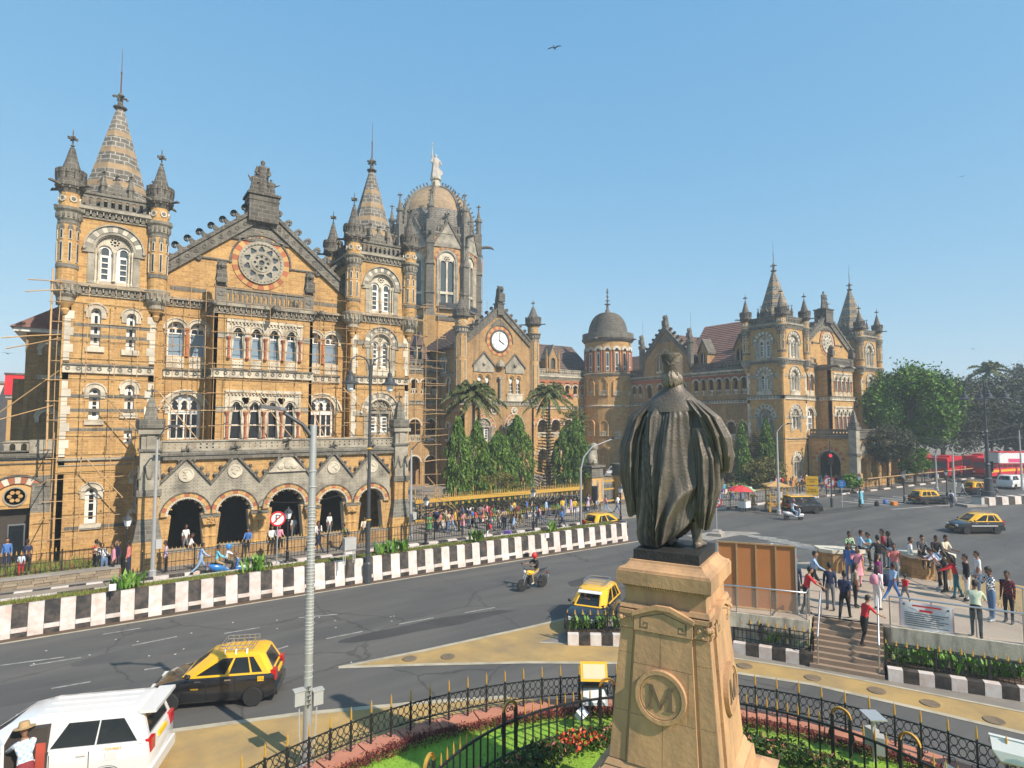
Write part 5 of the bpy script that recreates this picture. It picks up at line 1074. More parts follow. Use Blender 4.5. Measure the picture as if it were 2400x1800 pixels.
def city(X, Y, w_, d_, h, m, label, rows, cols, cap=None):
 o = thing('apartment_block', label, 'building', (X, Y, 0)); MB().box(0, 0, 0, w_, d_, h).build('wall', m, o)
 for i in range(rows):
  for j in range(cols):
   f = FR(o, 0, 0); wi = f.add(memo(('cw', w_, cols), lambda: MB().plate(rect(0, 0, w_/cols*.5, 1.3), [rect(.08, .08, w_/cols*.5-.08, 1.2)], -.06, .02).mesh('window', WP)), 'window', None, (j+.25)*w_/cols, h-2.6-i*3.0); pane(f, wi, rect(0, 0, w_/cols*.5, 1.3), -.01, GD)
 MB().box(-.2, -.2, h, w_+.2, d_+.2, h+.3).build('roof_slab', cap or CO, o); return o
PK = mat('pink_render', (.62, .50, .44), .85, dirt=(.35, .28, .24), damt=.4)
city(-12.4, 96, 3.2, 10, 13.2, PK, 'tall pale pink block beyond the entrance hall, beside the red roof sheet', 3, 1)
o = city(-9.0, 92, 4.6, 10, 11.3, BS, 'old ochre house under a red metal sheet roof, at the left edge', 2, 2); MB().box(-.3, -.4, 11.7, 4.8, -.2, 14.1).build('red_sheet', REDP, o); MB().box(-.4, -.5, 14.1, 5, 3, 14.3).build('sheet_roof', DS, o)
city(-22, 120, 9, 10, 12.5, WP, 'white apartment block at the far left edge of the skyline', 3, 3)
# ------------------------------------------------------------ vegetation
import numpy as np
RNG = np.random.default_rng(11)
def leafmat(name, col, rough=.55, var=.35, tr=.0):
 m = mat(name, col, rough, var=var, scale=1.3, spec=.2, rnd=.06)
 b = m.node_tree.nodes['Principled BSDF']
 if tr: b.inputs['Transmission Weight'].default_value = 0; b.inputs['Subsurface Weight'].default_value = 0
 return m
L_ASH = [leafmat('ashoka_leaf', (.10, .18, .03)), leafmat('ashoka_leaf_deep', (.055, .11, .022)), leafmat('ashoka_leaf_young', (.17, .27, .04))]
L_GRN = [leafmat('bright_leaf', (.11, .22, .02)), leafmat('mid_leaf', (.06, .13, .018)), leafmat('deep_leaf', (.03, .065, .015))]
L_GRY = [leafmat('dusty_leaf', (.075, .08, .045), .8), leafmat('dusty_leaf_deep', (.042, .05, .028), .8), leafmat('dusty_leaf_pale', (.12, .12, .08), .8)]
L_CON = [leafmat('conifer_needle', (.045, .05, .022)), leafmat('conifer_dry', (.09, .065, .035)), leafmat('conifer_green', (.05, .08, .025))]
L_PALM = [leafmat('palm_leaf', (.085, .115, .03)), leafmat('palm_leaf_pale', (.16, .18, .075)), leafmat('palm_dry', (.22, .17, .09))]
L_HEDGE = [leafmat('hedge_leaf', (.15, .20, .035)), leafmat('hedge_leaf_pale', (.24, .27, .06)), leafmat('hedge_leaf_deep', (.06, .09, .02))]
L_RED = [leafmat('red_leaf', (.15, .03, .03)), leafmat('red_leaf_dark', (.07, .018, .02)), leafmat('red_leaf_pale', (.26, .075, .055))]
L_CAN = [leafmat('canna_leaf', (.09, .21, .025)), leafmat('canna_leaf_pale', (.17, .29, .05)), leafmat('canna_leaf_deep', (.045, .11, .018))]
L_OLV = [leafmat('olive_leaf', (.14, .13, .03)), leafmat('olive_leaf_deep', (.075, .075, .02)), leafmat('olive_leaf_pale', (.22, .18, .05))]
TRK = mat('bark', (.13, .095, .065), .95, var=.35, scale=6, bump=.5, bscale=10); TRP = mat('palm_bark', (.22, .18, .13), .95, var=.3, scale=6)
def leafmesh(name, C_, D_, size, asp, mats, parent=None, loc=(0, 0, 0), mix=(.5, .35, .15), kind='stuff', jit=.5, **k):
 """many diamond leaves: centres C_, axis directions D_"""
 n = len(C_); D_ = D_/np.linalg.norm(D_, axis=1, keepdims=True)
 R_ = RNG.normal(size=(n, 3)); A = np.cross(D_, R_); A /= np.linalg.norm(A, axis=1, keepdims=True)
 s = size*(1+jit*(RNG.random((n, 1))-.5)*2)
 V = np.empty((n, 4, 3)); V[:, 0] = C_-D_*s*.5; V[:, 2] = C_+D_*s*.5; V[:, 1] = C_+A*s*asp*.5-D_*s*.05; V[:, 3] = C_-A*s*asp*.5-D_*s*.05
 me = bpy.data.meshes.new(name); me.vertices.add(4*n); me.vertices.foreach_set('co', V.ravel().astype(np.float32))
 me.loops.add(4*n); me.loops.foreach_set('vertex_index', np.arange(4*n, dtype=np.int32)); me.polygons.add(n)
 me.polygons.foreach_set('loop_start', np.arange(0, 4*n, 4, dtype=np.int32));
 for m in mats: me.materials.append(m)
 me.polygons.foreach_set('material_index', RNG.choice(len(mats), n, p=mix).astype(np.int32)); me.update(); me.validate()
 return put(name, me, parent, loc, kind=kind, **k)
def rdir(n, up=0.): d = RNG.normal(size=(n, 3)); d[:, 2] += up; return d
def ashoka(x, y, h, r, label, n=7600, z=0.05):
 t = thing('ashoka_tree', label, 'tree', (x, y, z), group=None)
 MB().tube([(0, 0, 0), (.05, 0, h*.5), (0, 0, h*.97)], [.14, .09, .02], 7).build('trunk', TRK, t)
 k = n//14; q = RNG.random(k)**.8; a = RNG.random(k)*2*np.pi
 prof = r*np.clip((1-q)*2.4, 0.04, 1)**.7*(1+.2*np.sin(q*23+a*3+x))*(.8+.2*np.minimum(1, q*5)); rr = prof*np.sqrt(.35+.65*RNG.random(k))
 base = np.stack([rr*np.cos(a), rr*np.sin(a), h*(.06+.93*q)], 1)
 m = 14; P = np.repeat(base, m, 0); j = np.tile(np.arange(m), k)
 out = np.stack([np.cos(np.repeat(a, m)), np.sin(np.repeat(a, m)), np.zeros(k*m)], 1)
 P = P+out*(j[:, None]*.012)+RNG.normal(size=P.shape)*.05; P[:, 2] -= j*.055
 D_ = out*.5+RNG.normal(size=P.shape)*.35; D_[:, 2] -= 1.0
 leafmesh('crown', P, D_, .30, .32, L_ASH, t); return t
def blob_tree(name, x, y, h, rx, ry, rz, zc, label, mats, n, leaf, trunk=.2, nclump=40, z=0., droop=0., mix=(.5, .35, .15), asp=.5, cat='tree', cl=.26, trm=None, tip=None):
 """crown of leaf clumps spread through an uneven ellipsoid, on a trunk with limbs"""
 t = thing(name, label, cat, (x, y, z))
 rs = np.random.default_rng(int(abs(x*31+y*17))); K = nclump
 d = rs.normal(size=(K, 3)); d /= np.linalg.norm(d, axis=1, keepdims=True); rad = .45+.55*rs.random((K, 1))**.5
 c = d*rad*np.array([rx, ry, rz]); c[:, 2] += zc
 b = MB(); top = zc-rz*.35
 b.tube([(0, 0, 0), (rx*.04, 0, top*.5), (0, 0, top)], [trunk*1.3, trunk, trunk*.7], 8)
 for i in range(min(K, 16)):
  p = c[i]; b.tube([(0, 0, top*.85), (p[0]*.5, p[1]*.5, top+(p[2]-top)*.55), tuple(p)], [trunk*.45, trunk*.25, trunk*.06], 5)
 b.build('trunk', trm or TRK, t)
 w_ = rs.integers(0, K, n); o = rs.normal(size=(n, 3))*np.array([rx, ry, rz*.8])*cl*.62
 P = c[w_]+o; D_ = RNG.normal(size=(n, 3)); D_[:, 2] += .2-droop
 leafmesh('crown', P, D_, leaf, asp, mats, t, mix=mix); return t
def conifer(x, y, h, r, label, n=4200):
 t = thing('conifer_tree', label, 'tree', (x, y, 0.05)); MB().tube([(0, 0, 0), (0, 0, h)], [.16, .03], 7).build('trunk', TRK, t)
 P = []; Dd = []
 lv = 26
 for i in range(lv):
  q = i/lv; z = h*(.05+.93*q); R = r*(1-q)**.7+.06
  for j in range(9):
   a = 2*pi*j/9+i*.5+random.uniform(-.25, .25); rr = R*random.uniform(.75, 1.1)
   for k in range(max(4, int(22*rr/r))):
    s = (k+1)/22*r;
    if s > rr: break
    for e in range(2): P.append((s*cos(a)+random.uniform(-.07, .07), s*sin(a)+random.uniform(-.07, .07), z+.12*s*s+random.uniform(-.06, .06))); Dd.append((cos(a)+random.uniform(-.8, .8), sin(a)+random.uniform(-.8, .8), random.uniform(-.1, .9)))
 leafmesh('crown', np.array(P), np.array(Dd), .26, .28, L_CON, t); return t
def palm(x, y, h, L, label, nf=22, up=.75, fan=False, trunk=.2, z=0.05, lean=0, mats=None):
 t = thing('fan_palm' if fan else 'palm_tree', label, 'palm', (x, y, z)); mats = mats or L_PALM
 b = MB(); pts = [(lean*(q/10)**2, 0, h*q/10) for q in range(11)]; b.tube(pts, [trunk*(1.25-.5*q/10) for q in range(11)], 10)
 for i in range(1, 28):
  zz = h*i/28; b.lathe([(trunk*(1.27-.5*i/28), zz), (trunk*(1.2-.5*i/28), zz+.05)], 10, lean*(i/28)**2)
 b.build('trunk', TRP, t)
 C0 = Vector((lean, 0, h)); P = []; Dd = []; fb = MB()
 for i in range(nf):
  a = 2.4*i; e = (up+.55)*(1-(i/nf)*1.25)                # older fronds lower
  l = L*random.uniform(.85, 1.1)
  if fan:
   d = Vector((cos(a)*cos(e), sin(a)*cos(e), sin(e))); c = C0+d*l*.5; side = d.cross(Vector((0, 0, 1))).normalized()
   fb.tube([C0, c], [.03, .02], 4)
   for k in range(15):
    g = (k-7)/7*1.35; dd = (d*cos(g)+side*sin(g)); q = c
    for s in (.18, .42): P.append(q+dd*l*s+Vector((0, 0, -.25*l*s*s))); Dd.append(dd+Vector((0, 0, -.5*s)))
  else:
   pts = []; n = 12
   for k in range(n+1):
    s = k/n; pts.append(C0+Vector((cos(a)*(cos(e)*l*s), sin(a)*(cos(e)*l*s), sin(e)*l*s*1.0-1.05*l*.55*s*s)))
   fb.tube(pts, [.045*(1-.8*k/n) for k in range(n+1)], 4)
   sd = Vector((-sin(a), cos(a), 0))
   for k in range(1, n*3):
    s = k/(n*3); j = int(s*n); p = pts[j].lerp(pts[j+1], s*n-j); tg = (pts[j+1]-pts[j]).normalized(); w_ = (.75*sin(pi*min(1, s*.9+.12)))*.85
    for sg in (-1, 1):
     q = sd*sg*.75+tg*.55+Vector((0, 0, -.55)); P.append(p+q.normalized()*w_*.42); Dd.append(q)
 fb.build('frond_ribs', mats[1], t, kind='stuff')
 leafmesh('fronds', np.array([tuple(p) for p in P]), np.array([tuple(p) for p in Dd]), (.62*L/2.4 if fan else .78*L/3), (.13 if not fan else .16), mats, t, mix=(.55, .33, .12), jit=.25); return t
def canna(x, y, z, h, n, spread, label, group=None):
 t = thing('canna_plant', label, 'plant', (x, y, z), group=group); b = MB()
 for i in range(n):
  a = random.uniform(0, 2*pi); r = random.uniform(0, spread); bx, by = r*cos(a)*1.8, r*sin(a)*.8; a2 = random.uniform(0, 2*pi); hh = h*random.uniform(.6, 1.15); ln = random.uniform(.12, .32)*hh; wd = hh*.12
  d = Vector((cos(a2), sin(a2), 0)); s = Vector((-sin(a2), cos(a2), 0)); o = Vector((bx, by, 0))
  m0, m1, m2 = o+Vector((0, 0, hh*.1)), o+d*ln*.6+Vector((0, 0, hh*.6)), o+d*ln*1.7+Vector((0, 0, hh))
  b.add([m0-s*wd*.25, m0+s*wd*.25, m1+s*wd, m2, m1-s*wd], [(0, 1, 2, 4), (2, 3, 4)], random.choices((0, 1, 2), (.5, .3, .2))[0])
 b.build('leaves', L_CAN, t, kind='stuff'); return t
def hedge(name, label, P, wd, h, mats, dens=260, leaf=.09, z=0, cat='hedge', mix=(.5, .3, .2)):
 P = [Vector(p) for p in P]; C_ = []
 for a, b_ in zip(P[:-1], P[1:]):
  n = int((b_-a).length*dens); u = (b_-a); nn = Vector((-u.y, u.x)).normalized()
  for i in range(n):
   p = a+u*random.random()+nn*random.uniform(-.5, .5)*wd*(1+.15*sin(i)); e = .8+.3*sin(p.x*3.1+p.y*2.3)*.5; C_.append((p.x, p.y, z+h*e*random.random()**.55))
 C_ = np.array(C_); return leafmesh(name, C_, rdir(len(C_), .5), leaf, .55, mats, label=label, cat=cat, mix=mix)
def at(px, Y): return FY(px, 1000, Y).x
def ht(px, py, Y, z=0.): p = FY(px, py, Y); return p.z-z
# trees of the station garden
ashoka(at(1075, 51), 51, ht(1075, 975, 51), 1.25, 'slender drooping ashoka tree nearest the scaffold, leftmost of the garden ashokas')
ashoka(at(1118, 52), 52, ht(1118, 985, 52), 1.25, 'slender drooping ashoka tree under the feathery palm, second from the scaffold')
ashoka(at(1168, 52), 52, ht(1168, 1010, 52), 1.95, 'broad low ashoka tree with slanting right side below the clock gable', 9500)
ashoka(at(1212, 54), 54, ht(1212, 972, 54), 1.75, 'deep green pointed ashoka tree standing just left of the dark conifer', 9500)
ashoka(at(1322, 56), 56, ht(1322, 1000, 56), 1.45, 'ashoka tree immediately right of the dark conifer'); ashoka(at(1350, 55), 55, ht(1350, 975, 55), 1.55, 'tall ashoka tree with a fan palm behind its top', 9000)
conifer(at(1282, 57), 57, ht(1282, 950, 57), 1.9, 'dark tiered conifer with brownish needles below the second feathery palm', 4000)
palm(at(1110, 56), 56, ht(1110, 925, 56), 3.5, 'large feathery palm with drooping grey green fronds, left of the clock turret', 38)
palm(at(1287, 60), 60, ht(1287, 925, 60), 3.4, 'large feathery palm right of the clock block, above the dark conifer', 34)
palm(at(1346, 58), 58, ht(1346, 995, 58), 2.3, 'pale green fan palm rising behind the tall ashoka', 26, .9, True, .16)
for (px, Y, py, r, kd, lb) in ((1702, 47, 1000, 1.35, 'c', 'dark conifer tree right of the bronze statue, left of its pair'), (1768, 47, 1010, 1.4, 'c', 'dark conifer tree between the two bright ashokas by the far wing'), (1738, 46.5, 985, .8, 'a', 'bright green thin ashoka tree beside the bronze statue'), (1795, 46, 980, .95, 'a', 'bright green thin ashoka tree nearest the far wing')):
 (conifer if kd == 'c' else ashoka)(at(px, Y), Y, ht(px, py, Y), r, lb)
blob_tree('mango_tree', at(1790, 44.8), 44.8, 4.2, 2.9, 2.0, 1.6, 2.1, 'round yellowish mango tree in front of the far wing corner', L_OLV, 9000, .26, .14, 40, z=0)
# big trees to the right of the far wing
blob_tree('rain_tree', 99.5, 40.2, 17, 5.6, 6.0, 5.6, 10.6, 'tall bright green tree hiding the right end of the far wing', L_GRN, 46000, .42, .5, 64, mix=(.42, .36, .22))
blob_tree('street_tree', 84.5, 36.6, 7, 3.0, 3.0, 2.1, 5.6, 'small grey green street tree in front of the far porch', L_GRY, 12000, .27, .16, 46)
blob_tree('street_tree', 92.0, 36.4, 5, 1.9, 1.9, 1.7, 3.3, 'low green tree beside the pavement under the tall bright tree', L_GRN, 5000, .26, .14, 26)
for i, (x, y, rx, rz, zc, m, lb) in enumerate(((118, 58, 9, 6, 11, L_GRN, 'broad dark tree rising behind the tall bright green tree'), (128, 46, 8.5, 6.2, 9.5, L_GRY, 'dusty grey leaved tree behind the red buses'), (138, 38, 8.5, 6.5, 10, L_GRY, 'dusty tree behind the tall square lamp post'), (146, 30, 8.5, 6, 9, L_GRY, 'dusty dark tree over the bus shelter at the right edge'), (150, 60, 10, 7, 12.5, L_GRY, 'large greyish tree in the skyline right of the far wing'), (168, 48, 10, 7, 13.5, L_GRY, 'pale leafless looking tree on the right skyline'), (176, 30, 11, 7, 13.5, L_GRY, 'farthest pale tree at the right edge of the skyline'), (112, 68, 8, 5, 12.5, L_GRN, 'dark tree crown showing just behind the far wing turret'))):
 blob_tree('park_tree', x, y, zc+rz, rx, rx, rz, zc, lb, m, 21000 if i < 4 else 15000, .55, .35, 46, mix=(.4, .42, .18))
palm(at(2322, 42)-0, 42, ht(2322, 870, 42), 4.4, 'coconut palm standing out above the trees behind the tall lamp post', 18, .8, lean=.8, trunk=.2); palm(150, 27, 11.5, 4.2, 'coconut palm with pale fronds at the right edge of the trees', 16, .7, lean=-.5)
# shrubs along the golden fence
hedge('clipped_hedge', 'pale clipped hedge behind the white kerb along the station pavement', [(22.6, 44.3), (30, 44.2), (39.2, 43.8)], 1.1, .75, L_HEDGE, 420, .15, .1)
hedge('clipped_hedge', 'pale hedge behind the umbrella stall and yellow booth', [(46.5, 45.2), (60, 45.2), (66, 44.9)], 1.2, 1.1, L_HEDGE, 300, .18, .1)
hedge('garden_shrubs', 'dark low shrubs at the foot of the ashoka trees', [(22.5, 47.5), (32, 47.5), (41, 47.2)], 2.2, 1.2, L_CON, 200, .2, .0)
blob_tree('dry_tree', at(1180, 46.2), 46.2, 3.4, 2.1, 1.2, .8, 3.1, 'small dry brown thin leaved tree leaning over the golden fence', L_OLV, 1500, .16, .09, 20)
blob_tree('young_tree', at(1372, 45.5), 45.5, 3.8, .9, .8, 1.2, 2.9, 'sparse young tree beside the stone lion gate pillar', L_HEDGE, 1300, .2, .06, 16)
blob_tree('potted_tree', at(2000, 36.0), 36.4, 2.4, 1.5, 1.0, .7, 1.5, 'small light green shrub by the far pavement, right of the traffic light', L_CAN, 2200, .26, .07, 18)
for (px, py, n, w_, lb) in ((300, 1392, 46, .45, 'canna clump on the median nearest the left edge, by the small white lamp'), (605, 1352, 60, .5, 'canna clump on the median in front of the blue scooter'), (915, 1307, 60, .6, 'grassy canna clump on the median beside the grey box'), (1122, 1283, 40, .3, 'canna clump on the median below the walkers with red bag'), (1316, 1262, 24, .18, 'single canna plant on the median nearest the statue')):
 p = G(px, py-10, 1.2); canna(p.x, min(max(p.y, 31.8), 32.3), 1.2, .75, n, w_, lb)
tufts('dry_weeds', lambda: (random.uniform(-7, 1), random.uniform(40.2, 43.5)), 900, .5, LFG, .45, 'sparse weeds on the red soil strip at the left', 'weeds', wd=.03)
# ------------------------------------------------------------ vehicles (local +x is forward)
CBK = mat('black_car_paint', (.010, .010, .012), .22, var=.1, coat=.8, dirt=(.05, .045, .04), damt=.2); CYL = mat('taxi_yellow', (.80, .44, .01), .25, var=.05, coat=.6, dirt=(.6, .35, .05), damt=.3)
CWH = mat('white_car_paint', (.66, .66, .65), .22, var=.03, coat=.7); CSV = mat('silver_car_paint', (.42, .44, .46), .25, .4, var=.05, coat=.6); CRD = mat('bus_red', (.55, .015, .03), .35, var=.1, coat=.3)
TYR = mat('tyre_rubber', (.018, .018, .018), .85); RIM = mat('wheel_rim', (.50, .50, .51), .35, .7); CGL = clear('car_window', (.02, .026, .026), .5); CGL.node_tree.nodes['Principled BSDF'].inputs['Specular IOR Level'].default_value = .9; TRM = mat('black_trim', (.02, .02, .022), .55)
RLT = mat('tail_lamp_red', (.45, .008, .01), .15, var=.05, coat=.5); HLT = mat('headlamp_lens', (.62, .62, .58), .1, var=.05, coat=.6); PLT = mat('yellow_plate', (.80, .48, .02), .5, var=.05); ORL = mat('orange_lens', (.8, .2, .01), .2); CHR = mat('chrome', (.7, .7, .72), .12, .95)
WSH = glass('windscreen', (.10, .13, .14), .05); SEAT = mat('red_seat', (.42, .07, .04), .8); CRT = mat('red_stripe_band', (.62, .05, .05), .5)
def wheel_meshes(r, wd):
 def f():
  t = MB(); t.lathe([(r*.66, -wd/2), (r*.92, -wd/2), (r, -wd*.36), (r, wd*.36), (r*.92, wd/2), (r*.66, wd/2)], 24)
  h = MB(); h.lathe([(.0, -wd*.30), (r*.14, -wd*.34), (r*.18, -wd*.26), (r*.5, -wd*.24), (r*.56, -wd*.4), (r*.67, -wd*.46), (r*.67, wd*.3)], 24)
  for i in range(8): a = 2*pi*i/8; h.box(r*.30, -.012, -wd*.31, r*.48, .012, -wd*.22, 1, Matrix.Rotation(a, 4, 'Z'))
  rot = Matrix.Rotation(pi/2, 4, 'X')
  for q in (t, h): q.v = [tuple(rot @ Vector(p)) for p in q.v]
  return t.mesh('tyre', TYR, 40), h.mesh('rim', [RIM, TRM], 40)
 return memo(('wh', r, wd), f)
def wheels(t, xs, y, r, wd):
 for x in xs:
  for s in (-1, 1):
   tm, hm = wheel_meshes(r, wd); o = put('wheel', tm, t, (x, s*y, r), pi if s < 0 else 0); put('rim', hm, o)
def car(spec, label, x, y, rz, cat='taxi', group=None, z=0):
 L, W, Hh = spec['L'], spec['W'], spec['H']; t = thing(spec['name'], label, cat, (x, y, z), rz, group)
 low, up = spec['low'], spec['up']; hw = W/2
 rings = []
 for (sx, zb, zt, q) in spec['st']:                         # stations: x, bottom, top, width factor
  w_ = hw*q; m = zb+(zt-zb)*.55
  rings.append([(sx, -w_*.86, zb), (sx, -w_*.97, zb+.07), (sx, -w_*1.0, m), (sx, -w_*.985, zt-.09), (sx, -w_*.93, zt-.015), (sx, -w_*.6, zt+.012), (sx, 0, zt+.022), (sx, w_*.6, zt+.012), (sx, w_*.93, zt-.015), (sx, w_*.985, zt-.09), (sx, w_, m), (sx, w_*.97, zb+.07), (sx, w_*.86, zb)])
 MB().loft(rings[::-1]).build('body', low, t, smooth=38)
 # cabin: belt and roof outlines
 b0, b1, r0, r1, zb, zr, wb, wr = spec['cab']               # belt rear/front x, roof rear/front x, heights, half widths
 zm = zb+(zr-zb)*.88
 def lv(xa, xc, w_, z, c=.12): return [(xa, -w_+c, z), (xa+c, -w_, z), (xc-c*2.2, -w_, z), (xc, -w_+c*1.6, z), (xc, w_-c*1.6, z), (xc-c*2.2, w_, z), (xa+c, w_, z), (xa, w_-c, z)]
 R0, R1 = lv(b0, b1, wb, zb-.04), lv(b0+(r0-b0)*.86, b1+(r1-b1)*.86, wb+(wr-wb)*.86, zm)
 MB().loft([R1, lv(r0+.03, r1-.05, wr-.05, zr-.02), lv(r0+.18, r1-.22, wr-.2, zr)]).build('roof', up, t, smooth=35)
 def P(q, v, s, d=0):                                       # point on the side of the cabin: q along (0 rear..1 front), v up
  xa, xc, w_ = b0+(r0-b0)*.86*v, b1+(r1-b1)*.86*v, wb+(wr-wb)*.86*v; c = .12
  return Vector((xa+c+(xc-c*2.2-xa-c)*q, s*(w_-d), zb-.04+(zm-zb+.04)*v))
 def E(front, q, v, d=0):
  xx = (b1+(r1-b1)*.86*v-d) if front else (b0+(r0-b0)*.86*v+d); w_ = wb+(wr-wb)*.86*v-(.19 if front else .12); return Vector((xx, (q*2-1)*w_*(1 if front else -1), zb-.04+(zm-zb+.04)*v))
 sh = MB(); H4 = [[(q0, .1), (q1, .1), (q2, .93), (q3, .93)] for q0, q1, q2, q3 in spec['win']]
 for mp, hs in ((lambda q, v, d: P(q, v, -1, d), H4), (lambda q, v, d: P(q, v, 1, d), H4), (lambda q, v, d: E(1, q, v, d), [[(.05, .07), (.95, .07), (.94, .95), (.06, .95)]]), (lambda q, v, d: E(0, q, v, d), [[(.08, .12), (.92, .12), (.9, .93), (.1, .93)]])):
  b = MB().plate(rect(0, 0, 1, 1), hs, 0, .03); sh.add([mp(x, z, y) for x, y, z in b.v], b.f)
  for h_ in hs: MB().add([mp(q, v, .012) for q, v in h_], [tuple(range(len(h_)))]).build('window', CGL, t)
 for k0, k1 in ((0, 1), (2, 3), (4, 5), (6, 7)): sh.add([R0[k0], R0[k1], R1[k1], R1[k0]], [(0, 1, 2, 3)])
 sh.build('cabin', up, t)
 MB().box(b0+.1, -wb+.08, zb-.03, b1-.1, wb-.08, zb+.03).build('interior_trim', TRM, t)
 for s in (-1, 1): MB().loft([[(xx+dx, s*.36+y, z) for dx, y in ((0, -.2), (.12, -.2), (.12, .2), (0, .2))] for xx, z in ((-.28, zb-.05), (-.36, zb+.22), (-.38, zb+.36))]).build('seat', SEAT if s < 0 else TRM, t)
 MB().box(-1.25, -.55, zb-.05, -1.1, .55, zb+.22).build('rear_seat', TRM, t)
 r = spec['r']; wheels(t, spec['wx'], hw-.05, r, .18)
 b = MB()
 for wx in spec['wx']:
  for s in (-1, 1): M = Matrix.Translation((wx, s*(hw*.985-.02 if s > 0 else hw*.985-.02), r)); y0, y1 = sorted((s*hw*.86, s*hw*1.012)); b.arc(wx, r, r*1.03, r*1.15, -.25, pi+.25, 14, y0, y1)
 b.build('wheel_arch', TRM, t, kind='stuff')
 for dx in spec['seam']:
  for s in (-1, 1): MB().box(dx-.006, s*hw*1.002-.004, .3, dx+.006, s*hw*1.002+.004, zb-.08).build('door_seam', TRM, t)
 for dx in spec['hand']:
  for s in (-1, 1): MB().box(dx-.09, s*(hw+.004)-.018, zb-.16, dx+.09, s*(hw+.004)+.018, zb-.12).build('door_handle', low if low is not CBK else CHR, t)
 f, bk = L/2, -L/2
 for s in (-1, 1):
  MB().loft([[(f+dx, s*(hw*.60)+dy, z0) for dy, z0 in ((-.15, spec['hz']-.16), (.13, spec['hz']-.16), (.13, spec['hz']-.04), (-.12, spec['hz']-.01))] for dx in (-.3, -.0)]).build('headlight', HLT, t)
  tl = spec['tl']; MB().box(bk-.012, s*hw*.72-.12 if s > 0 else s*hw*.72-.13, tl[0], bk+.16, s*hw*.72+.14 if s > 0 else s*hw*.72+.13, tl[1]).build('tail_light', RLT, t)
  MB().ball((b1-.28, s*(hw+.09), zb+.05), .085, 8, sz=(.6, 1, .8)).build('wing_mirror', low if cat != 'taxi' else TRM, t, smooth=True)
 MB().box(f-.04, -.26, .38, f+.02, .26, .49).build('number_plate', PLT, t); MB().box(bk-.02, -.26, spec['pz'], bk+.04, .26, spec['pz']+.11).build('number_plate', PLT, t)
 MB().box(f-.05, -.36, .52, f+.012, .36, .66).build('grille', TRM, t); MB().box(bk-.05, -hw*.9, .26, bk+.1, hw*.9, .5).build('bumper', low, t); MB().box(f-.12, -hw*.88, .22, f+.03, hw*.88, .44).build('bumper', low, t)
 if spec.get('rack'):
  b = MB(); x0, x1, yw, z0 = r0+.3, r1-.22, wr-.12, zr
  for s in (-1, 1): b.tube([(x0, s*yw, z0+.10), (x1, s*yw, z0+.10)], .012, 5).tube([(x0, s*yw, z0+.2), (x1, s*yw, z0+.2)], .012, 5)
  for k in range(7): xx = x0+(x1-x0)*k/6; b.tube([(xx, -yw, z0+.2), (xx, -yw, z0+.08), (xx, yw, z0+.08), (xx, yw, z0+.2)], .010, 5)
  for xx in (x0, x1): b.tube([(xx, -yw, z0+.2), (xx, yw, z0+.2)], .012, 5)
  for k in (1, 3, 5):
   for s in (-1, 1): xx = x0+(x1-x0)*k/6; b.tube([(xx, s*yw, z0+.1), (xx, s*(yw+.08), z0-.02)], .014, 5)
  b.build('roof_rack', CHR, t, kind='stuff')
 return t
HATCH = dict(name='taxi_car', L=3.56, W=1.54, H=1.55, low=CBK, up=CYL, r=.285, wx=(-1.14, 1.2), seam=(-.62, .18, .92), hand=(-.42, .42), hz=.72, tl=(.70, 1.0), pz=.78, rack=True,
 st=[(-1.78, .36, .78, .84), (-1.74, .27, .92, .93), (-1.5, .2, .97, 1.0), (-.6, .18, .97, 1.0), (.5, .18, .95, 1.0), (.85, .18, .92, 1.0), (1.25, .2, .86, .98), (1.58, .22, .77, .93), (1.72, .27, .68, .86), (1.78, .34, .58, .78)],
 cab=(-1.70, .92, -1.36, .12, .97, 1.52, .755, .60), win=((.07, .21, .25, .15), (.235, .52, .535, .27), (.57, .955, .80, .575)))
MPV = dict(name='passenger_van', L=4.6, W=1.80, H=1.80, low=CWH, up=CWH, r=.33, wx=(-1.42, 1.3), seam=(-1.05, -.25, .82), hand=(-.9, .0), hz=.85, tl=(.85, 1.15), pz=.95,
 st=[(-2.3, .42, .9, .86), (-2.25, .32, 1.1, .95), (-1.9, .25, 1.15, 1.0), (-.4, .22, 1.13, 1.0), (.9, .22, 1.1, 1.0), (1.35, .22, 1.06, .99), (1.8, .24, .98, .95), (2.15, .28, .86, .87), (2.3, .38, .7, .76)],
 cab=(-2.24, 1.62, -2.02, .55, 1.14, 1.78, .86, .70), win=((.02, .275, .295, .10), (.285, .555, .565, .305), (.83, .93, .745, .73)))
VANT = dict(name='taxi_van', L=3.37, W=1.41, H=1.64, low=CBK, up=CBK, r=.27, wx=(-.95, .95), seam=(-.35, .5), hand=(.0, .65), hz=.75, tl=(.62, .92), pz=.55, rack=True,
 st=[(-1.68, .3, .92, .92), (-1.6, .2, .98, 1.0), (0, .18, .98, 1.0), (1.2, .18, .97, 1.0), (1.55, .2, .93, .97), (1.68, .3, .7, .88)],
 cab=(-1.66, 1.5, -1.58, .95, .97, 1.6, .70, .62), win=((.04, .33, .335, .06), (.36, .62, .62, .365), (.65, .95, .86, .655)))
OLD = dict(HATCH, name='old_taxi', L=3.93, H=1.47, st=[(-1.96, .36, .82, .9), (-1.9, .26, .93, .98), (-.5, .2, .92, 1.0), (.6, .2, .9, 1.0), (1.5, .22, .86, .97), (1.9, .26, .8, .93), (1.96, .34, .62, .88)], cab=(-1.85, .72, -1.6, .32, .91, 1.44, .74, .63), wx=(-1.15, 1.2), tl=(.6, .8), pz=.5, win=((.04, .3, .31, .07), (.33, .56, .56, .335), (.6, .95, .85, .605)))
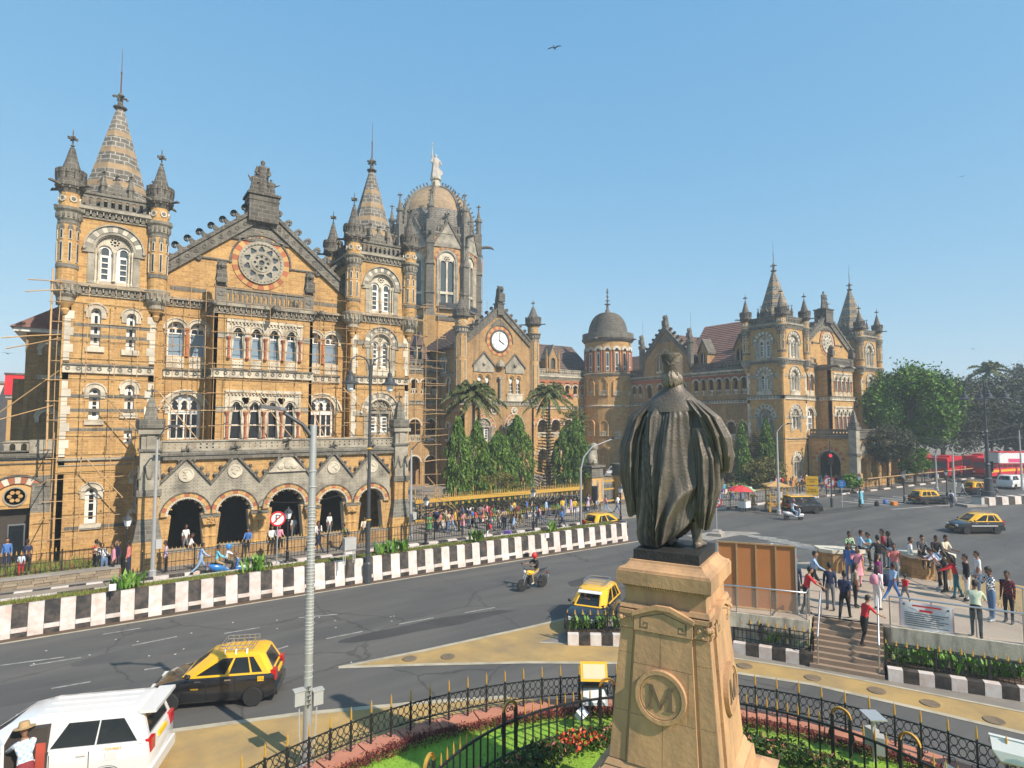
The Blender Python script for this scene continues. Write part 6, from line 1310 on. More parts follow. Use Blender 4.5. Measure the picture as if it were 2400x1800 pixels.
SUV = dict(MPV, name='parked_car', L=4.2, W=1.75, low=CSV, up=CSV, H=1.6, cab=(-2.0, 1.3, -1.75, .45, 1.02, 1.62, .84, .70)); SUV['st'] = [(a*.92, b_, c*.9, d) for a, b_, c, d in MPV['st']]; SUV['wx'] = (-1.25, 1.25)
def facing(p, q): return atan2(q.y-p.y, q.x-p.x)
a, b_ = G(595, 1652), G(399, 1668); mid = (a+b_)/2; ang = facing(a, b_); nrm = Vector((-sin(ang), cos(ang), 0))
nrm = nrm if nrm.y > 0 else -nrm; c = mid+nrm*.68
T1 = car(HATCH, 'black and yellow hatchback taxi with roof rack, nearest, behind the white van', c.x, c.y, ang)
for (q, s, z0, m, sz) in ((-1.36, None, 0, None, 0),): pass
NS = 1 if (Vector((-sin(ang), cos(ang), 0)).y < 0) else -1          # the side of this car that is turned to the camera
o = put('route_sticker', MB().box(-.09, -.004, -.07, .09, .004, .07).mesh('route_sticker', PLT), T1, (-1.36, NS*.775, .80)); o2 = text('DL.1F\n47.1034', .05, TRM, T1, (-1.36, NS*.7815, .80), (pi/2, 0, 0 if NS < 0 else pi), .001, 'sticker_lettering')
text('MARUJA', .06, PLT, T1, (.50, NS*.777, .62), (pi/2, 0, 0 if NS < 0 else pi), .002, 'door_lettering')
T2p = G(1407, 1455); rz2 = atan2(-.50, -.86)
T2 = car(HATCH, 'black and yellow taxi facing the camera just left of the pedestal', 17.7, 19.5, rz2)
MB().add([(.42, -.50, 1.462), (.42, .50, 1.462), (.56, .52, 1.375), (.56, -.52, 1.375)], [(3, 2, 1, 0)]).build('sun_strip', CWH, T2)
c = G(1430, 1252); T3 = car(HATCH, 'black and yellow taxi on the service road behind the median, beside the statue', c.x+.3, 34.6, .02)
c = G(1893, 1204); T4 = car(VANT, 'black boxy van taxi with yellow roof beside the yellow booth', c.x, c.y+.5, radians(-27)); MB().loft([[(x, y*s_, z) for x, y in ((-1.5, -.6), (.8, -.58), (.86, -.5), (.86, .5), (.8, .58), (-1.5, .6))] for s_, z in ((1, 1.585), (.9, 1.64))]).build('yellow_roof', CYL, T4)
c = G(2195, 1182); T5 = car(OLD, 'old boxy black taxi with yellow roof near the far zebra crossing', c.x, c.y+.6, radians(-24))
c = G(2305, 1253); T6 = car(HATCH, 'black taxi with yellow roof and white door stripe turning on the open road at right', c.x+.5, c.y+.7, radians(146));
for s in (-1, 1): MB().box(-1.2, s*.772-.006, .6, .8, s*.772+.006, .66).build('door_stripe', CWH, T6)
c = G(2312, 1160); T7 = car(HATCH, 'black taxi half hidden behind the tall square lamp post', c.x, c.y+.6, radians(-24))
c = G(2392, 1147); car(dict(MPV, L=4.0, H=1.6), 'white car leaving at the far right edge', c.x+.8, c.y+1, radians(-6), 'car'); car(dict(SUV, low=CWH, up=CWH), 'white car parked inside the station court behind the lion gate', 66.5, 68, radians(200), 'car')
SV = car(SUV, 'silver car passing behind the brown boarding, with a yellow stripe', 30.6, 20.3, radians(158), 'car');
for s in (-1, 1): MB().box(-1.7, s*.865-.02, .62, 1.4, s*.865+.02, .74).build('side_stripe', CYL, SV)
# the white van, its front left door open
vr = G(298, 1826); VA = radians(180)-.085*0
T1a = ang
WV_ = car(MPV, 'white passenger van with open front door at bottom left', vr.x-1.42+.0, vr.y+.82, T1a+.03, 'van')
for nm, m, bx in (('door', CWH, 0),):
 D_ = thing('tmp', 'x', 'x'); bpy.data.objects.remove(D_)
NS2 = 1 if (Vector((-sin(T1a), cos(T1a), 0)).y < 0) else -1
dr = put('open_door', MB().box(-1.0, -.04, .32, 0, .03, 1.1).loft([[(-1.0, y, 1.1), (0, y, 1.1), (-.28, y, 1.68), (-.92, y, 1.72)] for y in (-.03, .02)]).mesh('open_door', CWH), WV_, (.82, NS2*.90, 0), NS2*-.95); dr['kind'] = 'stuff'
put('pane', MB().box(-.88, -.045, 1.14, -.2, .035, 1.16).add([(-.9, -.04, 1.15), (-.1, -.04, 1.15), (-.32, -.04, 1.64), (-.86, -.04, 1.66)], [(0, 1, 2, 3)]).mesh('pane', CGL), dr)['kind'] = 'stuff'
MB().box(-.22, NS2*.84-.09, .34, .8, NS2*.84+.075, 1.12).build('door_opening', INT, WV_); MB().loft([[(x, NS2*y, z) for x, z in ((-.2, 1.1), (.78, 1.1), (.5, 1.66), (-.2, 1.69))] for y in (.70, .89)]).build('door_opening', INT, WV_); MB().box(-.12, NS2*.45, .5, .4, NS2*.93, .8).box(-.18, NS2*.5, .8, .0, NS2*.93, 1.35).build('front_seat', SEAT, WV_, kind='stuff')
text('TOURIST', .09, PLT, WV_, (-1.55, NS2*.902, 1.07), (pi/2, 0, 0 if NS2 < 0 else pi), .002, 'side_lettering'); MB().box(-1.62, NS2*.90-.004, .82, -1.38, NS2*.90+.004, 1.0).build('fuel_flap', CWH, WV_)
for k in (-.45, -.15, .15, .45): MB().box(-1.7, k-.02, 1.78, .2, k+.02, 1.797).build('roof_rib', CWH, WV_)
MB().box(-2.36, -.68, 1.70, -1.98, .68, 1.775).build('rear_spoiler', CWH, WV_)
# two-wheelers
def bike(x, y, rz, label, sc, bodym, scooter=True, z=0):
 t = thing('scooter' if scooter else 'motorcycle', label, 'scooter' if scooter else 'motorcycle', (x, y, z), rz)
 r, wb = (.25, .62) if scooter else (.31, .66); tm, hm = wheel_meshes(r, .1)
 for xx in (-wb, wb): o = put('wheel', tm, t, (xx, 0, r)); put('rim', hm, o); put('rim', hm, o, rz=pi)
 if scooter:
  MB().loft([[(xx, w_*cos(q), zc+h_*sin(q)) for q in [2*pi*i/12 for i in range(12)]] for xx, zc, w_, h_ in ((-.95, .72, .05, .06), (-.8, .62, .17, .2), (-.5, .55, .2, .24), (-.15, .5, .17, .2), (0, .36, .16, .07), (.3, .3, .17, .05))]).build('body', bodym, t, smooth=50)
  MB().loft([[(xx+dx, w_*sy, zz) for dx, sy in ((0, -1), (.07, -.9), (.1, 0), (.07, .9), (0, 1), (-.05, 0))] for xx, zz, w_ in ((.34, .28, .17), (.42, .55, .23), (.5, .85, .19), (.46, .98, .13))]).build('leg_shield', bodym, t, smooth=50)
  MB().loft([[(.36+q, .1*cos(a), .3+.26*sin(a)+.0) for a in [pi*i/8 for i in range(9)]] for q in (.1, .3, .52)]).build('front_mudguard', bodym, t, smooth=60); MB().loft([[(xx, s*w_, zz) for s in (-1, -.6, .6, 1)] for xx, zz, w_ in ((-.85, .83, .1), (-.5, .80, .15), (0, .78, .13), (.1, .74, .1))]).build('seat', TRM, t, kind='stuff')
  hz, hx = 1.02, .42
 else:
  MB().loft([[(xx, w_*cos(q), zc+h_*sin(q)) for q in [2*pi*i/12 for i in range(12)]] for xx, zc, w_, h_ in ((-.12, .80, .08, .06), (.0, .85, .14, .12), (.22, .88, .17, .15), (.42, .86, .1, .1))]).build('fuel_tank', bodym, t, smooth=50)
  MB().loft([[(xx, w_*cos(q), zc+h_*sin(q)) for q in [2*pi*i/8 for i in range(8)]] for xx, zc, w_, h_ in ((-.98, .95, .03, .02), (-.7, .9, .12, .05), (-.3, .82, .13, .06), (-.05, .82, .1, .04))]).build('seat', TRM, t, smooth=50)
  MB().box(-.2, -.14, .3, .3, .14, .62).lathe([(.13, .5), (.14, .55), (.14, .75), (.1, .78)], 10, .12).build('engine', mat('engine_metal', (.08, .08, .085), .4, .7), t, kind='stuff'); MB().tube([(.1, -.16, .35), (-.3, -.19, .32), (-.9, -.2, .5)], [.03, .05, .055], 8).build('exhaust', CHR, t); MB().tube([(-.62, -.08, .31), (-.05, -.08, .5), (.4, -.02, .85)], .03, 6).tube([(-.62, .08, .31), (-.05, .08, .5), (.4, .02, .85)], .03, 6).tube([(-.2, 0, .8), (-.75, 0, .88)], .03, 6).build('frame', TRM, t, kind='stuff')
  MB().tube([(-.5, .06, .62), (-.95, .04, .82), (-1.05, 0, .6)], [.05, .04, .02], 6).build('tail_piece', TRM, t); hz, hx = 1.05, .42
 b = MB()
 for s in (-1, 1): b.tube([(wb, s*.07, r), (hx, s*.07, hz-.12)], .024, 6)
 b.build('front_fork', CHR, t, kind='stuff'); b = MB(); b.tube([(hx-.18, -.36, hz), (hx-.02, -.2, hz+.04), (hx, 0, hz-.02), (hx-.02, .2, hz+.04), (hx-.18, .36, hz)], .02, 6).build('handlebar', TRM, t)
 for s in (-1, 1): MB().tube([(hx-.05, s*.26, hz), (hx-.02, s*.36, hz+.2)], .008, 4).ball((hx-.02, s*.38, hz+.24), .06, 8, sz=(.3, 1, .8)).build('mirror', TRM, t, kind='stuff')
 MB().ball((hx+.1, 0, hz-.1), .1, 8, sz=(.7, 1, 1)).build('headlight', HLT, t, smooth=True); MB().box(-1.0, -.07, .68, -.94, .07, .76).build('tail_light', RLT, t); MB().box(-1.02, -.1, .5, -1.0, .1, .6).build('number_plate', CWH, t); return t
p = G(1248, 1381); BK1 = (p.x, p.y, radians(180)+.05); bike(*BK1, 'black and yellow motorcycle ridden past the median by a man in a red helmet', 1, CYL, False)
p = G(532, 1352); BK2 = (p.x, p.y+.05, .0); bike(*BK2, 'blue scooter with two riders on the service road', 1, mat('scooter_blue', (.03, .16, .42), .25, coat=.7))
p = G(1860, 1219); BK3 = (p.x, p.y, radians(-32)); bike(*BK3, 'pale silver scooter behind the black van taxi', 1, CSV)
p = G(2312, 1168); BK4 = (p.x, p.y, radians(128)); bike(*BK4, 'dark scooter with a rider in red shirt near the tall lamp post', 1, CBK)
# red city buses and the shelter far right
def bus(x, y, rz, label, m2, L=9.5):
 t = thing('city_bus', label, 'bus', (x, y, 0), rz); W, Hh = 2.5, 3.1
 MB().loft([[(xx, s*W/2*q, z) for s, z in ((-1, .45), (-1.0, 2.85), (-.9, 3.05), (.9, 3.05), (1.0, 2.85), (1, .45))] for xx, q in ((-L/2, .96), (-L/2+.15, 1), (L/2-.2, 1), (L/2, .95))][::-1]).build('body', CRD, t)
 for s in (-1, 1):
  MB().box(-L/2+.1, s*1.255-.01, 1.0, L/2-.1, s*1.255+.01, 1.35).build('side_band', m2, t)
  for i in range(6): MB().box(-L/2+.5+i*1.42, s*1.26-.01, 1.6, -L/2+1.75+i*1.42, s*1.26+.01, 2.5).build('window', CGL, t)
 for s in (-1, 1): MB().box(s*(L/2+.01)-.012, -1.05, 1.5, s*(L/2+.01)+.012, 1.05, 2.5).build('windscreen', WSH, t); MB().box(s*(L/2)-.03, -1.1, .6, s*(L/2)+.03, 1.1, .8).build('bumper', TRM, t)
 for s in (-1, 1):
  for q in (-.9, .9): MB().box(s*L/2-.03, q-.15, .9, s*L/2+.03, q+.15, 1.1).build('lamp', HLT if s > 0 else RLT, t)
 MB().box(-2, -.7, 3.05, 1.2, .7, 3.3).build('roof_unit', CRD, t); wheels(t, (-L/2+2.2, L/2-2.2), 1.12, .48, .28); return t
bus(108.5, 38.6, radians(188), 'bright red single deck bus nearest the big green tree', CRD); bus(113.6, 33.6, radians(172), 'red bus with yellow side band in the middle of the row', CYL); bus(119, 37.4, radians(180), 'red bus with grey roof partly behind the lamp standard', CSV); bus(112, 44.5, radians(184), 'red bus whose roof shows behind the other buses', CRD)
# ------------------------------------------------------------ pedestal and bronze statue
PX, PY, PRZ = 9.36, 7.95, radians(25)
pd = thing('pedestal', 'tall tapering sandstone pedestal with M medallion under the bronze statue', 'pedestal', (PX, PY, 0), PRZ)
def ax(z): return (.82+(5.0-z)*.08, .78+(5.0-z)*.08)      # half sizes of the shaft
def frus(b, z0, z1, a0, a1, mi=0):
 V = [(sx*a[0], sy*a[1], z) for z, a in ((z0, a0), (z1, a1)) for sx, sy in ((-1, -1), (1, -1), (1, 1), (-1, 1))]
 b.add(V, [(0, 1, 5, 4), (1, 2, 6, 5), (2, 3, 7, 6), (3, 0, 4, 7), (4, 5, 6, 7), (3, 2, 1, 0)], mi)
b = MB(); frus(b, 0, .45, (2.35, 2.3), (2.35, 2.3)); frus(b, .45, .8, (2.05, 2.0), (2.05, 2.0)); b.build('pedestal_step', PST, pd, kind='stuff')
b = MB(); frus(b, .8, 1.78, (1.6, 1.52), (1.6, 1.52)); frus(b, 1.78, 1.93, (1.66, 1.58), (1.36, 1.30)); b.build('base_block', PST, pd)
b = MB(); frus(b, 1.93, 2.2, (1.24, 1.20), (1.21, 1.17)); frus(b, 2.2, 2.31, (1.18, 1.14), (1.08, 1.04)); frus(b, 2.31, 2.40, (1.11, 1.07), (1.06, 1.02)); b.build('base_moulding', PST, pd, kind='stuff')
b = MB(); frus(b, 2.4, 5.12, ax(2.4), ax(5.12)); b.build('shaft_core', PST, pd)
b = MB(); frus(b, 5.12, 5.2, (.87, .83), (.84, .80)); frus(b, 5.2, 5.5, (.79, .75), (.78, .74)); frus(b, 5.5, 5.56, (.80, .76), (.84, .80)); b.build('neck_moulding', PST, pd, kind='stuff')
b = MB()
for s in range(34): y = -.74+1.48*s/33; b.box(-.862, y-.014, 5.50, -.79, y+.014, 5.555); x = -.78+1.56*s/33; b.box(x-.014, -.822, 5.50, x+.014, -.75, 5.555)
b.build('bead_row', PST, pd, kind='stuff')
for (x0, y0, x1, y1) in ((-.92, -.87, .92, 0), (-.92, .004, .92, .87)):
 b = MB(); b.box(x0, y0, 5.56, x1, y1, 5.80); b.build('cornice_block', PST, pd)
b = MB(); pr_ = [(5.80, .90, .85), (5.84, .89, .84), (5.86, .83, .78), (5.90, .78, .72), (5.95, .74, .68), (5.985, .73, .67)]
for (z0, a0, c0), (z1, a1, c1) in zip(pr_[:-1], pr_[1:]): frus(b, z0, z1, (a0, c0), (a1, c1))
b.build('cove_moulding', PST, pd, kind='stuff')
b = MB(); frus(b, 5.985, 6.165, (.68, .615), (.675, .61)); b.build('bronze_base', mat('dark_bronze_base', (.03, .03, .028), .6, .3, var=.4, scale=5, bump=.6, bscale=18), pd)
# corner pilasters and centre panels, as separate stones with recessed joints
def pface(side):
 """side 0: the -x face, side 1: the -y face. returns point(s, z, out)"""
 def P(s, z, o):
  a, c = ax(z)
  return (-a-o, -s, z) if side == 0 else (s, -c-o, z)
 def P2(s, z, o):
  a, c = ax(z)
  return (a+o, s, z) if side == 2 else (-s, c+o, z)
 return P if side < 2 else P2
def stone(side, s0, s1, z0, z1, o, name='stone_block', g=.004):
 P = pface(side); f = lambda s, z: s(z) if callable(s) else s
 V = [P(f(s0, z0)+g, z0+g, o), P(f(s1, z0)-g, z0+g, o), P(f(s1, z1)-g, z1-g, o), P(f(s0, z1)+g, z1-g, o), P(f(s0, z0)+g, z0+g, -.02), P(f(s1, z0)-g, z0+g, -.02), P(f(s1, z1)-g, z1-g, -.02), P(f(s0, z1)+g, z1-g, -.02)]
 MB().add(V, [(0, 1, 2, 3), (4, 0, 3, 7), (1, 5, 6, 2), (3, 2, 6, 7), (4, 5, 1, 0)]).build(name, PST, pd)
for side in range(4):
 hw = (lambda z: .50+(5-z)*.055) if side % 2 == 0 else (lambda z: .54+(5-z)*.055)
 fw = (lambda z: ax(z)[1]) if side % 2 == 0 else (lambda z: ax(z)[0])
 for i, (z0, z1, cuts) in enumerate(((2.42, 3.28, (0,)), (3.28, 4.16, (.45,) if side % 2 == 0 else ()), (4.16, 4.74, (-.05,)))):
  ed = [lambda z: -hw(z)]+[(lambda z, c=c: c) for c in cuts]+[lambda z: hw(z)]
  for a, c in zip(ed[:-1], ed[1:]): stone(side, a, c, z0, z1, .06)
 for z0, z1 in ((2.42, 3.28), (3.28, 4.3), (4.3, 4.74)):
  for sg in (-1, 1):
   a = (lambda z: hw(z)+.05) if sg > 0 else (lambda z: -fw(z)-.012); c = (lambda z: fw(z)+.012) if sg > 0 else (lambda z: -hw(z)-.05); stone(side, a, c, z0, z1, .018)
 P = pface(side); h5 = hw(4.9)
 out = [(-h5-.03, 4.75), (h5+.03, 4.75), (h5+.03, 5.02), (.12, 5.17), (-.12, 5.17), (-h5-.03, 5.02)]
 V = [P(s, z, .085) for s, z in out]+[P(s, z, -.02) for s, z in out]; n = 6
 MB().add(V, [tuple(range(n))]+[(i, n+i, n+(i+1) % n, (i+1) % n) for i in range(n)]).build('gablet_stone', PST, pd)
 out2 = [(-h5-.06, 5.0), (-.13, 5.165), (.13, 5.165), (h5+.06, 5.0), (h5+.06, 5.07), (.13, 5.24), (-.13, 5.24), (-h5-.06, 5.07)]
 V = [P(s, z, .13) for s, z in out2]+[P(s, z, -.02) for s, z in out2]; n = 8
 MB().add(V, [tuple(range(n))]+[(i, n+i, n+(i+1) % n, (i+1) % n) for i in range(n)]).build('gablet_cap', PST, pd)
 b = MB()
 def bar(s0, z0, s1, z1): b.add([P(s0, z0, .088), P(s1, z0, .088), P(s1, z1, .088), P(s0, z1, .088)], [(0, 1, 2, 3)])
 k = h5/.55
 for sg in (-1, 1):
  q = lambda v: sg*v*k
  for (s0, z0, s1, z1) in ((.44, 4.80, .47, 4.99), (.30, 4.80, .44, 4.825), (.30, 4.825, .32, 4.91), (.32, 4.89, .40, 4.91), (.38, 4.85, .40, 4.89)): bar(q(s0), z0, q(s1), z1)
 b.add([P(-.44*k, 4.985, .088), P(.0, 5.10, .088), P(.44*k, 4.985, .088), P(.44*k, 5.0, .088), P(0, 5.118, .088), P(-.44*k, 5.0, .088)], [(0, 1, 4, 5), (1, 2, 3, 4)]); b.build('greek_key', PSG, pd, kind='stuff')
 for sg in (-1, 1):                                          # carved scroll capitals of the pilasters
  c = sg*(hw(4.88)+fw(4.88)+.06)/2; wd = (fw(4.88)-hw(4.88)-.04)
  b = MB(); A, B_ = c-wd/2, c+wd/2; V = [P(A, 4.76, .05), P(B_, 4.76, .05), P(B_, 5.02, .05), P(A, 5.02, .05), P(A, 4.76, -.02), P(B_, 4.76, -.02), P(B_, 5.02, -.02), P(A, 5.02, -.02)]
  b.add(V, [(0, 1, 2, 3), (4, 0, 3, 7), (1, 5, 6, 2), (3, 2, 6, 7), (4, 5, 1, 0)])
  V = [P(A-.02, 5.02, .09), P(B_+.02, 5.02, .09), P(B_+.02, 5.09, .09), P(A-.02, 5.09, .09), P(A, 5.02, -.02), P(B_, 5.02, -.02), P(B_, 5.09, -.02), P(A, 5.09, -.02)]; b.add(V, [(0, 1, 2, 3), (4, 0, 3, 7), (1, 5, 6, 2), (3, 2, 6, 7), (4, 5, 1, 0)])
  for i in range(7): b.ball(P(random.uniform(A+.04, B_-.04), random.uniform(4.8, 4.98), .05), .032, 6)
  b.ball(P(B_ if sg > 0 else A, 4.93, .05), .06, 8); b.build('scroll_capital', PST, pd, kind='stuff')
def MEDAL():
 b = MB(); b.prism(circ(0, 0, .43, 36), -.07, .03).arc(0, 0, .385, .455, 0, 2*pi, 36, -.095, .03).arc(0, 0, .345, .365, 0, 2*pi, 36, -.08, .03)
 return b.mesh('medallion', PST)
def MLET():
 b = MB(); y0, y1 = -.088, -.06
 b.prism([(-.2, -.19), (-.155, -.19), (-.155, .2), (-.2, .2)], y0, y1).prism([(.145, -.19), (.215, -.19), (.215, .2), (.145, .2)], y0, y1)
 b.prism([(-.2, .2), (-.13, .2), (.03, -.16), (0, -.2), (-.02, -.2)], y0-.002, y1).prism([(.215, .2), (.17, .2), (-.0, -.2), (.02, -.2), (.03, -.16)], y0-.004, y1)
 for x0, x1, z in ((-.235, -.12, -.19), (.11, .25, -.19), (-.245, -.14, .19), (.16, .255, .19)): b.box(x0, y0-.003, z-.012, x1, y1, z+.012)
 return b.mesh('carved_letter', PSG)
for (x, y, rz) in ((-ax(3.68)[0]-.055, .02, -pi/2), (0, -ax(3.68)[1]-.055, 0), (ax(3.68)[0]+.055, 0, pi/2), (0, ax(3.68)[1]+.055, pi)):
 o = put('medallion', memo('med', MEDAL), pd, (x, y, 3.68), rz, rx=0); l = put('carved_letter', memo('mlet', MLET), o)
 o.rotation_euler = (-math.atan(.055), 0, rz)
st = thing('bronze_statue', 'over life size bronze man in pleated gown and folded hat, seen from behind', 'statue', (PX, PY, 6.165), PRZ)
def fold(t, z, k, ph, amp):
 v = sin(k*t+ph+1.2*sin(z*1.3+t*2)+.5*sin(3*z+ph)); w2 = sin(k*.43*t+2.1*ph+z*1.1)
 return amp*((1-abs(v))**.8*1.5-.55+.7*w2)
def lerp(T, z):
 for a, b_ in zip(T[:-1], T[1:]):
  if a[0] <= z <= b_[0]:
   q = (z-a[0])/(b_[0]-a[0]); q = q*q*(3-2*q)*.4+q*.6; return [u+(w_-u)*q for u, w_ in zip(a[1:], b_[1:])]
 return T[-1][1:] if z > T[-1][0] else T[0][1:]
# gown: lateral is local y (statue's left is +y), back is -x
GT = [(0, .40, .40, -.02, .20), (.25, .52, .46, -.02, .14), (.8, .60, .48, -.02, .04), (1.5, .63, .46, -.02, 0), (2.1, .64, .42, -.01, -.02), (2.5, .62, .36, 0, -.02), (2.75, .52, .28, 0, 0), (2.9, .40, .22, .01, 0), (3.02, .25, .18, .02, 0), (3.1, .18, .16, .03, 0)]
n = 200; rings = []
for j in range(74):
 z = .02+3.04*j/73; a, d, ox, oy = lerp(GT, z); R = []
 env = min(1, z/.2+.6)*max(0, min(1, (2.78-z)/.22)); am = (.040+.034*max(0, (2.2-z))/2.2)*env
 for i in range(n):
  t = 2*pi*i/n; back = .55+.45*max(0, -cos(t)); f = fold(t+.35*sin(2.3*t+z*.5), z, 8, .7, am*1.5*back)+fold(t+.2*sin(3*t-z), z*.6, 19, 2.0, am*.36*back*(.4+.6*min(1, max(0, z-.9))))
  zz = z+max(0, .36*(1-z/1.2))*max(0, sin(-t-.15))**1.5 if z < 1.2 else z
  R.append((ox+(d+f)*cos(t), oy+(a+f)*sin(t), zz))
 rings.append(R)
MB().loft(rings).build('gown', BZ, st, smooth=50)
def sleeve(path, name, ph, open_=True):
 rings = []; m = len(path)-1
 for j in range(m*9+1):
  q = j/9; i = min(int(q), m-1); f = q-i; A, B_ = path[i], path[i+1]; f = f*f*(3-2*f)*.5+f*.5
  x, y, z, ry, rx = [u+(w_-u)*f for u, w_ in zip(A, B_)]; R = []
  for k in range(96):
   t = 2*pi*k/96; e = fold(t+.3*sin(3*t+z), z, 5, ph, .055)+fold(t, z*1.7, 13, ph+1, .014); e *= min(1, j/8)
   R.append((x+(rx+e)*cos(t)+.03*sin(3*z+ph), y+(ry+e)*sin(t), z+.05*sin(2*t+ph)*(j/(m*9))))
  rings.append(R)
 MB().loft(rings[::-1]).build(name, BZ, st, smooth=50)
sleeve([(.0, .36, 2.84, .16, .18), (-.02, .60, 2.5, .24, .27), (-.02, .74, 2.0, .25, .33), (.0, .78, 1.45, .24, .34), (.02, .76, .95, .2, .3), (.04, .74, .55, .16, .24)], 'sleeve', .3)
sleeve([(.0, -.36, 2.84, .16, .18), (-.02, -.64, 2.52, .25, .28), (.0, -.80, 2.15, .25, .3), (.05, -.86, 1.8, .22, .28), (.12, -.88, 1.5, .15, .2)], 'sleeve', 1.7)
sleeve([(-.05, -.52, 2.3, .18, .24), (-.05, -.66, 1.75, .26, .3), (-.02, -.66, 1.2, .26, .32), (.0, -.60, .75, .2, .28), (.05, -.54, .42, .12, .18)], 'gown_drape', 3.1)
# collar yoke
YT = [(2.66, .56, .325, -.015), (2.72, .565, .325, -.015), (2.82, .50, .28, -.01), (2.94, .375, .235, 0), (3.03, .27, .20, .02), (3.10, .215, .185, .03), (3.17, .195, .175, .04), (3.18, .17, .15, .04)]
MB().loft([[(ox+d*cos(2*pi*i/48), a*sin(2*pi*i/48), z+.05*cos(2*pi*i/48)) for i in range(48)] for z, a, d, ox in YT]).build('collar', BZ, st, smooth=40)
# head: continuous loft with face, ears, hair and the folded hat
HT = [(3.05, .10, .11, .04), (3.14, .105, .12, .05), (3.2, .125, .15, .06), (3.26, .145, .175, .07), (3.34, .155, .19, .06), (3.42, .155, .19, .05), (3.50, .14, .17, .05), (3.56, .08, .1, .05)]
rs = []
for z, a, d, ox in HT:
 R = []
 for i in range(32):
  t = 2*pi*i/32; nose = .05*math.exp(-((z-3.29)/.045)**2)*max(0, cos(t))**30; chin = .02*math.exp(-((z-3.18)/.03)**2)*max(0, cos(t))**6
  R.append((ox+(d+nose+chin)*cos(t), a*sin(t), z))
 rs.append(R)
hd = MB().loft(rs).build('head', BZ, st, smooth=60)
b = MB()
for s in (-1, 1): b.ball((.05, s*.16, 3.30), .045, 8, sz=(.9, .45, 1.4)); b.ball((.235, s*.06, 3.335), .018, 6)
b.ball((.235, 0, 3.225), .04, 8, sz=(.5, 1.5, .35)); b.build('face_features', BZ, st, kind='stuff', smooth=60)
b = MB()
for i in range(46):
 t = random.uniform(2.0, 4.3) if i % 4 else random.uniform(1.75, 4.5); z0 = random.uniform(3.3, 3.42); P = [(.05+.19*cos(t), .155*sin(t), z0), (.045+.225*cos(t), .185*sin(t), z0-.07), (.04+.225*cos(t+.1), .185*sin(t+.1), z0-.15), (.04+.19*cos(t+.15), .16*sin(t+.15), z0-.2)]
 b.tube(P, [.02, .036, .036, .012], 5)
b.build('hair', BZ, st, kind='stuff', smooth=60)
rs = []
for k, (z, a) in enumerate(((3.37, .185), (3.40, .19), (3.55, .192), (3.70, .198), (3.755, .2), (3.76, .175), (3.66, .165))):
 rs.append([(.045+a*1.02*cos(2*pi*i/36)+(.0 if k < 2 else -.01), a*.97*sin(2*pi*i/36), z+(.05*(-cos(2*pi*i/36))-.035*abs(sin(pi*i/36*3)) if k > 1 else 0)) for i in range(36)])
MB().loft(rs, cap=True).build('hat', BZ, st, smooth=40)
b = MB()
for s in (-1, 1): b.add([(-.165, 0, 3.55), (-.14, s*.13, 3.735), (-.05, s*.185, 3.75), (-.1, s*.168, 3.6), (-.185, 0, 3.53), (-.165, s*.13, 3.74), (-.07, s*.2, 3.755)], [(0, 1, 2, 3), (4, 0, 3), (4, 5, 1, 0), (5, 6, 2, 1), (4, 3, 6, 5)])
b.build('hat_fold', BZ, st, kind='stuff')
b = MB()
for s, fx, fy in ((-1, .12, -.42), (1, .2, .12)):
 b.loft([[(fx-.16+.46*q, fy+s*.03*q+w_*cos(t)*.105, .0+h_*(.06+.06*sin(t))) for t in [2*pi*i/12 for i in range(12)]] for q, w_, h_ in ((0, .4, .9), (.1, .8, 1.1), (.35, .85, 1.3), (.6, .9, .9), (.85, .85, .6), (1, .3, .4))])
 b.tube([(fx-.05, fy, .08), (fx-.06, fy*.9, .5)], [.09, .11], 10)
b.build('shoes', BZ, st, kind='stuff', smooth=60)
# ------------------------------------------------------------ round garden with its two iron fences
GC = Vector((6.91, 4.69)); GR = 10.58
def disc(c, r0, r1, n=96):
 return None
MB().slab([(GC.x+10.2*cos(2*pi*i/96), GC.y+10.2*sin(2*pi*i/96)) for i in range(96)], .02, .16).build('lawn', GRS, kind='structure')
b = MB(); V = []; n = 120
tk = thing('garden_kerb', 'pink rendered kerb ring round the lawn of the statue', 'kerb', (GC.x, GC.y, 0))
for i in range(60):
 me = memo('gk', lambda: MB().slab([(r*cos(a), r*sin(a)) for r, a in ((10.25, .003), (10.8, .003), (10.8, 2*pi/60-.001), (10.25, 2*pi/60-.001))], .0, .3).mesh('kerb_stone', TER)); put('kerb_stone', me, tk, (0, 0, random.uniform(-.012, 0)), 2*pi*i/60)
C_ = []
for i in range(15000):
 a = random.uniform(0, 2.4) if i % 10 else random.uniform(0, 6.28); q = .5+.5*sin(a*13)*sin(a*5.3); r = 9.95+random.gauss(0, .11); C_.append((GC.x+r*cos(a), GC.y+r*sin(a), .16+random.random()**.7*(.16+.16*q)))
C_ = np.array(C_); leafmesh('red_hedge', C_, rdir(len(C_), .8), .085, .3, L_RED, label='dark red leaved border hedge inside the pink kerb', cat='hedge', mix=(.45, .35, .2))
def lawnp():
 while True:
  a = random.uniform(0, 2.45); r = 10.0*sqrt(random.uniform(.2, 1)); x, y = GC.x+r*cos(a), GC.y+r*sin(a)
  return x, y
tufts('lawn_grass', lawnp, 26000, .055, GRS, .155, 'mown bright green grass of the round lawn', 'grass', wd=.012)
fo = thing('ring_fence', 'black iron ring fence with circles and gold spikes round the statue garden', 'fence', (GC.x, GC.y, .28))
GRR = 10.55; na = 118; da = 2*pi/na; ch = 2*GRR*sin(da/2)
RNGS = MB()
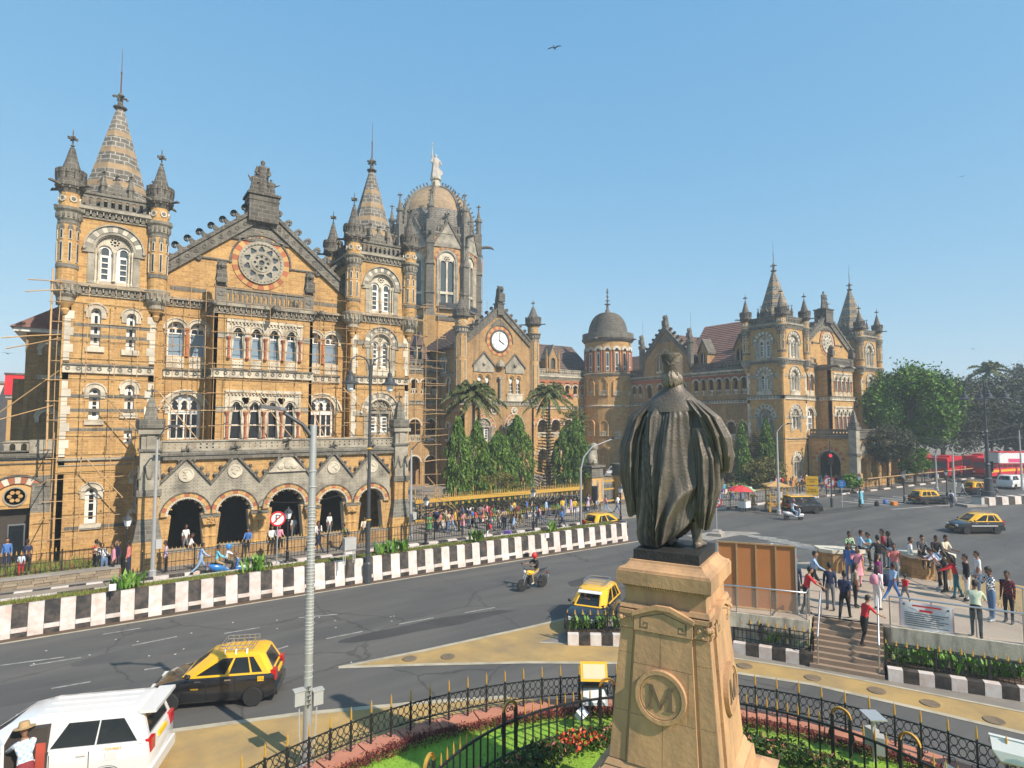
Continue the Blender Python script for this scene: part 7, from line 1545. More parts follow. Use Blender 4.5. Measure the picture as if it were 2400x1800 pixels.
def torus(b, c, R, r, ax_='y', n=12, m=5):
 V = []; F = []
 for i in range(n):
  t = 2*pi*i/n
  for k in range(m): p = 2*pi*k/m; V.append((c[0]+(R+r*cos(p))*cos(t), c[1]+r*sin(p), c[2]+(R+r*cos(p))*sin(t)))
 for i in range(n):
  for k in range(m): F.append((i*m+k, ((i+1) % n)*m+k, ((i+1) % n)*m+(k+1) % m, i*m+(k+1) % m))
 b.add(V, F)
mpost = MB().box(-.022, -.022, 0, .022, .022, .78).mesh('fence_post', BK); mspk = MB().lathe([(.020, .78), (.028, .82), (.022, 1.0), (0, 1.12)], 6).mesh('spike', GO)
mrail = MB().box(0, -.014, .70, ch, .014, .73).mesh('top_rail', BK); mrail2 = MB().box(0, -.014, .22, ch, .014, .245).mesh('lower_rail', BK)
mring = MB(); torus(mring, (0, 0, 0), .108, .013); mring = mring.mesh('fence_ring', BK)
mscr = MB(); torus(mscr, (-.07, 0, .12), .055, .009, n=8, m=4); torus(mscr, (.07, 0, .12), .055, .009, n=8, m=4); mscr = mscr.mesh('scroll', BK)
for i in range(na):
 a = i*da
 if not (-.25 < a < 2.75 or a > 6.0): continue
 p = (GRR*cos(a), GRR*sin(a)); q = (GRR*cos(a+da), GRR*sin(a+da)); an = atan2(q[1]-p[1], q[0]-p[0])
 put('fence_post', mpost, fo, (p[0], p[1], 0), an); put('spike', mspk, fo, (p[0], p[1], 0), an); put('top_rail', mrail, fo, (p[0], p[1], 0), an); put('lower_rail', mrail2, fo, (p[0], p[1], 0), an); put('scroll', mscr, fo, (p[0], p[1], 0), an)
 for j in (.2, .5, .8):
  if j == .5 or True:
   for z in (.36, .585):
    x, y = p[0]+(q[0]-p[0])*j, p[1]+(q[1]-p[1])*j; o = put('fence_ring', mring, fo, (x, y, z), an); o.scale = (ch*.3/.24, 1, 1)
FI = Vector((9.4, 6.9)); RI = 5.95
fi = thing('inner_fence', 'inner black iron fence with gold tips and arched posts round the pedestal', 'fence', (FI.x, FI.y, .16))
nb_ = 150; db = 2*pi/nb_; ci = 2*RI*sin(db/2)
mb_ = MB().box(-.02, -.012, 0, .02, .012, .92).mesh('fence_bar', BK); mt = MB().lathe([(.018, .92), (.024, .95), (.02, 1.08), (0, 1.22)], 6).mesh('spike', GO); mr = MB().box(0, -.025, .86, ci, .025, .91).mesh('top_rail', BK); mr2 = MB().box(0, -.02, .1, ci, .02, .14).mesh('lower_rail', BK)
def mgate():
 b = MB()
 for s in (-1, 1): b.box(s*.2-.035, -.035, 0, s*.2+.035, .035, 1.18).tube([(s*.2, 0, 1.0), (s*.27, 0, .75), (s*.2, 0, .5)], [.02, .03, .02], 5)
 b.arc(0, 1.18, .18, .235, 0, pi, 12, -.03, .03, 1); torus(b, (-.06, 0, 1.2), .05, .014, n=8, m=4); torus(b, (.06, 0, 1.2), .05, .014, n=8, m=4)
 return b.mesh('arched_post', [BK, GO])
mg = mgate()
for i in range(nb_):
 a = i*db
 if not (a < 2.75 or a > 5.9): continue
 p = (RI*cos(a), RI*sin(a)); q = (RI*cos(a+db), RI*sin(a+db)); an = atan2(q[1]-p[1], q[0]-p[0])
 put('top_rail', mr, fi, (p[0], p[1], 0), an); put('lower_rail', mr2, fi, (p[0], p[1], 0), an)
 if i % 12 == 4: put('arched_post', mg, fi, (p[0], p[1], 0), an)
 elif i % 12 in (3, 5): pass
 else: put('fence_bar', mb_, fi, (p[0], p[1], 0), an); put('spike', mt, fi, (p[0], p[1], 0), an)
C_ = []
for i in range(9000):
 a = random.uniform(-.2, 3.0); r = 5.2+random.gauss(0, .18); C_.append((FI.x+r*cos(a), FI.y+r*sin(a), .16+random.random()**.6*.5))
C_ = np.array(C_); leafmesh('flower_bed', C_, rdir(len(C_), .6), .12, .5, [L_GRN[2], L_HEDGE[2], mat('pink_flower', (.65, .22, .16), .7)], label='bushy flower bed with pink blooms inside the inner fence', cat='flower bed', mix=(.5, .4, .1))
for k in range(140):
 pass
C_ = np.array([(FI.x+(5.0+random.gauss(0, .2))*cos(a), FI.y+(5.0+random.gauss(0, .2))*sin(a), .6+random.random()*.12) for a in [random.uniform(1.3, 1.5) for _ in range(130)]])
leafmesh('red_flowers', C_, rdir(len(C_), 1), .09, .8, [mat('red_flower', (.7, .06, .02), .6), L_GRN[0]], label='cluster of bright red flowers beside the pedestal foot', cat='flowers', mix=(.75, .25))
# ------------------------------------------------------------ street furniture
def pole(b, h, r0, r1, mi=0): b.tube([(0, 0, 0), (0, 0, h*.5), (0, 0, h)], [r0, (r0+r1)/2, r1], 10, mi)
t = thing('street_lamp', 'tall galvanised lamp post with wire banding in front of the road, nearest the camera', 'street lamp', (4.57, 15.67, 0))
b = MB(); pole(b, 8.5, .108, .088); b.lathe([(.13, 0), (.2, .0), (.2, .05), (.13, .08)], 10); b.build('post', GAL, t, smooth=50, kind='stuff')
b = MB()
for i in range(44): z = 2.75+i*.085+random.uniform(-.01, .01); b.lathe([(.1, z), (.112, z+.012), (.1, z+.026)], 10)
for z in (2.15, 2.3, 2.45, 6.9, 7.3): b.lathe([(.1, z), (.116, z+.015), (.1, z+.03)], 10)
b.build('wire_bands', GP, t, kind='stuff')
MB().tube([(0, 0, 8.15), (-.25, .06, 8.5), (-.72, .18, 8.82)], [.075, .05, .045], 8).build('arm', PLB, t, smooth=50); MB().loft([[(-x, x*.25+y, z) for y, z in ((-w_, 8.84+q), (w_, 8.84+q), (w_*.7, 8.93+q), (-w_*.7, 8.93+q))] for x, w_, q in ((.65, .07, 0), (.8, .12, .03), (1.25, .1, .09))]).build('lamp_head', PLB, t)
for s in (-1, 1): MB().box(-.12, -.09, 0, .12, .09, .34).box(-.14, -.11, .34, .14, .11, .37).build('switch_box', GP, t, (s*.24, -.04+s*.03, 1.45+(.12 if s < 0 else 0)), kind='stuff'); MB().tube([(s*.22, -.02, 1.5), (s*.2, -.02, .8), (s*.12, -.02, 0)], .018, 5).build('cable', GP, t)
b = MB()
for k in range(5): z = 1.95-k*.11; b.box(-.05, -.128, z, .04, -.112, z+.02).box(-.03+.02*(k % 2), -.128, z-.06, -.01+.02*(k % 2), -.112, z)
b.build('painted_lettering', PLB, t, kind='stuff')
def slim(px, py, top, arm, label):
 p = G(px, py, .1); h = ZAT(p, px, top); t = thing('street_lamp', label, 'street lamp', (p.x, p.y, .1)); b = MB(); pole(b, h, .13, .06); b.lathe([(.2, 0), (.2, .35), (.14, .4)], 8); b.build('post', GAL, t, kind='stuff')
 MB().tube([(0, 0, h), (arm*.4, -.1, h+.55), (arm, -.3, h+.75)], [.05, .04, .035], 6).build('arm', PLB, t); MB().box(arm-.28, -.42, h+.70, arm+.28, -.18, h+.82).build('lamp_head', PLB, t); MB().box(.1, -.12, 1.5, .4, .1, 2.0).build('switch_box', GP, t); return t
slim(357, 1352, 1035, .75, 'slim silver lamp post beside the left porch pier'); slim(962, 1268, 1058, 1.3, 'slim silver lamp post at the right end of the near wing, by the scaffold foot'); slim(1826, 1205, 1015, 1.6, 'slim silver lamp post in front of the far wing corner')
p = G(1362, 1235, .1); t = thing('street_lamp', 'silver lamp post with long curved arm beside the lion gate', 'street lamp', (p.x, p.y, .1)); MB().tube([(0, 0, 0), (0, 0, 4.6), (.25, -.1, 5.6), (.9, -.4, 6.4), (2.6, -1.2, 7.1)], [.09, .075, .065, .055, .045], 8).build('post', GAL, t, smooth=50); MB().box(2.4, -1.4, 7.05, 3.2, -1.1, 7.2).build('lamp_head', PLB, t)
p = G(2236, 1172, .0); slim(2238, 1175, 1050, 1.2, 'silver lamp post in front of the red buses'); slim(2196, 1150, 1065, .8, 'thin silver pole left of the red buses, in front of the bright tree'); slim(2396, 1148, 1010, -.6, 'silver pole at the far right edge')
def bell(b, x, y, z, s=1.): b.lathe([(.05*s, z+.42*s), (.09*s, z+.36*s), (.09*s, z+.24*s), (.17*s, z+.2*s), (.2*s, z+.02*s), (.33*s, z-.06*s), (.33*s, z-.1*s), (.15*s, z-.1*s)], 14, x, y)
p = G(862, 1312, 1.2); H_ = ZAT(p, 862, 880); t = thing('ornate_lamp', 'black double-headed ornate lamp post with gold rings standing behind the median', 'street lamp', (p.x, p.y, .0))
b = MB(); b.tube([(0, 0, 0), (0, 0, H_*.55), (0, 0, H_+.9)], [.13, .09, .06], 10); b.lathe([(.22, 0), (.22, 1.0), (.15, 1.1)], 10); b.build('post', PLB, t, kind='stuff')
for z in (3.3, 7.1): MB().lathe([(.08, z-.08), (.17, z), (.08, z+.08)], 12).build('gold_ring', GO, t)
MB().tube([(0, 0, H_+.6), (0, 0, H_+1.3)], [.06, .02], 6).build('gold_tip', GO, t)
for s in (-1, 1):
 MB().tube([(s*.06, 0, H_-.5), (s*.1, 0, H_+.5)]+[(s*(.62-.52*cos(a)), s*-.1*sin(a), H_+.5+.55*sin(a)) for a in (.5, 1.0, 1.57, 2.1, 2.6)]+[(s*1.12, 0, H_+.1)], .035, 6).build('arm', PLB, t); b = MB(); bell(b, s*1.12, 0, H_-.35, 1.35); b.build('lamp_shade', PLB, t, kind='stuff'); MB().lathe([(.2, H_-.5), (.16, H_-.8), (.05, H_-.92)], 10, s*1.12).build('lamp_glass', LAMP, t)
def lantern_me():
 b = MB(); b.lathe([(.16, 0), (.16, .12), (.1, .2), (.1, .7), (.13, .74), (.05, .85), (.045, 2.5), (.09, 2.55), (.05, 2.62), (.12, 2.66)], 8)
 g = MB().lathe([(.12, 2.67), (.21, 3.02)], 4, ph=pi/4); r = MB().lathe([(.27, 3.02), (.25, 3.06), (.12, 3.22), (.05, 3.28), (.05, 3.34), (0, 3.4)], 4, ph=pi/4)
 return b.mesh('post', BK), g.mesh('lamp_glass', LAMP), r.mesh('lamp_roof', PLB)
lm = lantern_me()
for px, py, lb in ((294, 1348, 'black lantern post beside the left porch pier, in front of the crowd'), (673, 1322, 'black lantern post in front of the middle porch arch, next to the sign'), (998, 1276, 'black lantern post at the foot of the scaffold, left end of the hedge'), (1250, 1246, 'black lantern post in front of the hedge, before the dry tree'), (1455, 1232, 'black lantern post just left of the bronze statue'), (1876, 1195, 'white lantern post left of the far porch arch'), (2016, 1188, 'white lantern post in front of the far porch pillars'), (2120, 1180, 'white lantern post under the low green tree'), (2220, 1172, 'white lantern post in front of the middle red bus'), (2315, 1160, 'white lantern post in front of the bus shelter')):
 p = G(px, py, .1); t = thing('lantern_post', lb, 'street lamp', (p.x, p.y, .1), .5, 'lantern posts along the station pavement')
 for n_, me in zip(('post', 'lamp_glass', 'lamp_roof'), lm): put(n_, me, t)
# signs
SGN = mat('sign_white', (.75, .74, .72), .5, var=.05)
def disc_sign(px, py, cy, r, label, kind_):
 p = G(px, py, .1); z = ZAT(p, px, cy)-.1; a = atan2(p.x, p.y); t = thing('round_sign', label, 'road sign', (p.x, p.y, .1), -a)
 MB().tube([(0, .04, 0), (0, .04, z+r*.6)], .035, 8).build('post', GAL, t)
 if kind_ == 'blue': MB().prism(circ(0, z, r, 20), -.02, .02).build('plate', BLP, t); text('24\nx7', r*.62, SGN, t, (0, -.025, z), ext=.003, name='sign_symbol'); return
 MB().prism(circ(0, z, r, 24), -.01, .02).build('plate', SGN, t); MB().arc(0, z, r*.8, r, 0, 2*pi, 24, -.022, .02).build('red_ring', REDP, t)
 if kind_ == 'P': text('P', r*1.45, PLB, t, (0, -.014, z), ext=.004, name='letter_p')
 else: MB().prism([(-.05, z-.2), (.02, z-.2), (.02, z+.02), (.16, z+.02), (.16, z-.04), (.25, z+.06), (.16, z+.16), (.16, z+.1), (-.05, z+.1)], -.018, -.01).build('arrow', PLB, t)
 M = Matrix.Translation((0, 0, z)) @ Matrix.Rotation(radians(-45 if kind_ == 'P' else 45), 4, 'Y'); MB().box(-r*.82, -.03, -r*.08, r*.82, -.018, r*.08, 0, M).build('red_bar', REDP, t)
disc_sign(648, 1334, 1216, .43, 'round red and white no parking sign with a black P before the porch', 'P'); disc_sign(1946, 1185, 1130, .55, 'round no parking sign before the far porch arch', 'P'); disc_sign(1974, 1190, 1134, .38, 'small round blue sign right of the far no parking sign', 'blue')
disc_sign(1680, 1250, 1176, .40, 'round no right turn sign on a thin pole right of the statue', 'T')
p = G(1680, 1255); MB().loft([[(sx*a, sy*c, z) for sx, sy in ((-1, -1), (1, -1), (1, 1), (-1, 1))] for a, c, z in ((.6, .45, 0), (.6, .45, .22), (.4, .3, .3), (.35, .25, .42))]).build('sign_footing', CO, None, (p.x, p.y, 0), .4, label='pale concrete footing of the no right turn sign', cat='footing')
sheet('traffic_island', [tuple(p.xy+Vector(q)) for q in ((-2.2, -1.0), (1.2, -.9), (3.2, -1.6), (3.6, -.9), (1.5, 1.2), (-2.0, 1.2))], .014, CO)
p = G(1905, 1193, .1); t = thing('notice_board', 'yellow two-panel notice board on posts before the far porch arch', 'sign', (p.x, p.y, .1), -1.05)
for z in (1.35, 2.3): MB().box(-.55, -.03, z, .55, .03, z+.85).build('panel', YEL, t); text('POLICE\nNO ENTRY' if z < 2 else 'STATION\nAREA', .2, TRM, t, (0, -.035, z+.42), ext=.002, name='board_lettering')
for s in (-1, 1): MB().box(s*.4-.03, .03, 0, s*.4+.03, .09, 2.9).build('post', TRM, t)
# traffic lights
def tlight(px, py, top, hz, label, red=True, rz=-1.0):
 p = G(px, py, .05); H_ = ZAT(p, px, top); t = thing('traffic_light', label, 'traffic light', (p.x, p.y, .05), rz); b = MB(); pole(b, H_, .08, .06); b.lathe([(.14, 0), (.14, .9), (.08, 1.0)], 8); b.build('post', PLB, t, kind='stuff')
 z = ZAT(p, px, hz); MB().box(-.22, -.22, z-.55, .22, .1, z+.6).build('signal_box', TRM, t)
 for k, m in enumerate(((REDL if red else TRM), TRM, TRM)): MB().lathe([(.13, -.02), (.13, .02)], 12, M=Matrix.Translation((0, -.24, z+.38-k*.36)) @ Matrix.Rotation(pi/2, 4, 'X')).build('signal_lens', m, t)
 return t
REDL, nt_, b_ = _new('red_signal'); b_.inputs['Base Color'].default_value = (.9, .02, .03, 1); b_.inputs['Emission Color'].default_value = (1, .02, .03, 1); b_.inputs['Emission Strength'].default_value = 1.6
tlight(1950, 1188, 1035, 1078, 'traffic light showing red before the far porch'); tlight(1395, 1232, 1140, 1158, 'unlit traffic signal beside the lion gate pillar', False)
# booth, umbrella stall
p = G(1825, 1198, .05); t = thing('watch_booth', 'yellow open watch booth with hipped roof at the far kerb', 'booth', (p.x, p.y+.2, .05), -.75); HB = ZAT(p, 1825, 1140)
for sx in (-1, 1):
 for sy in (-1, 1): MB().box(sx*.75-.05, sy*.75-.05, 0, sx*.75+.05, sy*.75+.05, HB).build('corner_post', GOF, t)
MB().box(-.8, -.8, .5, .8, .8, .6).build('floor', WOOD, t); MB().lathe([(1.55, HB), (1.5, HB+.08), (.1, HB+.42), (0, HB+.45)], 4, ph=pi/4).build('roof', BS, t)
for rz in (0, pi/2, pi, -pi/2):
 M = Matrix.Rotation(rz, 4, 'Z'); b = MB().box(-.75, -.78, 1.35, .75, -.72, 1.45, 0, M).box(-.75, -.78, .6, .75, -.72, .68, 0, M); b.tube([M @ Vector((-.75, -.75, .6)), M @ Vector((.75, -.75, 1.4))], .03, 4); b.build('brace', GOF, t, kind='stuff')
for s in (-1, 1): MB().box(-.9, s*.75-.04, 0, -.8, s*.75+.04, .6).build('leg', GOF, t)
p = G(1745, 1198, .05); t = thing('umbrella_stall', 'street stall under a red and green umbrella left of the yellow booth', 'stall', (p.x, p.y+.3, .05)); hu = 1.95
for k in range(8):
 a0, a1 = 2*pi*k/8, 2*pi*(k+1)/8; MB().add([(0, 0, hu+.5), (.75*cos(a0), .75*sin(a0), hu+.33), (.75*cos(a1), .75*sin(a1), hu+.33), (1.35*cos(a0), 1.35*sin(a0), hu-.02), (1.35*cos(a1), 1.35*sin(a1), hu-.02)], [(0, 1, 2), (1, 3, 4, 2)]).build('umbrella_panel', (mat('umbrella_red', (.62, .05, .05), .7) if 'umbrella_red' not in MATS else MATS['umbrella_red']) if k not in (6, 7, 0) else (mat('umbrella_green', (.25, .48, .25), .7) if 'umbrella_green' not in MATS else MATS['umbrella_green']), t)
MB().tube([(0, 0, 0), (0, 0, hu+.5)], .03, 6).build('umbrella_pole', GAL, t); MB().box(-.2, -.45, .3, .8, .2, .95).box(-.25, -.5, .95, .85, .25, 1.0, 1).build('cart', [SGN, CO], t);
for s in (0, .6): MB().lathe([(.14, -.02), (.14, .02)], 10, M=Matrix.Translation((s, -.47, .15)) @ Matrix.Rotation(pi/2, 4, 'X')).build('cart_wheel', TYR, t)
# brown boarding on the plaza and the cloth banner
A, B_ = Vector((20.35, 15.15, 1.36)), Vector((21.95, 12.85, 1.36)); L = (B_-A).length; rz = atan2(B_.y-A.y, B_.x-A.x); hb = ZAT(A, 1704, 1268)-1.36
t = thing('timber_boarding', 'back of a tall brown boarding with four timber framed panels on the plaza', 'hoarding', tuple(A), rz)
for k in range(4): MB().box(k*L/4+.02, 0, .06, (k+1)*L/4-.02, .012, hb-.04).build('board_panel', PLY, t)
for k in range(5): MB().box(k*L/4-.03, -.06, 0, k*L/4+.03, .0, hb).build('timber_strut', BAM if k not in (0, 4) else GAL, t)
for z in (0, hb-.06): MB().box(-.03, -.065, z, L+.03, -.061+.06, z+.055).build('timber_rail', BAM, t)
A, B_ = Vector((23.42, 9.95, 1.5)), Vector((24.0, 8.5, 1.5)); L = (B_-A).length; t = thing('cloth_banner', 'white cloth notice banner with red heading tied to the plaza railing', 'banner', (A.x-.05, A.y-.02, 1.42), atan2(B_.y-A.y, B_.x-A.x))
MB().add([(x*L, -.05+.025*sin(x*9+z*4), .05+z*.86-.05*(z < .5)*sin(x*3.1)) for z in (0, .25, .5, .75, 1) for x in [i/10 for i in range(11)]], [(j*11+i, j*11+i+1, j*11+i+12, j*11+i+11) for j in range(4) for i in range(10)]).build('cloth', SGN, t, smooth=True)
b = MB().box(L*.25, -.087, .78, L*.78, -.083, .83, 1).box(L*.38, -.087, .62, L*.62, -.083, .69, 1)
for k in range(7): b.box(L*.1, -.087, .54-k*.07, L*(.9-.08*(k % 3)), -.083, .56-k*.07)
b.ball((L*.1, -.08, .82), .035, 6).ball((L*.9, -.08, .78), .035, 6).box(.02, -.087, .05, .035, -.083, .88, 1).box(L-.035, -.087, .05, L-.02, -.083, .88, 1); b.build('print', [TRM, REDP], t, kind='stuff')
# planters of the plaza: striped kerb, black fence with gold spikes, cannas
def planter(P, wid, label, seg, plants, endpost=True):
 A, B_ = Vector(P[0]), Vector(P[1]); L = (B_-A).length; rz = atan2(B_.y-A.y, B_.x-A.x); kerb([tuple(A), tuple(B_)], 'planter_kerb', label.replace('planter fence', 'tall black and white kerb') , .42, .28, seg)
 u = (B_-A)/L; nn = Vector((-u.y, u.x)); Q = [A+nn*.14, B_+nn*.14, B_+nn*wid, A+nn*wid]; MB().slab([tuple(q) for q in Q], .0, .38).build('planter_soil', SOD, kind='structure')
 t = thing('planter_fence', label, 'fence', (A.x+nn.x*.2, A.y+nn.y*.2, .38), rz)
 for z in (.12, .42, .66): MB().box(0, -.012, z, L, .012, z+.024).build('rail', BK, t)
 k = int(L/.145); bm = memo('plb', lambda: MB().box(-.011, -.011, .0, .011, .011, .72).mesh('fence_bar', BK)); sm = memo('pls', lambda: MB().lathe([(.03, .69), (.034, .72), (.02, .78), (.024, .8), (0, .90)], 6).mesh('spike', GO))
 for i in range(k+1):
  put('fence_bar', bm, t, (L*i/k, 0, 0))
  if i % 2 == 0: put('spike', sm, t, (L*i/k, 0, 0))
 for q in (0, .36, .72, 1): MB().box(-.035, -.035, -.1, .035, .035, .76).build('fence_post', BK, t, (L*q, 0, 0))
 for i in range(plants):
  q = A+u*L*(i+.5)/plants+nn*(.3+random.uniform(.15, wid-.4)); canna(q.x, q.y, .38, .55, 20, .2, 'canna %s in the %s' % (['x', 'second', 'third', 'fourth', 'fifth', 'sixth', 'seventh', 'eighth', 'ninth', 'tenth', 'eleventh', 'twelfth'][i]+' from its left end' if i else 'at the left end', label.split(',')[0].replace('planter fence with gold spikes', 'planter')), 'canna plants in the plaza planters')
planter([(23.9, 6.4), (21.95, 9.75)][::-1], .9, 'planter fence with gold spikes right of the plaza steps', .42, 12)
planter([(21.0, 11.75), (19.75, 14.1)][::-1], .75, 'planter fence with gold spikes left of the plaza steps, right of the pedestal', .42, 10); planter([(15.2, 18.25), (18.6, 15.6)], 1.0, 'planter fence with gold spikes left of the pedestal, before the taxi', .45, 8)
# pavement fences
def fence(pts, label, h=1.25, pitch=.2, panel=2.4, z=.12, spike=True, posts=True):
 t = thing('pavement_fence', label, 'fence', (pts[0][0], pts[0][1], z)); o = Vector(pts[0])
 bm = memo(('fb', h), lambda: MB().box(-.011, -.011, .08, .011, .011, h).mesh('fence_bar', BK)); sm = memo(('fs', h), lambda: MB().lathe([(.022, h), (.035, h+.03), (.018, h+.08), (.03, h+.11), (0, h+.22)], 5).mesh('spike', GO)); pm = memo(('fp', h), lambda: MB().box(-.035, -.035, 0, .035, .035, h+.1).mesh('fence_post', BK))
 for a, b_ in zip(pts[:-1], pts[1:]):
  a, b_ = Vector(a), Vector(b_); L = (b_-a).length; rz = atan2(b_.y-a.y, b_.x-a.x); n = int(L/pitch); np_ = max(1, round(L/panel))
  for zz in (.12, h*.5, h-.06): put('rail', MB().box(0, -.014, zz, L, .014, zz+.03).mesh('rail', BK), t, (*(a-o), 0), rz)
  for i in range(n+1):
   p = a.lerp(b_, i/n)-o; put('fence_bar', bm, t, (p.x, p.y, 0), rz)
   if spike: put('spike', sm, t, (p.x, p.y, 0), rz)
  for i in range(np_+1): p = a.lerp(b_, i/np_)-o; put('fence_post', pm, t, (p.x, p.y, 0), rz)
 return t
fence([(2.2, 38.75), (20, 38.75), (36, 38.75)], 'long black iron pavement fence with gold tips along the near wing'); fence([(-6.5, 40.15), (1.2, 40.15)], 'black iron fence with gold tips on the rough stone wall at left', 1.1, z=.62)
fence([(46.5, 37.5), (58, 37.1), (78, 36.4)], 'black iron fence with gold tips in front of the far wing', 1.25, .26, 3.0); fence([(78.3, 36.4), (121, 34.9)], 'far black iron fence with pale top rail near the buses', 1.25, .36, 3.0)
fence([(30.7, 11.2), (26.9, 5.0)], 'black fence with gold tips below the right edge of the plaza', 1.0, .16, 2, .3)
b = MB().tube([(0, 0, 0), (43, -1.6, 0)], .07, 6); b.build('bamboo_rail', BAM, None, (78.3, 36.25, 1.5), label='long bamboo pole lashed along the top of the far fence', cat='pole')
# stone retaining wall at the left, with individual rough stones
t = thing('retaining_wall', 'low rough stone retaining wall below the left fence', 'wall', (-7.5, 39.4, 0)); RW = masonry('rough_wall_stone', (.30, .24, .16), (.24, .19, .13), (.30, .26, .19), .7, .2) ; WLS = mat('wall_stone', (.27, .215, .15), .95, var=.3, scale=4, bump=.4, bscale=12, rnd=.18)
MB().box(0, .06, 0, 8.7, .6, .6).build('wall_core', SOD, t); MB().box(-.05, -.03, .60, 8.75, .6, .68).build('coping', CO, t)
for r in range(4):
 x = 0
 while x < 8.6: wd = random.uniform(.35, .8); wd = min(wd, 8.7-x); MB().box(x+.01, random.uniform(-.03, .03), r*.15+.006, x+wd-.01, .1, r*.15+.144).build('wall_stone', WLS, t); x += wd
MB().box(-3, -.1, 0, 0, .9, 1.35).build('gate_pier', TER, t)
# golden fence and lion gate
t = thing('golden_fence', 'tall golden palace-style fence with black lattice along the station garden', 'fence', (21.6, 45.3, .1)); L = 18.2
for z, h_ in ((.25, .14), (1.72, .32)): MB().box(0, -.06, z, L, .06, z+h_).build('rail', GOF, t)
bm = MB().box(-.02, -.02, 0, .02, .02, 1.75).mesh('fence_bar', BK); sm = MB().lathe([(.035, 2.04), (.05, 2.1), (.02, 2.16), (.04, 2.25), (0, 2.45)], 5).mesh('spike', GOF); tm = MB().lathe([(.05, 2.04), (.07, 2.15), (.03, 2.3), (.06, 2.6), (0, 3.0)], 6).mesh('tall_spike', GOF)
for i in range(90):
 x = L*i/89; put('fence_bar', bm, t, (x, 0, 0)); put('spike' if i % 9 else 'tall_spike', sm if i % 9 else tm, t, (x, 0, 0))
 if i % 3 == 0: MB().arc(x+.2, 1.5, .05, .11, 0, 2*pi, 8, -.03, .03).build('gold_disc', GOF, t)
def gate_pillar(X, Y, label, w_=1.5):
 t = thing('gate_pillar', label, 'gate pillar', (X, Y, .1))
 MB().box(-w_/2, -w_/2, 0, w_/2, w_/2, 2.9).build('shaft', BS, t); MB().box(-w_*.56, -w_*.56, 0, w_*.56, w_*.56, .5).build('plinth', GS, t); MB().box(-w_*.56, -w_*.56, 2.9, w_*.56, w_*.56, 3.1).box(-w_*.5, -w_*.5, 3.1, w_*.5, w_*.5, 3.9).box(-w_*.62, -w_*.62, 3.9, w_*.62, w_*.62, 4.1).build('capital', GS, t, kind='stuff')
 for s in (-.45, 0, .45): MB().prism([(s*w_-.12, .8), (s*w_+.12, .8), (s*w_+.12, 2.4), (s*w_, 2.7), (s*w_-.12, 2.4)], -w_/2-.04, -w_/2+.02).build('carved_panel', CS, t)
 return t
gate_pillar(41.0, 45.2, 'carved stone gate pillar carrying the seated lion'); gate_pillar(44.8, 45.0, 'carved stone gate pillar hidden beside the statue gown', 1.3)
t = thing('lion_statue', 'seated grey stone lion on the gate pillar', 'statue', (41.0, 45.2, 4.2), .5); b = MB()
b.loft([[(x+0*w_, w_*cos(q), z+h_*sin(q)) for q in [2*pi*i/10 for i in range(10)]] for x, z, w_, h_ in ((-.8, .35, .1, .15), (-.55, .55, .38, .5), (-.1, .75, .42, .6), (.3, 1.1, .42, .6), (.5, 1.3, .3, .4))]); b.build('body', CS, t, smooth=50)
MB().ball((.45, 0, 1.75), .48, 10).ball((.85, 0, 1.6), .22, 8).build('head', CS, t, kind='stuff', smooth=60)
for s in (-1, 1): MB().tube([(.35, s*.25, 1.1), (.5, s*.27, .4), (.75, s*.27, .08)], [.17, .13, .12], 8).build('foreleg', CS, t); MB().ball((-.3, s*.38, .35), .34, 8, sz=(1.2, .6, 1)).build('haunch', CS, t)
t = thing('golden_gate', 'golden court gate with black bars between the lion pillar and the statue', 'gate', (41.8, 45.2, .1))
for z in (.3, 1.5, 2.3): MB().box(0, -.05, z, 3.0, .05, z+.16).build('rail', GOF, t)
for i in range(16): put('fence_bar', bm, t, (.1+i*.19, 0, .3)); put('spike', sm, t, (.1+i*.19, 0, .4))
t = thing('golden_fence', 'golden fence piece with black lattice right of the statue, before the mango tree', 'fence', (47.0, 44.6, .1))
for z, h_ in ((.25, .14), (1.72, .3)): MB().box(0, -.06, z, 9, .06, z+h_).build('rail', GOF, t)
for i in range(45): put('fence_bar', bm, t, (9*i/44, 0, 0)); put('spike', sm, t, (9*i/44, 0, 0))
kerb([(22.2, 43.55), (31, 43.5), (39.6, 43.1)], 'hedge_kerb', 'white painted kerb along the clipped hedge', .55, .25, 2.2); kerb([(46.5, 44.3), (66, 44.1)], 'hedge_kerb', 'white painted kerb behind the umbrella stall', .6, .25, 2.2)
# switch box and small lamp on the median; floodlights in the garden
p = G(818, 1322, 1.2); t = thing('switch_cabinet', 'grey switch cabinet on legs standing on the median', 'cabinet', (p.x, min(p.y, 32.2), 1.2)); MB().box(-.3, -.18, .75, .3, .18, 1.35).build('cabinet', GP, t); MB().box(-.2, -.186, .85, .2, -.181, 1.25).build('door', GP, t)
for sx in (-1, 1):
 for sy in (-1, 1): MB().box(sx*.26-.02, sy*.14-.02, 0, sx*.26+.02, sy*.14+.02, .75).build('leg', GAL, t)
for px, py, lb in ((263, 1395, 'small white floodlight on the median beside the leftmost canna'), (1282, 1268, 'small white floodlight on the median near the single canna')):
 p = G(px, py, 1.2); t = thing('small_floodlight', lb, 'floodlight', (p.x, min(p.y, 32.2), 1.2)); MB().box(-.03, -.03, 0, .03, .03, .22).build('stake', TRM, t); MB().box(-.13, -.05, .2, .13, .05, .46).build('lamp_head', SGN, t)
def flood(b, m0=0, m1=1):
 b.loft([[(sx*a, y, sz*c) for sx, sz in ((-1, -1), (1, -1), (1, 1), (-1, 1))] for y, a, c in ((-.16, .36, .24), (.1, .33, .2), (.26, .2, .1))], m0); b.box(-.38, -.2, -.26, .38, -.16, .26, m0).box(-.31, -.206, -.19, .31, -.2, .19, m1)
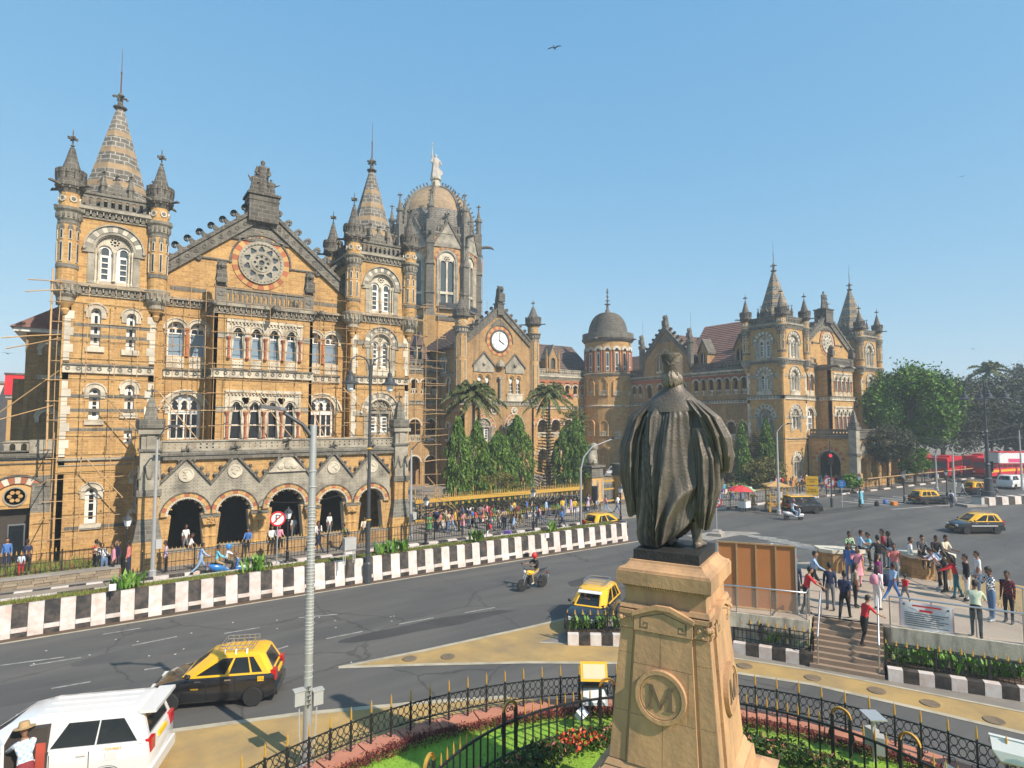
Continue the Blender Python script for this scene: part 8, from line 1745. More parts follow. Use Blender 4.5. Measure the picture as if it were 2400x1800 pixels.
MESHG = mat('floodlight_mesh', (.62, .56, .36), .4, var=.2, scale=60); WHG = mat('floodlight_glass', (.68, .72, .72), .25, var=.1, scale=30)
p = G(1390, 1720, .16); SX, SY = 11.95, 13.2
t = thing('floodlight_stand', 'black iron stand with a yellow floodlight on top and a grey one below', 'floodlight', (SX, SY, .16), -.55); hz_ = ZAT((SX, SY), 1388, 1600)-.16
for sx in (-1, 1):
 for sy in (-1, 1): MB().box(sx*.36-.02, sy*.2-.02, 0, sx*.36+.02, sy*.2+.02, hz_).build('frame_leg', BK, t)
for z in (.45, hz_-.03): MB().box(-.38, -.22, z, .38, .22, z+.03).build('frame_rail', BK, t)
o = None
for zz, m, g, nm in ((hz_+.3, YEL, MESHG, 'yellow_floodlight'), (hz_*.62, GP, WHG, 'grey_floodlight')):
 b = MB(); flood(b); ob = b.build(nm, [m, g], t, (0, 0, zz), kind='stuff'); ob.rotation_euler = (-.45, 0, -.1)
for x, y, rz, lb, s in ((11.2, 12.9, .4, 'small white floodlight lying on the lawn beside the stand', .5), (16.3, 5.9, 1.2, 'flat grey floodlight panel beside the fence at lower right', .55), (17.6, 5.2, 1.9, 'large white floodlight cut by the lower right corner', 1.1)):
 t = thing('ground_floodlight', lb, 'floodlight', (x, y, .16), rz, None, s); b = MB(); flood(b); ob = b.build('lamp_head', [SGN, WHG], t, (0, 0, .75), kind='stuff'); ob.rotation_euler = (-.9, 0, 0); MB().box(-.05, -.05, 0, .05, .05, .6).build('stand', GAL, t)
p = G(2030, 1735, .2); t = thing('cable_cabinet', 'grey open cable boxes on a post with a flat plate, by the ring fence', 'cabinet', (16.15, 7.55, .16), .9); MB().box(-.04, -.04, 0, .04, .04, 1.1).build('post', GAL, t); MB().box(-.28, -.2, 1.1, .28, .2, 1.13).build('top_plate', GAL, t)
for s in (-1, 1): MB().box(-.14, -.09, 0, .14, .09, .42).build('box', GP, t, (s*.19, -.05, .3), s*.4)
# right median with tall four-headed lamp standard
t = thing('median_wall', 'short black and white median at the right edge carrying the tall lamp', 'median', (74.2, 23.4, 0), -.33)
for i in range(14):
 b = MB().prism([(-.1, .0), (-.06, .8), (.9, .8), (.9, 0)], .01, .89, 0, Matrix(((0, 1, 0, 0), (1, 0, 0, 0), (0, 0, 1, 0), (0, 0, 0, 1)))); b.build('painted_block', PW if i % 2 else PB, t, (i*.9, 0, 0))
MB().slab([(-2.6, -.5), (0, -.6), (0, 1.3), (-2.2, 1.1)], 0, .22).build('nose', CO, t)
p = Vector((76.3, 23.4)); H_ = ZAT(p, 2325, 905); t = thing('lamp_standard', 'tall grey lamp standard with four hanging bell lamps at right', 'street lamp', (p.x, p.y, .6))
b = MB(); b.lathe([(.55, 0), (.55, .7), (.4, .8), (.36, 1.9), (.42, 2.0), (.25, 2.15), (.2, 3.4), (.3, 3.5), (.18, 3.65), (.15, H_*.55), (.22, H_*.56), (.12, H_*.58), (.09, H_)], 12); b.build('post', PLB, t)
for k in range(4):
 a = k*pi/2+.5; M = Matrix.Rotation(a, 3, 'Z'); MB().tube([M @ Vector(q) for q in ((0, 0, H_-1.6), (.5, 0, H_-.6), (1.1, 0, H_-.5), (1.6, 0, H_-.9), (1.7, 0, H_-1.3))], .05, 6).build('arm', PLB, t); q = M @ Vector((1.7, 0, 0)); b = MB(); bell(b, q.x, q.y, H_-1.8, 1.7); b.build('lamp_shade', PLB, t, kind='stuff')
tl = tlight(2326, 1166, 1085, 1095, 'traffic signal cluster fixed beside the tall lamp standard', False, -1.3)
p = G(2300, 1172); t = thing('concrete_bin', 'grey square bin on the nose of the right median', 'bin', (73.6, 23.5, .2)); MB().box(-.4, -.4, 0, .4, .4, .75).build('bin', GP, t); MB().box(-.45, -.45, .75, .45, .45, .85).build('lid', PLB, t)
# bus shelter with advertisements
t = thing('bus_shelter', 'long bus shelter with pink posts and white and blue advertising fascia', 'bus shelter', (101.5, 30.6, 0), radians(-33));
MB().box(0, -1.2, 2.75, 17, 1.2, 2.9).build('roof', REDP, t); MB().box(0, -1.25, 2.9, 9, -1.15, 4.3).build('fascia', SGN, t); MB().box(9, -1.25, 2.9, 17, -1.15, 4.3).build('fascia', BLP, t); MB().box(0, -1.27, 4.3, 17, 1.2, 4.42).build('roof', REDP, t)
MB().box(-.1, -1.2, 2.9, 0, 1.2, 4.3).build('fascia', SGN, t); MB().box(5.6, -1.262, 3.2, 6.8, -1.252, 4.0).build('poster', REDP, t); MB().box(6.0, -1.27, 3.5, 6.4, -1.263, 3.7).build('poster_cross', SGN, t); MB().box(1.2, -1.262, 3.0, 3, -1.252, 3.5).build('poster', mat('pink_poster', (.7, .08, .2), .5), t)
text('ADVERTISE', .7, SGN, t, (13, -1.26, 3.6), name='fascia_lettering')
for k in range(8): MB().box(k*2.3+.3, -.9, 0, k*2.3+.45, -.75, 2.75).build('post', mat('pink_post', (.6, .05, .12), .4) if 'pink_post' not in MATS else MATS['pink_post'], t)
MB().box(.5, .6, .4, 16, 1.0, .5).build('bench', REDP, t)
# overhead wires
def wire(P, label, r=.012, n=10, sag=.6):
 for k, (a, b_) in enumerate(zip(P[:-1], P[1:])):
  a, b_ = Vector(a), Vector(b_); MB().tube([a.lerp(b_, i/n)-Vector((0, 0, sag*4*(i/n)*(1-i/n))) for i in range(n+1)], r, 4).build('cable', TRM, None, label=label, cat='cable')
wire([(21.2, 38.8, 7.2), (44, 41, 4.8)], 'sagging cable from the slim lamp post toward the lion gate'); wire([(20.6, 41.5, 7.5), (33, 44.5, 2.6)], 'thin stay wire slanting down from the scaffold over the garden'); wire([(88, 34, 8), (103, 26, 9), ], 'upper span wire across the far right road', .03, 10, 1.2); wire([(88, 34, 6.5), (105, 24.5, 8)], 'lower span wire across the far right road', .04, 10, 1.2)
wire([(9.0, 40.3, 3.5), (14.9, 40.3, 3.9)], 'thin cable drooping across the porch arches', .015, 10, .35); wire([(47, 40, 4.2), (60.5, 40.6, 7.4)], 'cable rising from the mango tree to the far wing', .018)
# birds
def bird(px, py, D_, s, label, rz):
 d = ray(px, py)*D_; t = thing('flying_bird', label, 'bird', (d.x, d.y, d.z+HC), rz, None, s); b = MB()
 b.loft([[(x, w_*cos(q), w_*.8*sin(q)) for q in [2*pi*i/8 for i in range(8)]] for x, w_ in ((-.3, .01), (-.18, .05), (0, .075), (.16, .05), (.22, .045), (.3, .005))])
 for sg in (-1, 1): b.add([(.1, sg*.04, .03), (-.1, sg*.04, .03), (-.08, sg*.35, .16), (.14, sg*.35, .18), (-.1, sg*.72, .04), (.02, sg*.75, .05)], [(0, 1, 2, 3), (3, 2, 4, 5)])
 b.add([(-.25, -.03, 0), (-.25, .03, 0), (-.48, .07, 0), (-.48, -.07, 0)], [(0, 1, 2, 3)]); b.build('plumage', TRM, t, kind='stuff')
bird(1300, 113, 46, .75, 'dark bird gliding alone high in the middle of the sky', .6); bird(2255, 414, 120, .8, 'tiny distant bird in the sky at upper right', .3); bird(18, 829, 60, .7, 'small grey pigeon flying at the left edge by the red sheet roof', 2.2); bird(2280, 818, 110, .6, 'tiny bird above the trees at right', 1.2)
# ------------------------------------------------------------ bamboo scaffolding on the near wing
sc = thing('bamboo_scaffolding', 'lashed bamboo pole scaffolding covering the front of the near station wing', 'scaffolding', (0, 43, 0))
def bam(a, b_, r=.032):
 a, b_ = Vector(a)-Vector((0, 43, 0)), Vector(b_)-Vector((0, 43, 0)); m = (a+b_)/2+Vector([random.uniform(-.05, .05) for _ in range(3)]); MB().tube([a, m, b_], [r, r*.95, r*.8], 5).build('bamboo_pole', BAM, sc)
KN = []
def rows(X0, X1, Y, z0, z1, dx, dz):
 n = round((X1-X0)/dx); m = round((z1-z0)/dz)
 for i in range(n+1):
  x = X0+(X1-X0)*i/n+random.uniform(-.12, .12); z = z0
  while z < z1-.3: l = random.uniform(4.5, 7); bam((x+random.uniform(-.05, .05), Y+random.uniform(-.06, .06), z), (x+random.uniform(-.06, .06), Y, min(z+l, z1+random.uniform(.1, .7))), .024); z += l*.92
 for j in range(m+1):
  z = z0+.3+(z1-z0)*j/m+random.uniform(-.08, .08); x = X0-random.uniform(.2, .7)
  while x < X1: l = random.uniform(4.5, 7.5); e = min(x+l, X1+random.uniform(.2, .9)); bam((x, Y-.06, z+random.uniform(-.07, .07)), (e, Y-.07, z+random.uniform(-.07, .07)), .021); x += l*.93
  for i in range(n+1): KN.append((X0+(X1-X0)*i/n, Y-.03, z))
rows(-2.1, 3.2, 43.0, 1.6, 16.3, 1.3, 1.12); rows(3.6, 5.6, 43.9, 7.0, 17.3, 1.1, 1.05); rows(5.9, 12.5, 42.0, 7.0, 17.0, 1.1, 1.0); rows(12.9, 15.1, 43.9, 7.0, 17.3, 1.1, 1.05); rows(15.2, 21.4, 43.0, 7.0, 17.4, 1.1, 1.1); rows(21.3, 22.4, 43.2, .2, 17.6, 1.1, 1.25)
for z in range(1, 17, 2): bam((-2.5+random.uniform(-.3, .1), 42.8, z), (-2.2, 47, z+random.uniform(-.1, .1)), .03); bam((21.2, 42.9, z+.4), (22.9+random.uniform(0, .6), 43.1, z+.5), .028)
bam((-2.4, 43.1, 7), (-2.5, 43.1, 17.4), .06)
for a, b_ in (((3.0, 42.9, 10.4), (5.5, 42.3, 7)), ((8.2, 41.8, 10.8), (11.2, 41.6, 6.9)), ((11.3, 41.8, 10.8), (13.2, 41.7, 7)), ((.3, 42.8, 10.0), (3.2, 42.6, 6.4)), ((14.5, 42.6, 11), (18.2, 41.8, 7)), ((21.5, 42.9, 4.2), (25.2, 44.0, .8)), ((22, 43, 2.8), (25.5, 44, .6)), ((-.6, 42.8, 6.5), (2.8, 42.7, 2.2)), ((-8, 44.2, 7.4), (-2.2, 43, 9.5)), ((-6, 44.0, 7.8), (-2.0, 43, 11.5)), ((-4.6, 43, 13.2), (-2, 43, 13.6)), ((-4.4, 43, 12.6), (-2, 43, 13.4)), ((-3.6, 43, 16.6), (-2, 43, 16.7)), ((-3.7, 43, 15.9), (-2, 43, 16.2))): bam(a, b_, .035)
b = MB()
for k in KN: b.ball((k[0], k[1]-43, k[2]), .05, 5)
b.build('rope_lashings', ROPE, sc, kind='stuff')
# ------------------------------------------------------------ people
SKIN = [mat('skin_%s' % n_, c, .55, var=.08) for n_, c in (('brown', (.24, .12, .07)), ('light_brown', (.33, .18, .11)), ('dark_brown', (.15, .075, .045)))]
HAIR = mat('black_hair', (.012, .010, .009), .6); SHOE = mat('dark_shoe', (.03, .026, .024), .5); SHOW = mat('white_shoe', (.6, .6, .58), .6)
CC = dict(white=(.70, .70, .68), cream=(.62, .54, .40), black=(.014, .014, .016), navy=(.018, .028, .07), blue=(.06, .16, .42), lightblue=(.32, .46, .66), cyan=(.16, .5, .62), red=(.58, .025, .03), maroon=(.22, .03, .04), pink=(.62, .26, .32), salmon=(.55, .17, .15), magenta=(.33, .03, .17), green=(.06, .2, .07), palegreen=(.52, .58, .42), yellow=(.62, .42, .05), orange=(.6, .2, .03), grey=(.16, .16, .17), beige=(.46, .36, .26), khaki=(.34, .24, .12), purple=(.16, .10, .33), lilac=(.50, .38, .55), jeans=(.10, .17, .30), paleblue=(.24, .36, .52), brown=(.14, .07, .035), teal=(.03, .13, .17))
def cloth(n_):
 k = n_+'_cloth'
 return MATS[k] if k in MATS else mat(k, CC[n_], .85, var=.14, scale=9, bump=.25, bscale=18)
def plaid(n_, a, b_):
 k = n_+'_plaid'
 if k in MATS: return MATS[k]
 m, nt, bs = _new(k); tc = N(nt, 'TexCoord'); br = N(nt, 'TexChecker', Scale=16., Color1=c4(CC[a]), Color2=c4(CC[b_])); nt.links.new(tc.outputs['Object'], br.inputs[0]); nt.links.new(br.outputs[0], bs.inputs[0]); bs.inputs['Roughness'].default_value = .85; return m
def fk(p, a, out, L, sd):                                      # direction of a limb: swing a forward, out sideways
 return p+Vector((sin(a)*cos(out), sd*sin(out), -cos(a)*cos(out)))*L
POSES = dict(stand=((.08, .12, .15), (-.05, .12, .2), (.04, .0), (-.05, .02), 0, 0), walk=((.5, .1, .35), (-.45, .1, .25), (-.42, .25), (.42, .05), .06, 0), stride=((-.5, .1, .3), (.55, .1, .5), (.5, .05), (-.5, .35), .07, 0),
 phone=((.45, .2, 1.9), (.5, .15, 1.8), (.05, .0), (-.04, .05), .05, .35), hips=((-.35, .6, 1.5), (-.3, .55, 1.5), (.05, .0), (-.06, .0), 0, 0), lean=((.8, .2, .2), (.55, .3, .4), (.15, .05), (-.2, .15), .25, .2),
 sit=((.45, .1, .9), (.5, .12, .8), (1.5, 1.5), (1.45, 1.35), .12, .2), ride=((.9, .25, .5), (.95, .25, .45), (1.25, 1.45), (1.25, 1.45), .18, 0), pillion=((.5, .15, .7), (.55, .15, .6), (1.25, 1.4), (1.2, 1.45), .1, 0), stoop=((.7, .2, .6), (.8, .1, .7), (.1, .1), (-.1, .1), .55, .4), fold=((.5, .25, 2.1), (.55, .25, 2.0), (.06, 0), (-.06, .03), .02, 0))
def body_mesh(pose):
 la, ra, ll, rl, lean_, nod = POSES[pose]; V = []; E_ = []; R = []; tag = []; segs = []
 def ad(p, r, par=None): V.append(Vector(p)); R.append(r); E_.append((par, len(V)-1)) if par is not None else None; return len(V)-1
 pel = Vector((0, 0, 0)); up = Vector((sin(lean_), 0, cos(lean_)))
 i0 = ad(pel, (.125, .105)); i1 = ad(pel+up*.2, (.118, .095), i0); i2 = ad(pel+up*.40, (.135, .10), i1); i3 = ad(pel+up*.52, (.075, .065), i2); i4 = ad(pel+up*.60+Vector((.015, 0, 0)), (.052, .052), i3)
 segs += [(V[i0], V[i1], 1, .03), (V[i1], V[i3], 1, 0), (V[i3]+up*.05, V[i4], 0, -.02), (V[i0], V[i0]-Vector((0, 0, .1)), 3, .02)]
 hands = []
 for sd, (a, o, e) in ((1, la), (-1, ra)):
  sh = V[i2]+up*.055+Vector((0, sd*.165, 0)); s_ = ad(sh, (.068, .066), i2); el = fk(sh, a+lean_*.6, o, .28, sd); k = ad(el, (.046, .046), s_); wr = fk(el, a+e+lean_*.6, o*.4-.1*(e > 1), .245, sd); w_ = ad(wr, (.03, .033), k); pm = wr+(wr-el).normalized()*.075; h_ = ad(pm, (.034, .022), w_)
  segs += [(sh, el, 1, 0), (el, wr, 2, 0), (wr+(pm-wr)*.3, pm+(pm-wr), 0, 0)]; hands.append((wr, pm, sd))
 for sd, (a, k_) in ((1, ll), (-1, rl)):
  hp = pel+Vector((0, sd*.092, -.07)); j = ad(hp, (.098, .095), i0); kn = fk(hp, a, .03, .41, sd); q = ad(kn, (.062, .062), j); an = fk(kn, a-k_, .0, .42, sd); z_ = ad(an, (.043, .046), q); to = an+Vector((.15, sd*.03, -.05)); f_ = ad(to, (.035, .03), z_)
  hl = ad(an+Vector((-.045, 0, -.045)), (.035, .032), z_); segs += [(hp, kn, 3, 0), (kn, an-(an-kn)*.12, 4, 0), (an, to, 5, -.005), (an, V[hl], 5, -.005)]
 me = bpy.data.meshes.new('sk'); me.from_pydata(V, E_, []); ob = bpy.data.objects.new('sk', me); COL.objects.link(ob)
 md = ob.modifiers.new('s', 'SKIN'); md.use_smooth_shade = True
 for i, r in enumerate(R): me.skin_vertices[0].data[i].radius = r
 me.skin_vertices[0].data[0].use_root = True; ob.modifiers.new('u', 'SUBSURF').levels = 1
 dg = bpy.context.evaluated_depsgraph_get(); bm = bpy.data.meshes.new_from_object(ob.evaluated_get(dg)); bpy.data.objects.remove(ob)
 b = MB(); b.v = [tuple(v.co) for v in bm.vertices]
 for p in bm.polygons:
  c = p.center; best = None
  for a, d, m, bias in segs:
   u = d-a; t = max(0, min(1, (c-a).dot(u)/max(u.length_squared, 1e-6))); ds = (a+u*t-c).length+bias
   if best is None or ds < best[0]: best = (ds, m)
  b.f.append(tuple(p.vertices)); b.m.append(best[1])
 for wr, pm, sd in hands:                                   # five fingers, slightly curled, unequal
  d = (pm-wr).normalized(); s_ = d.cross(Vector((0, 1, 0))).normalized(); n_ = d.cross(s_)
  for k, ln in enumerate((.062, .07, .066, .052)):
   o = pm+s_*(.024-.016*k)+d*.015; b.tube([o, o+d*ln*.55-n_*sd*.004, o+d*ln-n_*sd*.018], [.009, .0085, .006], 5, 0)
  o = wr+d*.03+s_*.028; b.tube([o, o+s_*.028+d*.025, o+s_*.03+d*.055], [.011, .010, .007], 5, 0)
 hc = V[i4]+Vector((.02, 0, .115)); rs = []
 for z, a, d, ox in ((-.15, .045, .05, -.01), (-.11, .048, .065, .01), (-.075, .062, .085, .012), (-.03, .07, .095, .01), (.02, .074, .098, .005), (.06, .07, .094, 0), (.095, .05, .07, -.003), (.115, .01, .015, 0)):
  rs.append([Vector((ox+(d+.028*math.exp(-((z+.02)/.028)**2)*max(0, cos(t))**24+.01*math.exp(-((z+.1)/.02)**2)*max(0, cos(t))**4)*cos(t), a*sin(t), z)) for t in [2*pi*i/16 for i in range(16)]])
 Rn = Matrix.Rotation(nod, 3, 'Y'); rs = [[Rn @ p+hc for p in r] for r in rs]; b.loft(rs, 0)
 for s in (-1, 1): p = Rn @ Vector((0, s*.074, -.02))+hc; b.ball(p, .022, 6, 0, (.7, .45, 1.1)); p = Rn @ Vector((.088, s*.032, .008))+hc; b.ball(p, .010, 5, 6)
 p = Rn @ Vector((.088, 0, -.065))+hc; b.ball(p, .018, 5, 6, (.4, 1.1, .3))
 zmin = min(v[2] for v in b.v); lift = -zmin if pose not in ('sit', 'ride', 'pillion') else 0.
 b.v = [(x, y, z+lift) for x, y, z in b.v]; me = b.mesh('person', [SKIN[0]]*7, True); bpy.data.meshes.remove(bm)
 top = hc+Vector((0, 0, lift)); return me, top, Rn, Vector((0, 0, lift)), up
def hair_mesh(kind, top, Rn):
 b = MB(); rs = []
 if kind == 'hair': L = ((-.07, .062, .05, -.045), (-.03, .08, .085, -.02), (.02, .084, .098, -.012), (.07, .082, .104, -.004), (.105, .066, .088, -.002), (.135, .02, .03, 0))
 elif kind == 'long': L = ((-.30, .05, .04, -.11), (-.2, .08, .06, -.085), (-.08, .088, .085, -.04), (.02, .086, .1, -.014), (.07, .08, .1, -.004), (.105, .06, .08, 0), (.125, .02, .03, 0))
 elif kind == 'helmet': L = ((-.12, .09, .10, -.02), (-.05, .12, .14, 0), (.04, .125, .15, 0), (.1, .11, .13, 0), (.15, .07, .09, 0), (.175, .02, .03, 0))
 elif kind == 'straw': L = ((.035, .2, .21, 0), (.05, .205, .215, 0), (.052, .11, .12, 0), (.12, .10, .11, 0), (.17, .085, .1, 0), (.18, .02, .02, 0))
 else: L = ((.03, .088, .105, 0), (.032, .088, .175, .07), (.042, .088, .17, .06), (.05, .084, .102, 0), (.1, .066, .085, 0), (.13, .02, .03, 0))
 for z, a, d, ox in L: rs.append([Rn @ Vector((ox+d*cos(t)*(.62 if kind in ('hair', 'long') and z < .03 and cos(t) > 0 else 1), a*sin(t), z))+top for t in [2*pi*i/14 for i in range(14)]])
 return b.loft(rs).mesh('hair' if kind in ('hair', 'long') else 'hat', HAIR, 60)
USED = set()
def person(px, py, label, rel=90, pose='stand', top='white', slv='s', leg='black', h=1.68, z=.12, hat='hair', hatc=None, bag=None, skirt=None, shoe=SHOE, at_=None, skin=None, group=None, shin=None):
 p = at_ if at_ is not None else G(px, py, z); th = atan2(p.x, p.y); rz = -th+radians(rel) if at_ is None else rel
 me, tp, Rn, lift, up = memo(('body', pose), lambda: body_mesh(pose)); k = h/1.68
 while label in USED: label += ' too'
 USED.add(label)
 o = put('person', me, None, (p.x, p.y, z if at_ is None else p.z), rz, label, 'person', group, sc=k); sk = skin or random.choice(SKIN); tm = top if not isinstance(top, str) else cloth(top); lm_ = cloth(leg)
 for i, m in enumerate((sk, tm, tm if slv == 'l' else sk, lm_, lm_ if not shin else sk, shoe, HAIR)): s = o.material_slots[i]; s.link = 'OBJECT'; s.material = m
 hm = memo(('hat', hat, pose), lambda: hair_mesh(hat, tp, Rn)); c = put('hair' if hat in ('hair', 'long') else {'helmet': 'helmet', 'straw': 'straw_hat', 'cap': 'cap'}[hat], hm, o)
 if hatc: c.material_slots[0].link = 'OBJECT'; c.material_slots[0].material = hatc
 if bag:
  bm = memo(('bag', pose), lambda: MB().loft([[lift+up*zz+Vector((-.13-d*.5+d*.5*cos(t)*1.0, w_*sin(t), 0)) for t in [2*pi*i/10 for i in range(10)]] for zz, w_, d in ((.08, .12, .10), (.12, .16, .2), (.3, .17, .22), (.45, .13, .16), (.5, .05, .06))]).mesh('backpack', HAIR, 50)); c = put('backpack', bm, o); c.material_slots[0].link = 'OBJECT'; c.material_slots[0].material = cloth(bag)
 if skirt:
  sm = memo(('skirt', pose, skirt), lambda: MB().loft([[lift+Vector((d*cos(t)*(1+.06*cos(6*t)), w_*sin(t)*(1+.06*cos(6*t)), zz)) for t in [2*pi*i/24 for i in range(24)]] for zz, w_, d in (((-.78 if skirt == 'saree' else -.45), .24, .26), (-.4, .215, .22), (-.1, .19, .16), (.1, .155, .125), (.2, .145, .115))]).mesh('kurta', HAIR, 60)); c = put('kurta', sm, o); c.material_slots[0].link = 'OBJECT'; c.material_slots[0].material = tm
 return o
PG = 'people on the plaza'
for a in ((1890, 1440, 'man in red polo shirt with his hands on the plaza railing', 20, 'lean', 'red', 's', 'black'), (1866, 1420, 'man in navy jacket standing just right of the brown boarding', 90, 'stand', 'navy', 'l', 'black'), (1908, 1387, 'man in pale blue shirt striding right behind the red polo man', 5, 'stride', 'lightblue', 'l', 'black'), (1947, 1430, 'man in navy shirt and grey trousers seen from behind near the steps', 95, 'stand', 'navy', 'l', 'grey'), (1981, 1452, 'man in dark shirt and black trousers stepping up at the stair top', 80, 'walk', 'navy', 's', 'black'), (2006, 1423, 'woman in beige top and black trousers at the stair top', 20, 'stand', 'beige', 's', 'black', 1.6),
  (1992, 1368, 'man in denim shirt facing the camera below the left pier', 250, 'stand', 'blue', 'l', 'jeans'), (2012, 1372, 'woman in pink kurta below the left stone pier', 260, 'fold', 'pink', 'l', 'pink', 1.58), (2060, 1352, 'man in black T-shirt and grey jeans seen from behind', 100, 'hips', 'black', 's', 'grey', 1.78), (2040, 1335, 'person in bright cyan shirt beside the left pier', 200, 'phone', 'cyan', 's', 'grey'), (2072, 1330, 'man in dark red plaid shirt behind the black T-shirt man', 190, 'stand', plaid('red', 'maroon', 'red'), 'l', 'grey', 1.75), (2086, 1332, 'man in black shirt with hand on hip behind the group', 170, 'hips', 'black', 'l', 'jeans'),
  (2135, 1350, 'man in white shirt standing against the left side of the right pier', 350, 'stand', 'white', 'l', 'black'), (2203, 1378, 'boy in pale plaid shirt bending beside the right pier', 200, 'stoop', plaid('pink', 'lilac', 'white'), 's', 'black'), (2217, 1388, 'woman in black top looking at a phone beside the right pier', 180, 'phone', 'black', 's', 'black', 1.62), (2243, 1402, 'woman in bright red top and teal jeans by the far rail', 190, 'lean', 'red', 'l', 'teal', 1.62), (2268, 1408, 'man in black shirt and white trousers by the far rail', 200, 'stand', 'black', 'l', 'white', 1.72), (2295, 1396, 'man in white shirt behind the checked shirt man', 200, 'stand', 'white', 's', 'jeans', 1.7),
  (2326, 1455, 'man in white checked shirt and jeans bent over his phone', 215, 'phone', plaid('white', 'white', 'navy'), 'l', 'jeans', 1.8), (2366, 1460, 'man in dark checked shirt and cap at the far rail', 250, 'stand', plaid('dark', 'black', 'maroon'), 'l', 'black', 1.72), (2290, 1494, 'man in pale green shirt leaning on the front railing, back to camera', 90, 'lean', 'palegreen', 'l', 'black', 1.75), (2098, 1372, 'man in salmon polo shirt facing the camera in the middle', 265, 'fold', 'salmon', 's', 'grey', 1.72), (2058, 1392, 'woman in magenta kurta in the middle of the plaza', 30, 'stand', 'magenta', 'l', 'black', 1.56),
  (2094, 1412, 'boy in pale blue shirt and blue trousers beside the small child', 40, 'walk', 'lightblue', 's', 'blue', 1.5), (2122, 1414, 'small child in red shirt walking with the boy in blue', 60, 'walk', 'red', 's', 'grey', 1.1)):
 person(*a[:3], *a[3:8], h=a[8] if len(a) > 8 else 1.68, z=1.36, group=PG, hat='long' if 'woman' in a[2] else 'hair', skirt='kurta' if 'kurta' in a[2] else None, shoe=SHOW if 'boy' in a[2] or 'checked shirt and jeans' in a[2] else SHOE)
person(2058, 1428, 'woman in white with a pink backpack at the top of the right handrail', 60, 'stand', 'white', 'l', 'white', 1.55, 1.36, 'long', None, 'pink', group=PG); person(2027, 1512, 'boy in red and white shirt leaning on the right stair handrail', 40, 'lean', 'red', 's', 'black', 1.62, .75, group=PG)
for x, y, zz, tp, lb, rl in ((29.75, 14.75, 2.52, plaid('camo', 'green', 'palegreen'), 'man in green patterned shirt sitting on the left stone pier', -2.3), (30.55, 14.65, 2.5, 'lightblue', 'boy in light shirt sitting at the edge of the left stone pier', -1.0), (31.55, 12.35, 2.52, plaid('mono', 'black', 'grey'), 'boy in dark checked shirt sitting first on the right stone pier', -2.4), (31.95, 11.95, 2.52, 'black', 'boy in black T-shirt and pale jeans sitting second on the right stone pier', -2.3), (32.4, 11.75, 2.52, 'cream', 'boy in cream shirt sitting last on the right stone pier', -2.0)):
 person(0, 0, lb, rl, 'sit', tp, 's', 'paleblue' if 'pale jeans' in lb else 'black', at_=Vector((x, y, zz)), group=PG)
SG = 'people along the near wing'
for a in ((470, 1346, 'man in light blue shirt and jeans striding along the service road', 10, 'stride', 'lightblue', 'l', 'paleblue', 1.7, 0), (445, 1320, 'man in white T-shirt and black cap walking along the kerb', 5, 'walk', 'white', 's', 'navy', 1.72, .12), (388, 1342, 'man in lilac shirt standing behind the fence by the slim lamp post', 180, 'stand', 'lilac', 'l', 'black', 1.66, .12), (808, 1290, 'man in green T-shirt with grey backpack walking left before the porch', 185, 'stride', 'green', 's', 'black', 1.72, .12), (745, 1296, 'man in dark blue clothes walking behind the nearest lamp post', 0, 'walk', 'navy', 'l', 'navy', 1.68, .12),
  (222, 1342, 'man in red shirt at the left of the crowd by the tower foot', 40, 'stand', 'red', 'l', 'black', 1.7, .12), (232, 1345, 'man in cream shirt in the crowd by the tower foot', 100, 'stoop', 'cream', 's', 'grey', 1.68, .12), (243, 1350, 'man in checked shirt bending in the crowd by the tower foot', 110, 'stoop', plaid('bw', 'white', 'navy'), 's', 'jeans', 1.68, .12), (254, 1345, 'man in white shirt inside the crowd by the tower foot', 170, 'stoop', 'white', 's', 'black', 1.68, .12), (264, 1352, 'man in pale pink shirt nearest the fence in the tower foot crowd', 190, 'stand', 'pink', 'l', 'black', 1.7, .12), (276, 1342, 'man in purple shirt and jeans at the right of the tower foot crowd', 190, 'stand', 'purple', 'l', 'jeans', 1.72, .12), (300, 1345, 'man in salmon shirt beside the left porch pier', 170, 'stand', 'salmon', 'l', 'navy', 1.7, .12),
  (62, 1345, 'man in navy T-shirt and blue cap sitting out by the entrance hall', 250, 'stand', 'navy', 's', 'black', 1.7, .45), (14, 1338, 'person in blue with white scarf at the left edge', 270, 'stand', 'blue', 'l', 'navy', 1.66, .45), (48, 1352, 'child in striped white clothes at the entrance hall fence', 270, 'stand', plaid('st', 'white', 'lightblue'), 's', 'red', 1.2, .45),
  (1142, 1272, 'person in black top with large red backpack and white trousers', 180, 'stand', 'black', 'l', 'white', 1.5, 0), (1203, 1257, 'man in light blue shirt with black backpack pulling a suitcase', 20, 'walk', 'lightblue', 'l', 'grey', 1.62, 0), (1318, 1238, 'boy in blue shirt walking on the service road near the taxi', 170, 'walk', 'blue', 's', 'navy', 1.55, 0)):
 person(*a[:3], *a[3:8], h=a[8], z=a[9], bag='grey' if 'grey backpack' in a[2] else 'red' if 'red backpack' in a[2] else 'black' if 'black backpack' in a[2] else None, hat='cap' if 'cap' in a[2] else 'hair', group=SG, shoe=SHOW if 'T-shirt' in a[2] else SHOE)
p = G(1190, 1268, 0); t = thing('suitcase', 'dark purple suitcase pulled along the service road', 'suitcase', (p.x, p.y, 0), .5); MB().box(-.16, -.26, .06, .16, .26, .74).build('case', cloth('purple'), t); MB().tube([(0, -.15, .74), (.1, -.15, 1.0), (.1, .15, 1.0), (0, .15, .74)], .012, 4).build('handle', STL, t)
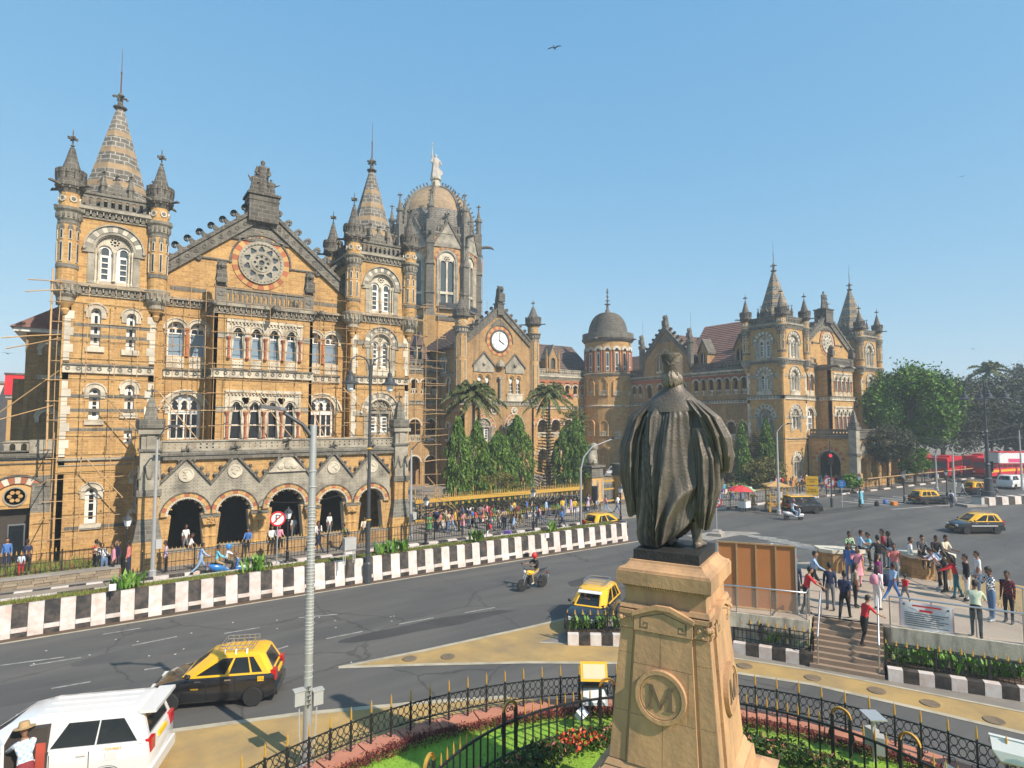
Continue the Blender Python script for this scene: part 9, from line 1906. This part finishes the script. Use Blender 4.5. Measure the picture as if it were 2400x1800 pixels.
for x, tp, lb, hk in ((9.35, 'white', 'person in white shirt sitting on the middle porch parapet', 'hair'), (9.8, 'pink', 'woman in pink sitting on the middle porch parapet', 'long'), (7.95, 'blue', 'boy in dark blue sitting on the second porch parapet', 'hair'), (15.5, 'cream', 'man in cream shirt sitting on the last porch parapet', 'hair'), (12.3, 'white', 'person in white sitting in the fourth porch arch', 'hair')): person(0, 0, lb, -1.6+random.uniform(-.4, .4), 'sit', tp, 'l', 'black', at_=Vector((x, 40.65, 1.12)), group=SG, hat=hk)
for x, lb in ((4.6, 'pale shirted person standing deep inside the first porch arch'), (11.0, 'dim figure in white standing inside the middle porch arch'), (13.4, 'dim figure standing inside the fourth porch arch')): person(0, 0, lb, -1.2, 'stand', 'white', 's', 'grey', at_=Vector((x, 41.8, .5)), group=SG)
# walkers behind the fence and at the far wing: each its own colours and landmark
def crowd(spec, tops, legs, grp, z=.13):
 i = 0
 for (x0, x1, y0, y1, n, where) in spec:
  for k in range(n):
   for _ in range(60):
    tp, lg, wo, bg_ = random.choice(tops), random.choice(legs), random.random() < .28, random.random() < .3
    lb = '%s in %s top and %s %s%s, %s' % ('woman' if wo else 'man', tp, lg, 'trousers' if not wo else 'leggings', ' with backpack' if bg_ else '', where)
    if lb not in USED: break
   px = x0+(x1-x0)*(k+random.random())/n; Y = random.uniform(y0, y1); p = FY(px, 1200, Y); rl = -atan2(p.x, p.y)+radians(random.choice((0, 180, 0, 180, 90, 270))+random.uniform(-25, 25))
   person(0, 0, lb, rl, random.choice(('walk', 'stride', 'stand', 'walk', 'phone', 'fold')), tp, random.choice('sl'), lg, random.uniform(1.56, 1.75) if not wo else random.uniform(1.5, 1.62), at_=Vector((p.x, Y, z)), hat='long' if wo else random.choice(('hair', 'hair', 'hair', 'cap')), bag=random.choice(('navy', 'black', 'grey', 'red')) if bg_ else None, skirt='kurta' if wo and random.random() < .7 else None, group=grp)
TP = ['white', 'cream', 'black', 'navy', 'blue', 'lightblue', 'red', 'pink', 'salmon', 'green', 'yellow', 'orange', 'grey', 'beige', 'lilac', 'maroon']; LG = ['black', 'navy', 'jeans', 'paleblue', 'grey', 'khaki']
crowd([(1000, 1070, 39.3, 42.5, 9, 'behind the fence by the scaffold foot'), (1070, 1160, 39.3, 42.8, 12, 'behind the fence below the broad ashoka'), (1160, 1250, 39.3, 42.8, 9, 'behind the fence near the dry tree'), (1250, 1345, 39.5, 42.6, 8, 'behind the fence before the clipped hedge'), (1345, 1460, 39.5, 43.5, 5, 'on the pavement by the lion gate')], TP, LG, 'walkers behind the near pavement fence')
crowd([(1640, 1760, 38.6, 42.5, 14, 'behind the umbrella stall'), (1870, 1960, 38.0, 43.0, 16, 'in front of the far porch arch'), (1960, 2060, 37.4, 42.0, 18, 'by the far porch pillars'), (2060, 2150, 37.2, 41.5, 18, 'under the street tree'), (2150, 2250, 36.8, 40.0, 12, 'in front of the red buses'), (2250, 2390, 36.0, 38.6, 8, 'near the bus shelter'), (1800, 1870, 38.2, 42.5, 6, 'behind the black van taxi')], TP+['purple', 'cyan', 'teal'], LG, 'crowd on the far pavement')
person(1766, 1196, 'policeman in khaki uniform standing between the stall and the booth', 270, 'hips', 'khaki', 's', 'khaki', 1.72, .02, 'cap', cloth('khaki')); person(2018, 1184, 'woman in a long pale blue dress at the far kerb', 300, 'stand', 'cyan', 'l', 'cyan', 1.6, .02, 'long', skirt='saree'); person(2230, 1190, 'man with dark backpack crossing the road before the old taxi', 100, 'walk', 'white', 's', 'navy', 1.7, 0, bag='navy'); person(2258, 1163, 'person in white and red walking at the far zebra crossing', 180, 'walk', 'white', 'l', 'grey', 1.65, 0)
# riders
def rider(B, lx, lz, label, pose, top, slv, leg, hat, hatc, shoe=SHOE): x, y, rz = B; person(0, 0, label, rz, pose, top, slv, leg, at_=Vector((x+lx*cos(rz), y+lx*sin(rz), lz)), hat=hat, hatc=hatc, group='riders', shoe=shoe)
rider(BK1, -.28, .97, 'motorcyclist in black T-shirt and red helmet', 'ride', 'black', 's', 'khaki', 'helmet', REDP, SHOW); rider(BK2, -.08, .93, 'scooter driver in white T-shirt and blue helmet', 'ride', 'white', 's', 'black', 'helmet', BLP); rider(BK2, -.55, .96, 'passenger in bright blue shirt behind the scooter driver', 'pillion', 'cyan', 'l', 'khaki', 'hair', None); rider(BK3, -.1, .93, 'rider in white shirt and jeans on the silver scooter', 'ride', 'white', 's', 'paleblue', 'helmet', mat('helmet_maroon', (.2, .05, .05), .3)); rider(BK4, -.1, .93, 'rider in red shirt on the dark scooter', 'ride', 'red', 'l', 'navy', 'helmet', REDP)
for T_, lb, tp in ((T1, 'taxi driver in blue shirt at the wheel of the nearest taxi', 'lightblue'), (T2, 'taxi driver with orange scarf in the taxi left of the pedestal', 'orange')):
 rz = T_.rotation_euler.z; person(0, 0, lb, rz, 'ride', tp, 's', 'grey', at_=T_.location+Vector((.02*cos(rz)+.34*sin(rz), .02*sin(rz)-.34*cos(rz), .56)), group='riders')
# man at the open van door
m = WV_.matrix_basis if False else Matrix.Translation(WV_.location) @ Matrix.Rotation(WV_.rotation_euler.z, 4, 'Z'); q = m @ Vector((.12, NS2*1.08, 0)); FLO = plaid('floral', 'white', 'lightblue')
person(0, 0, 'man in straw hat and patterned white shirt getting into the white van', WV_.rotation_euler.z+(-.9 if NS2 > 0 else .9), 'lean', FLO, 'l', 'maroon', 1.72, at_=Vector((q.x, q.y, .0)), hat='straw', hatc=mat('straw', (.40, .27, .13), .9, var=.2, scale=30))
for px, py, c, lb in ((2080, 1372, 'navy', 'dark blue backpack left lying on the plaza floor'), (2075, 1182, 'blue', 'blue plastic drum at the far kerb beside the woman in blue'), (2095, 1184, 'orange', 'orange crate at the far kerb'), (2055, 1186, 'black', 'dark bundle at the far kerb left of the woman in blue')):
 p = G(px, py, 1.36 if py > 1300 else 0); MB().lathe([(.16, 0), (.22, .08), (.21, .32), (.14, .46), (.04, .5)] if c != 'orange' else [(.34, 0), (.36, .35), (.3, .36)], 4 if c == 'orange' else 12).build({'navy': 'backpack', 'blue': 'plastic_drum', 'orange': 'crate', 'black': 'bundle'}[c], cloth(c), None, (p.x, p.y, p.z), .4, 40, label=lb, cat='bag' if c in ('navy', 'black') else 'container')
# ------------------------------------------------------------ thin city haze
hm, hn, _bb = _new('haze_air'); hn.nodes.remove(_bb); pv = hn.nodes.new('ShaderNodeVolumePrincipled'); pv.inputs['Color'].default_value = (.78, .89, .95, 1); pv.inputs['Density'].default_value = .0010; hn.links.new(pv.outputs[0], hn.nodes['Material Output'].inputs['Volume'])
MB().box(-1600, -400, -1.1, 2600, 3100, 58).build('haze', hm, kind='stuff')
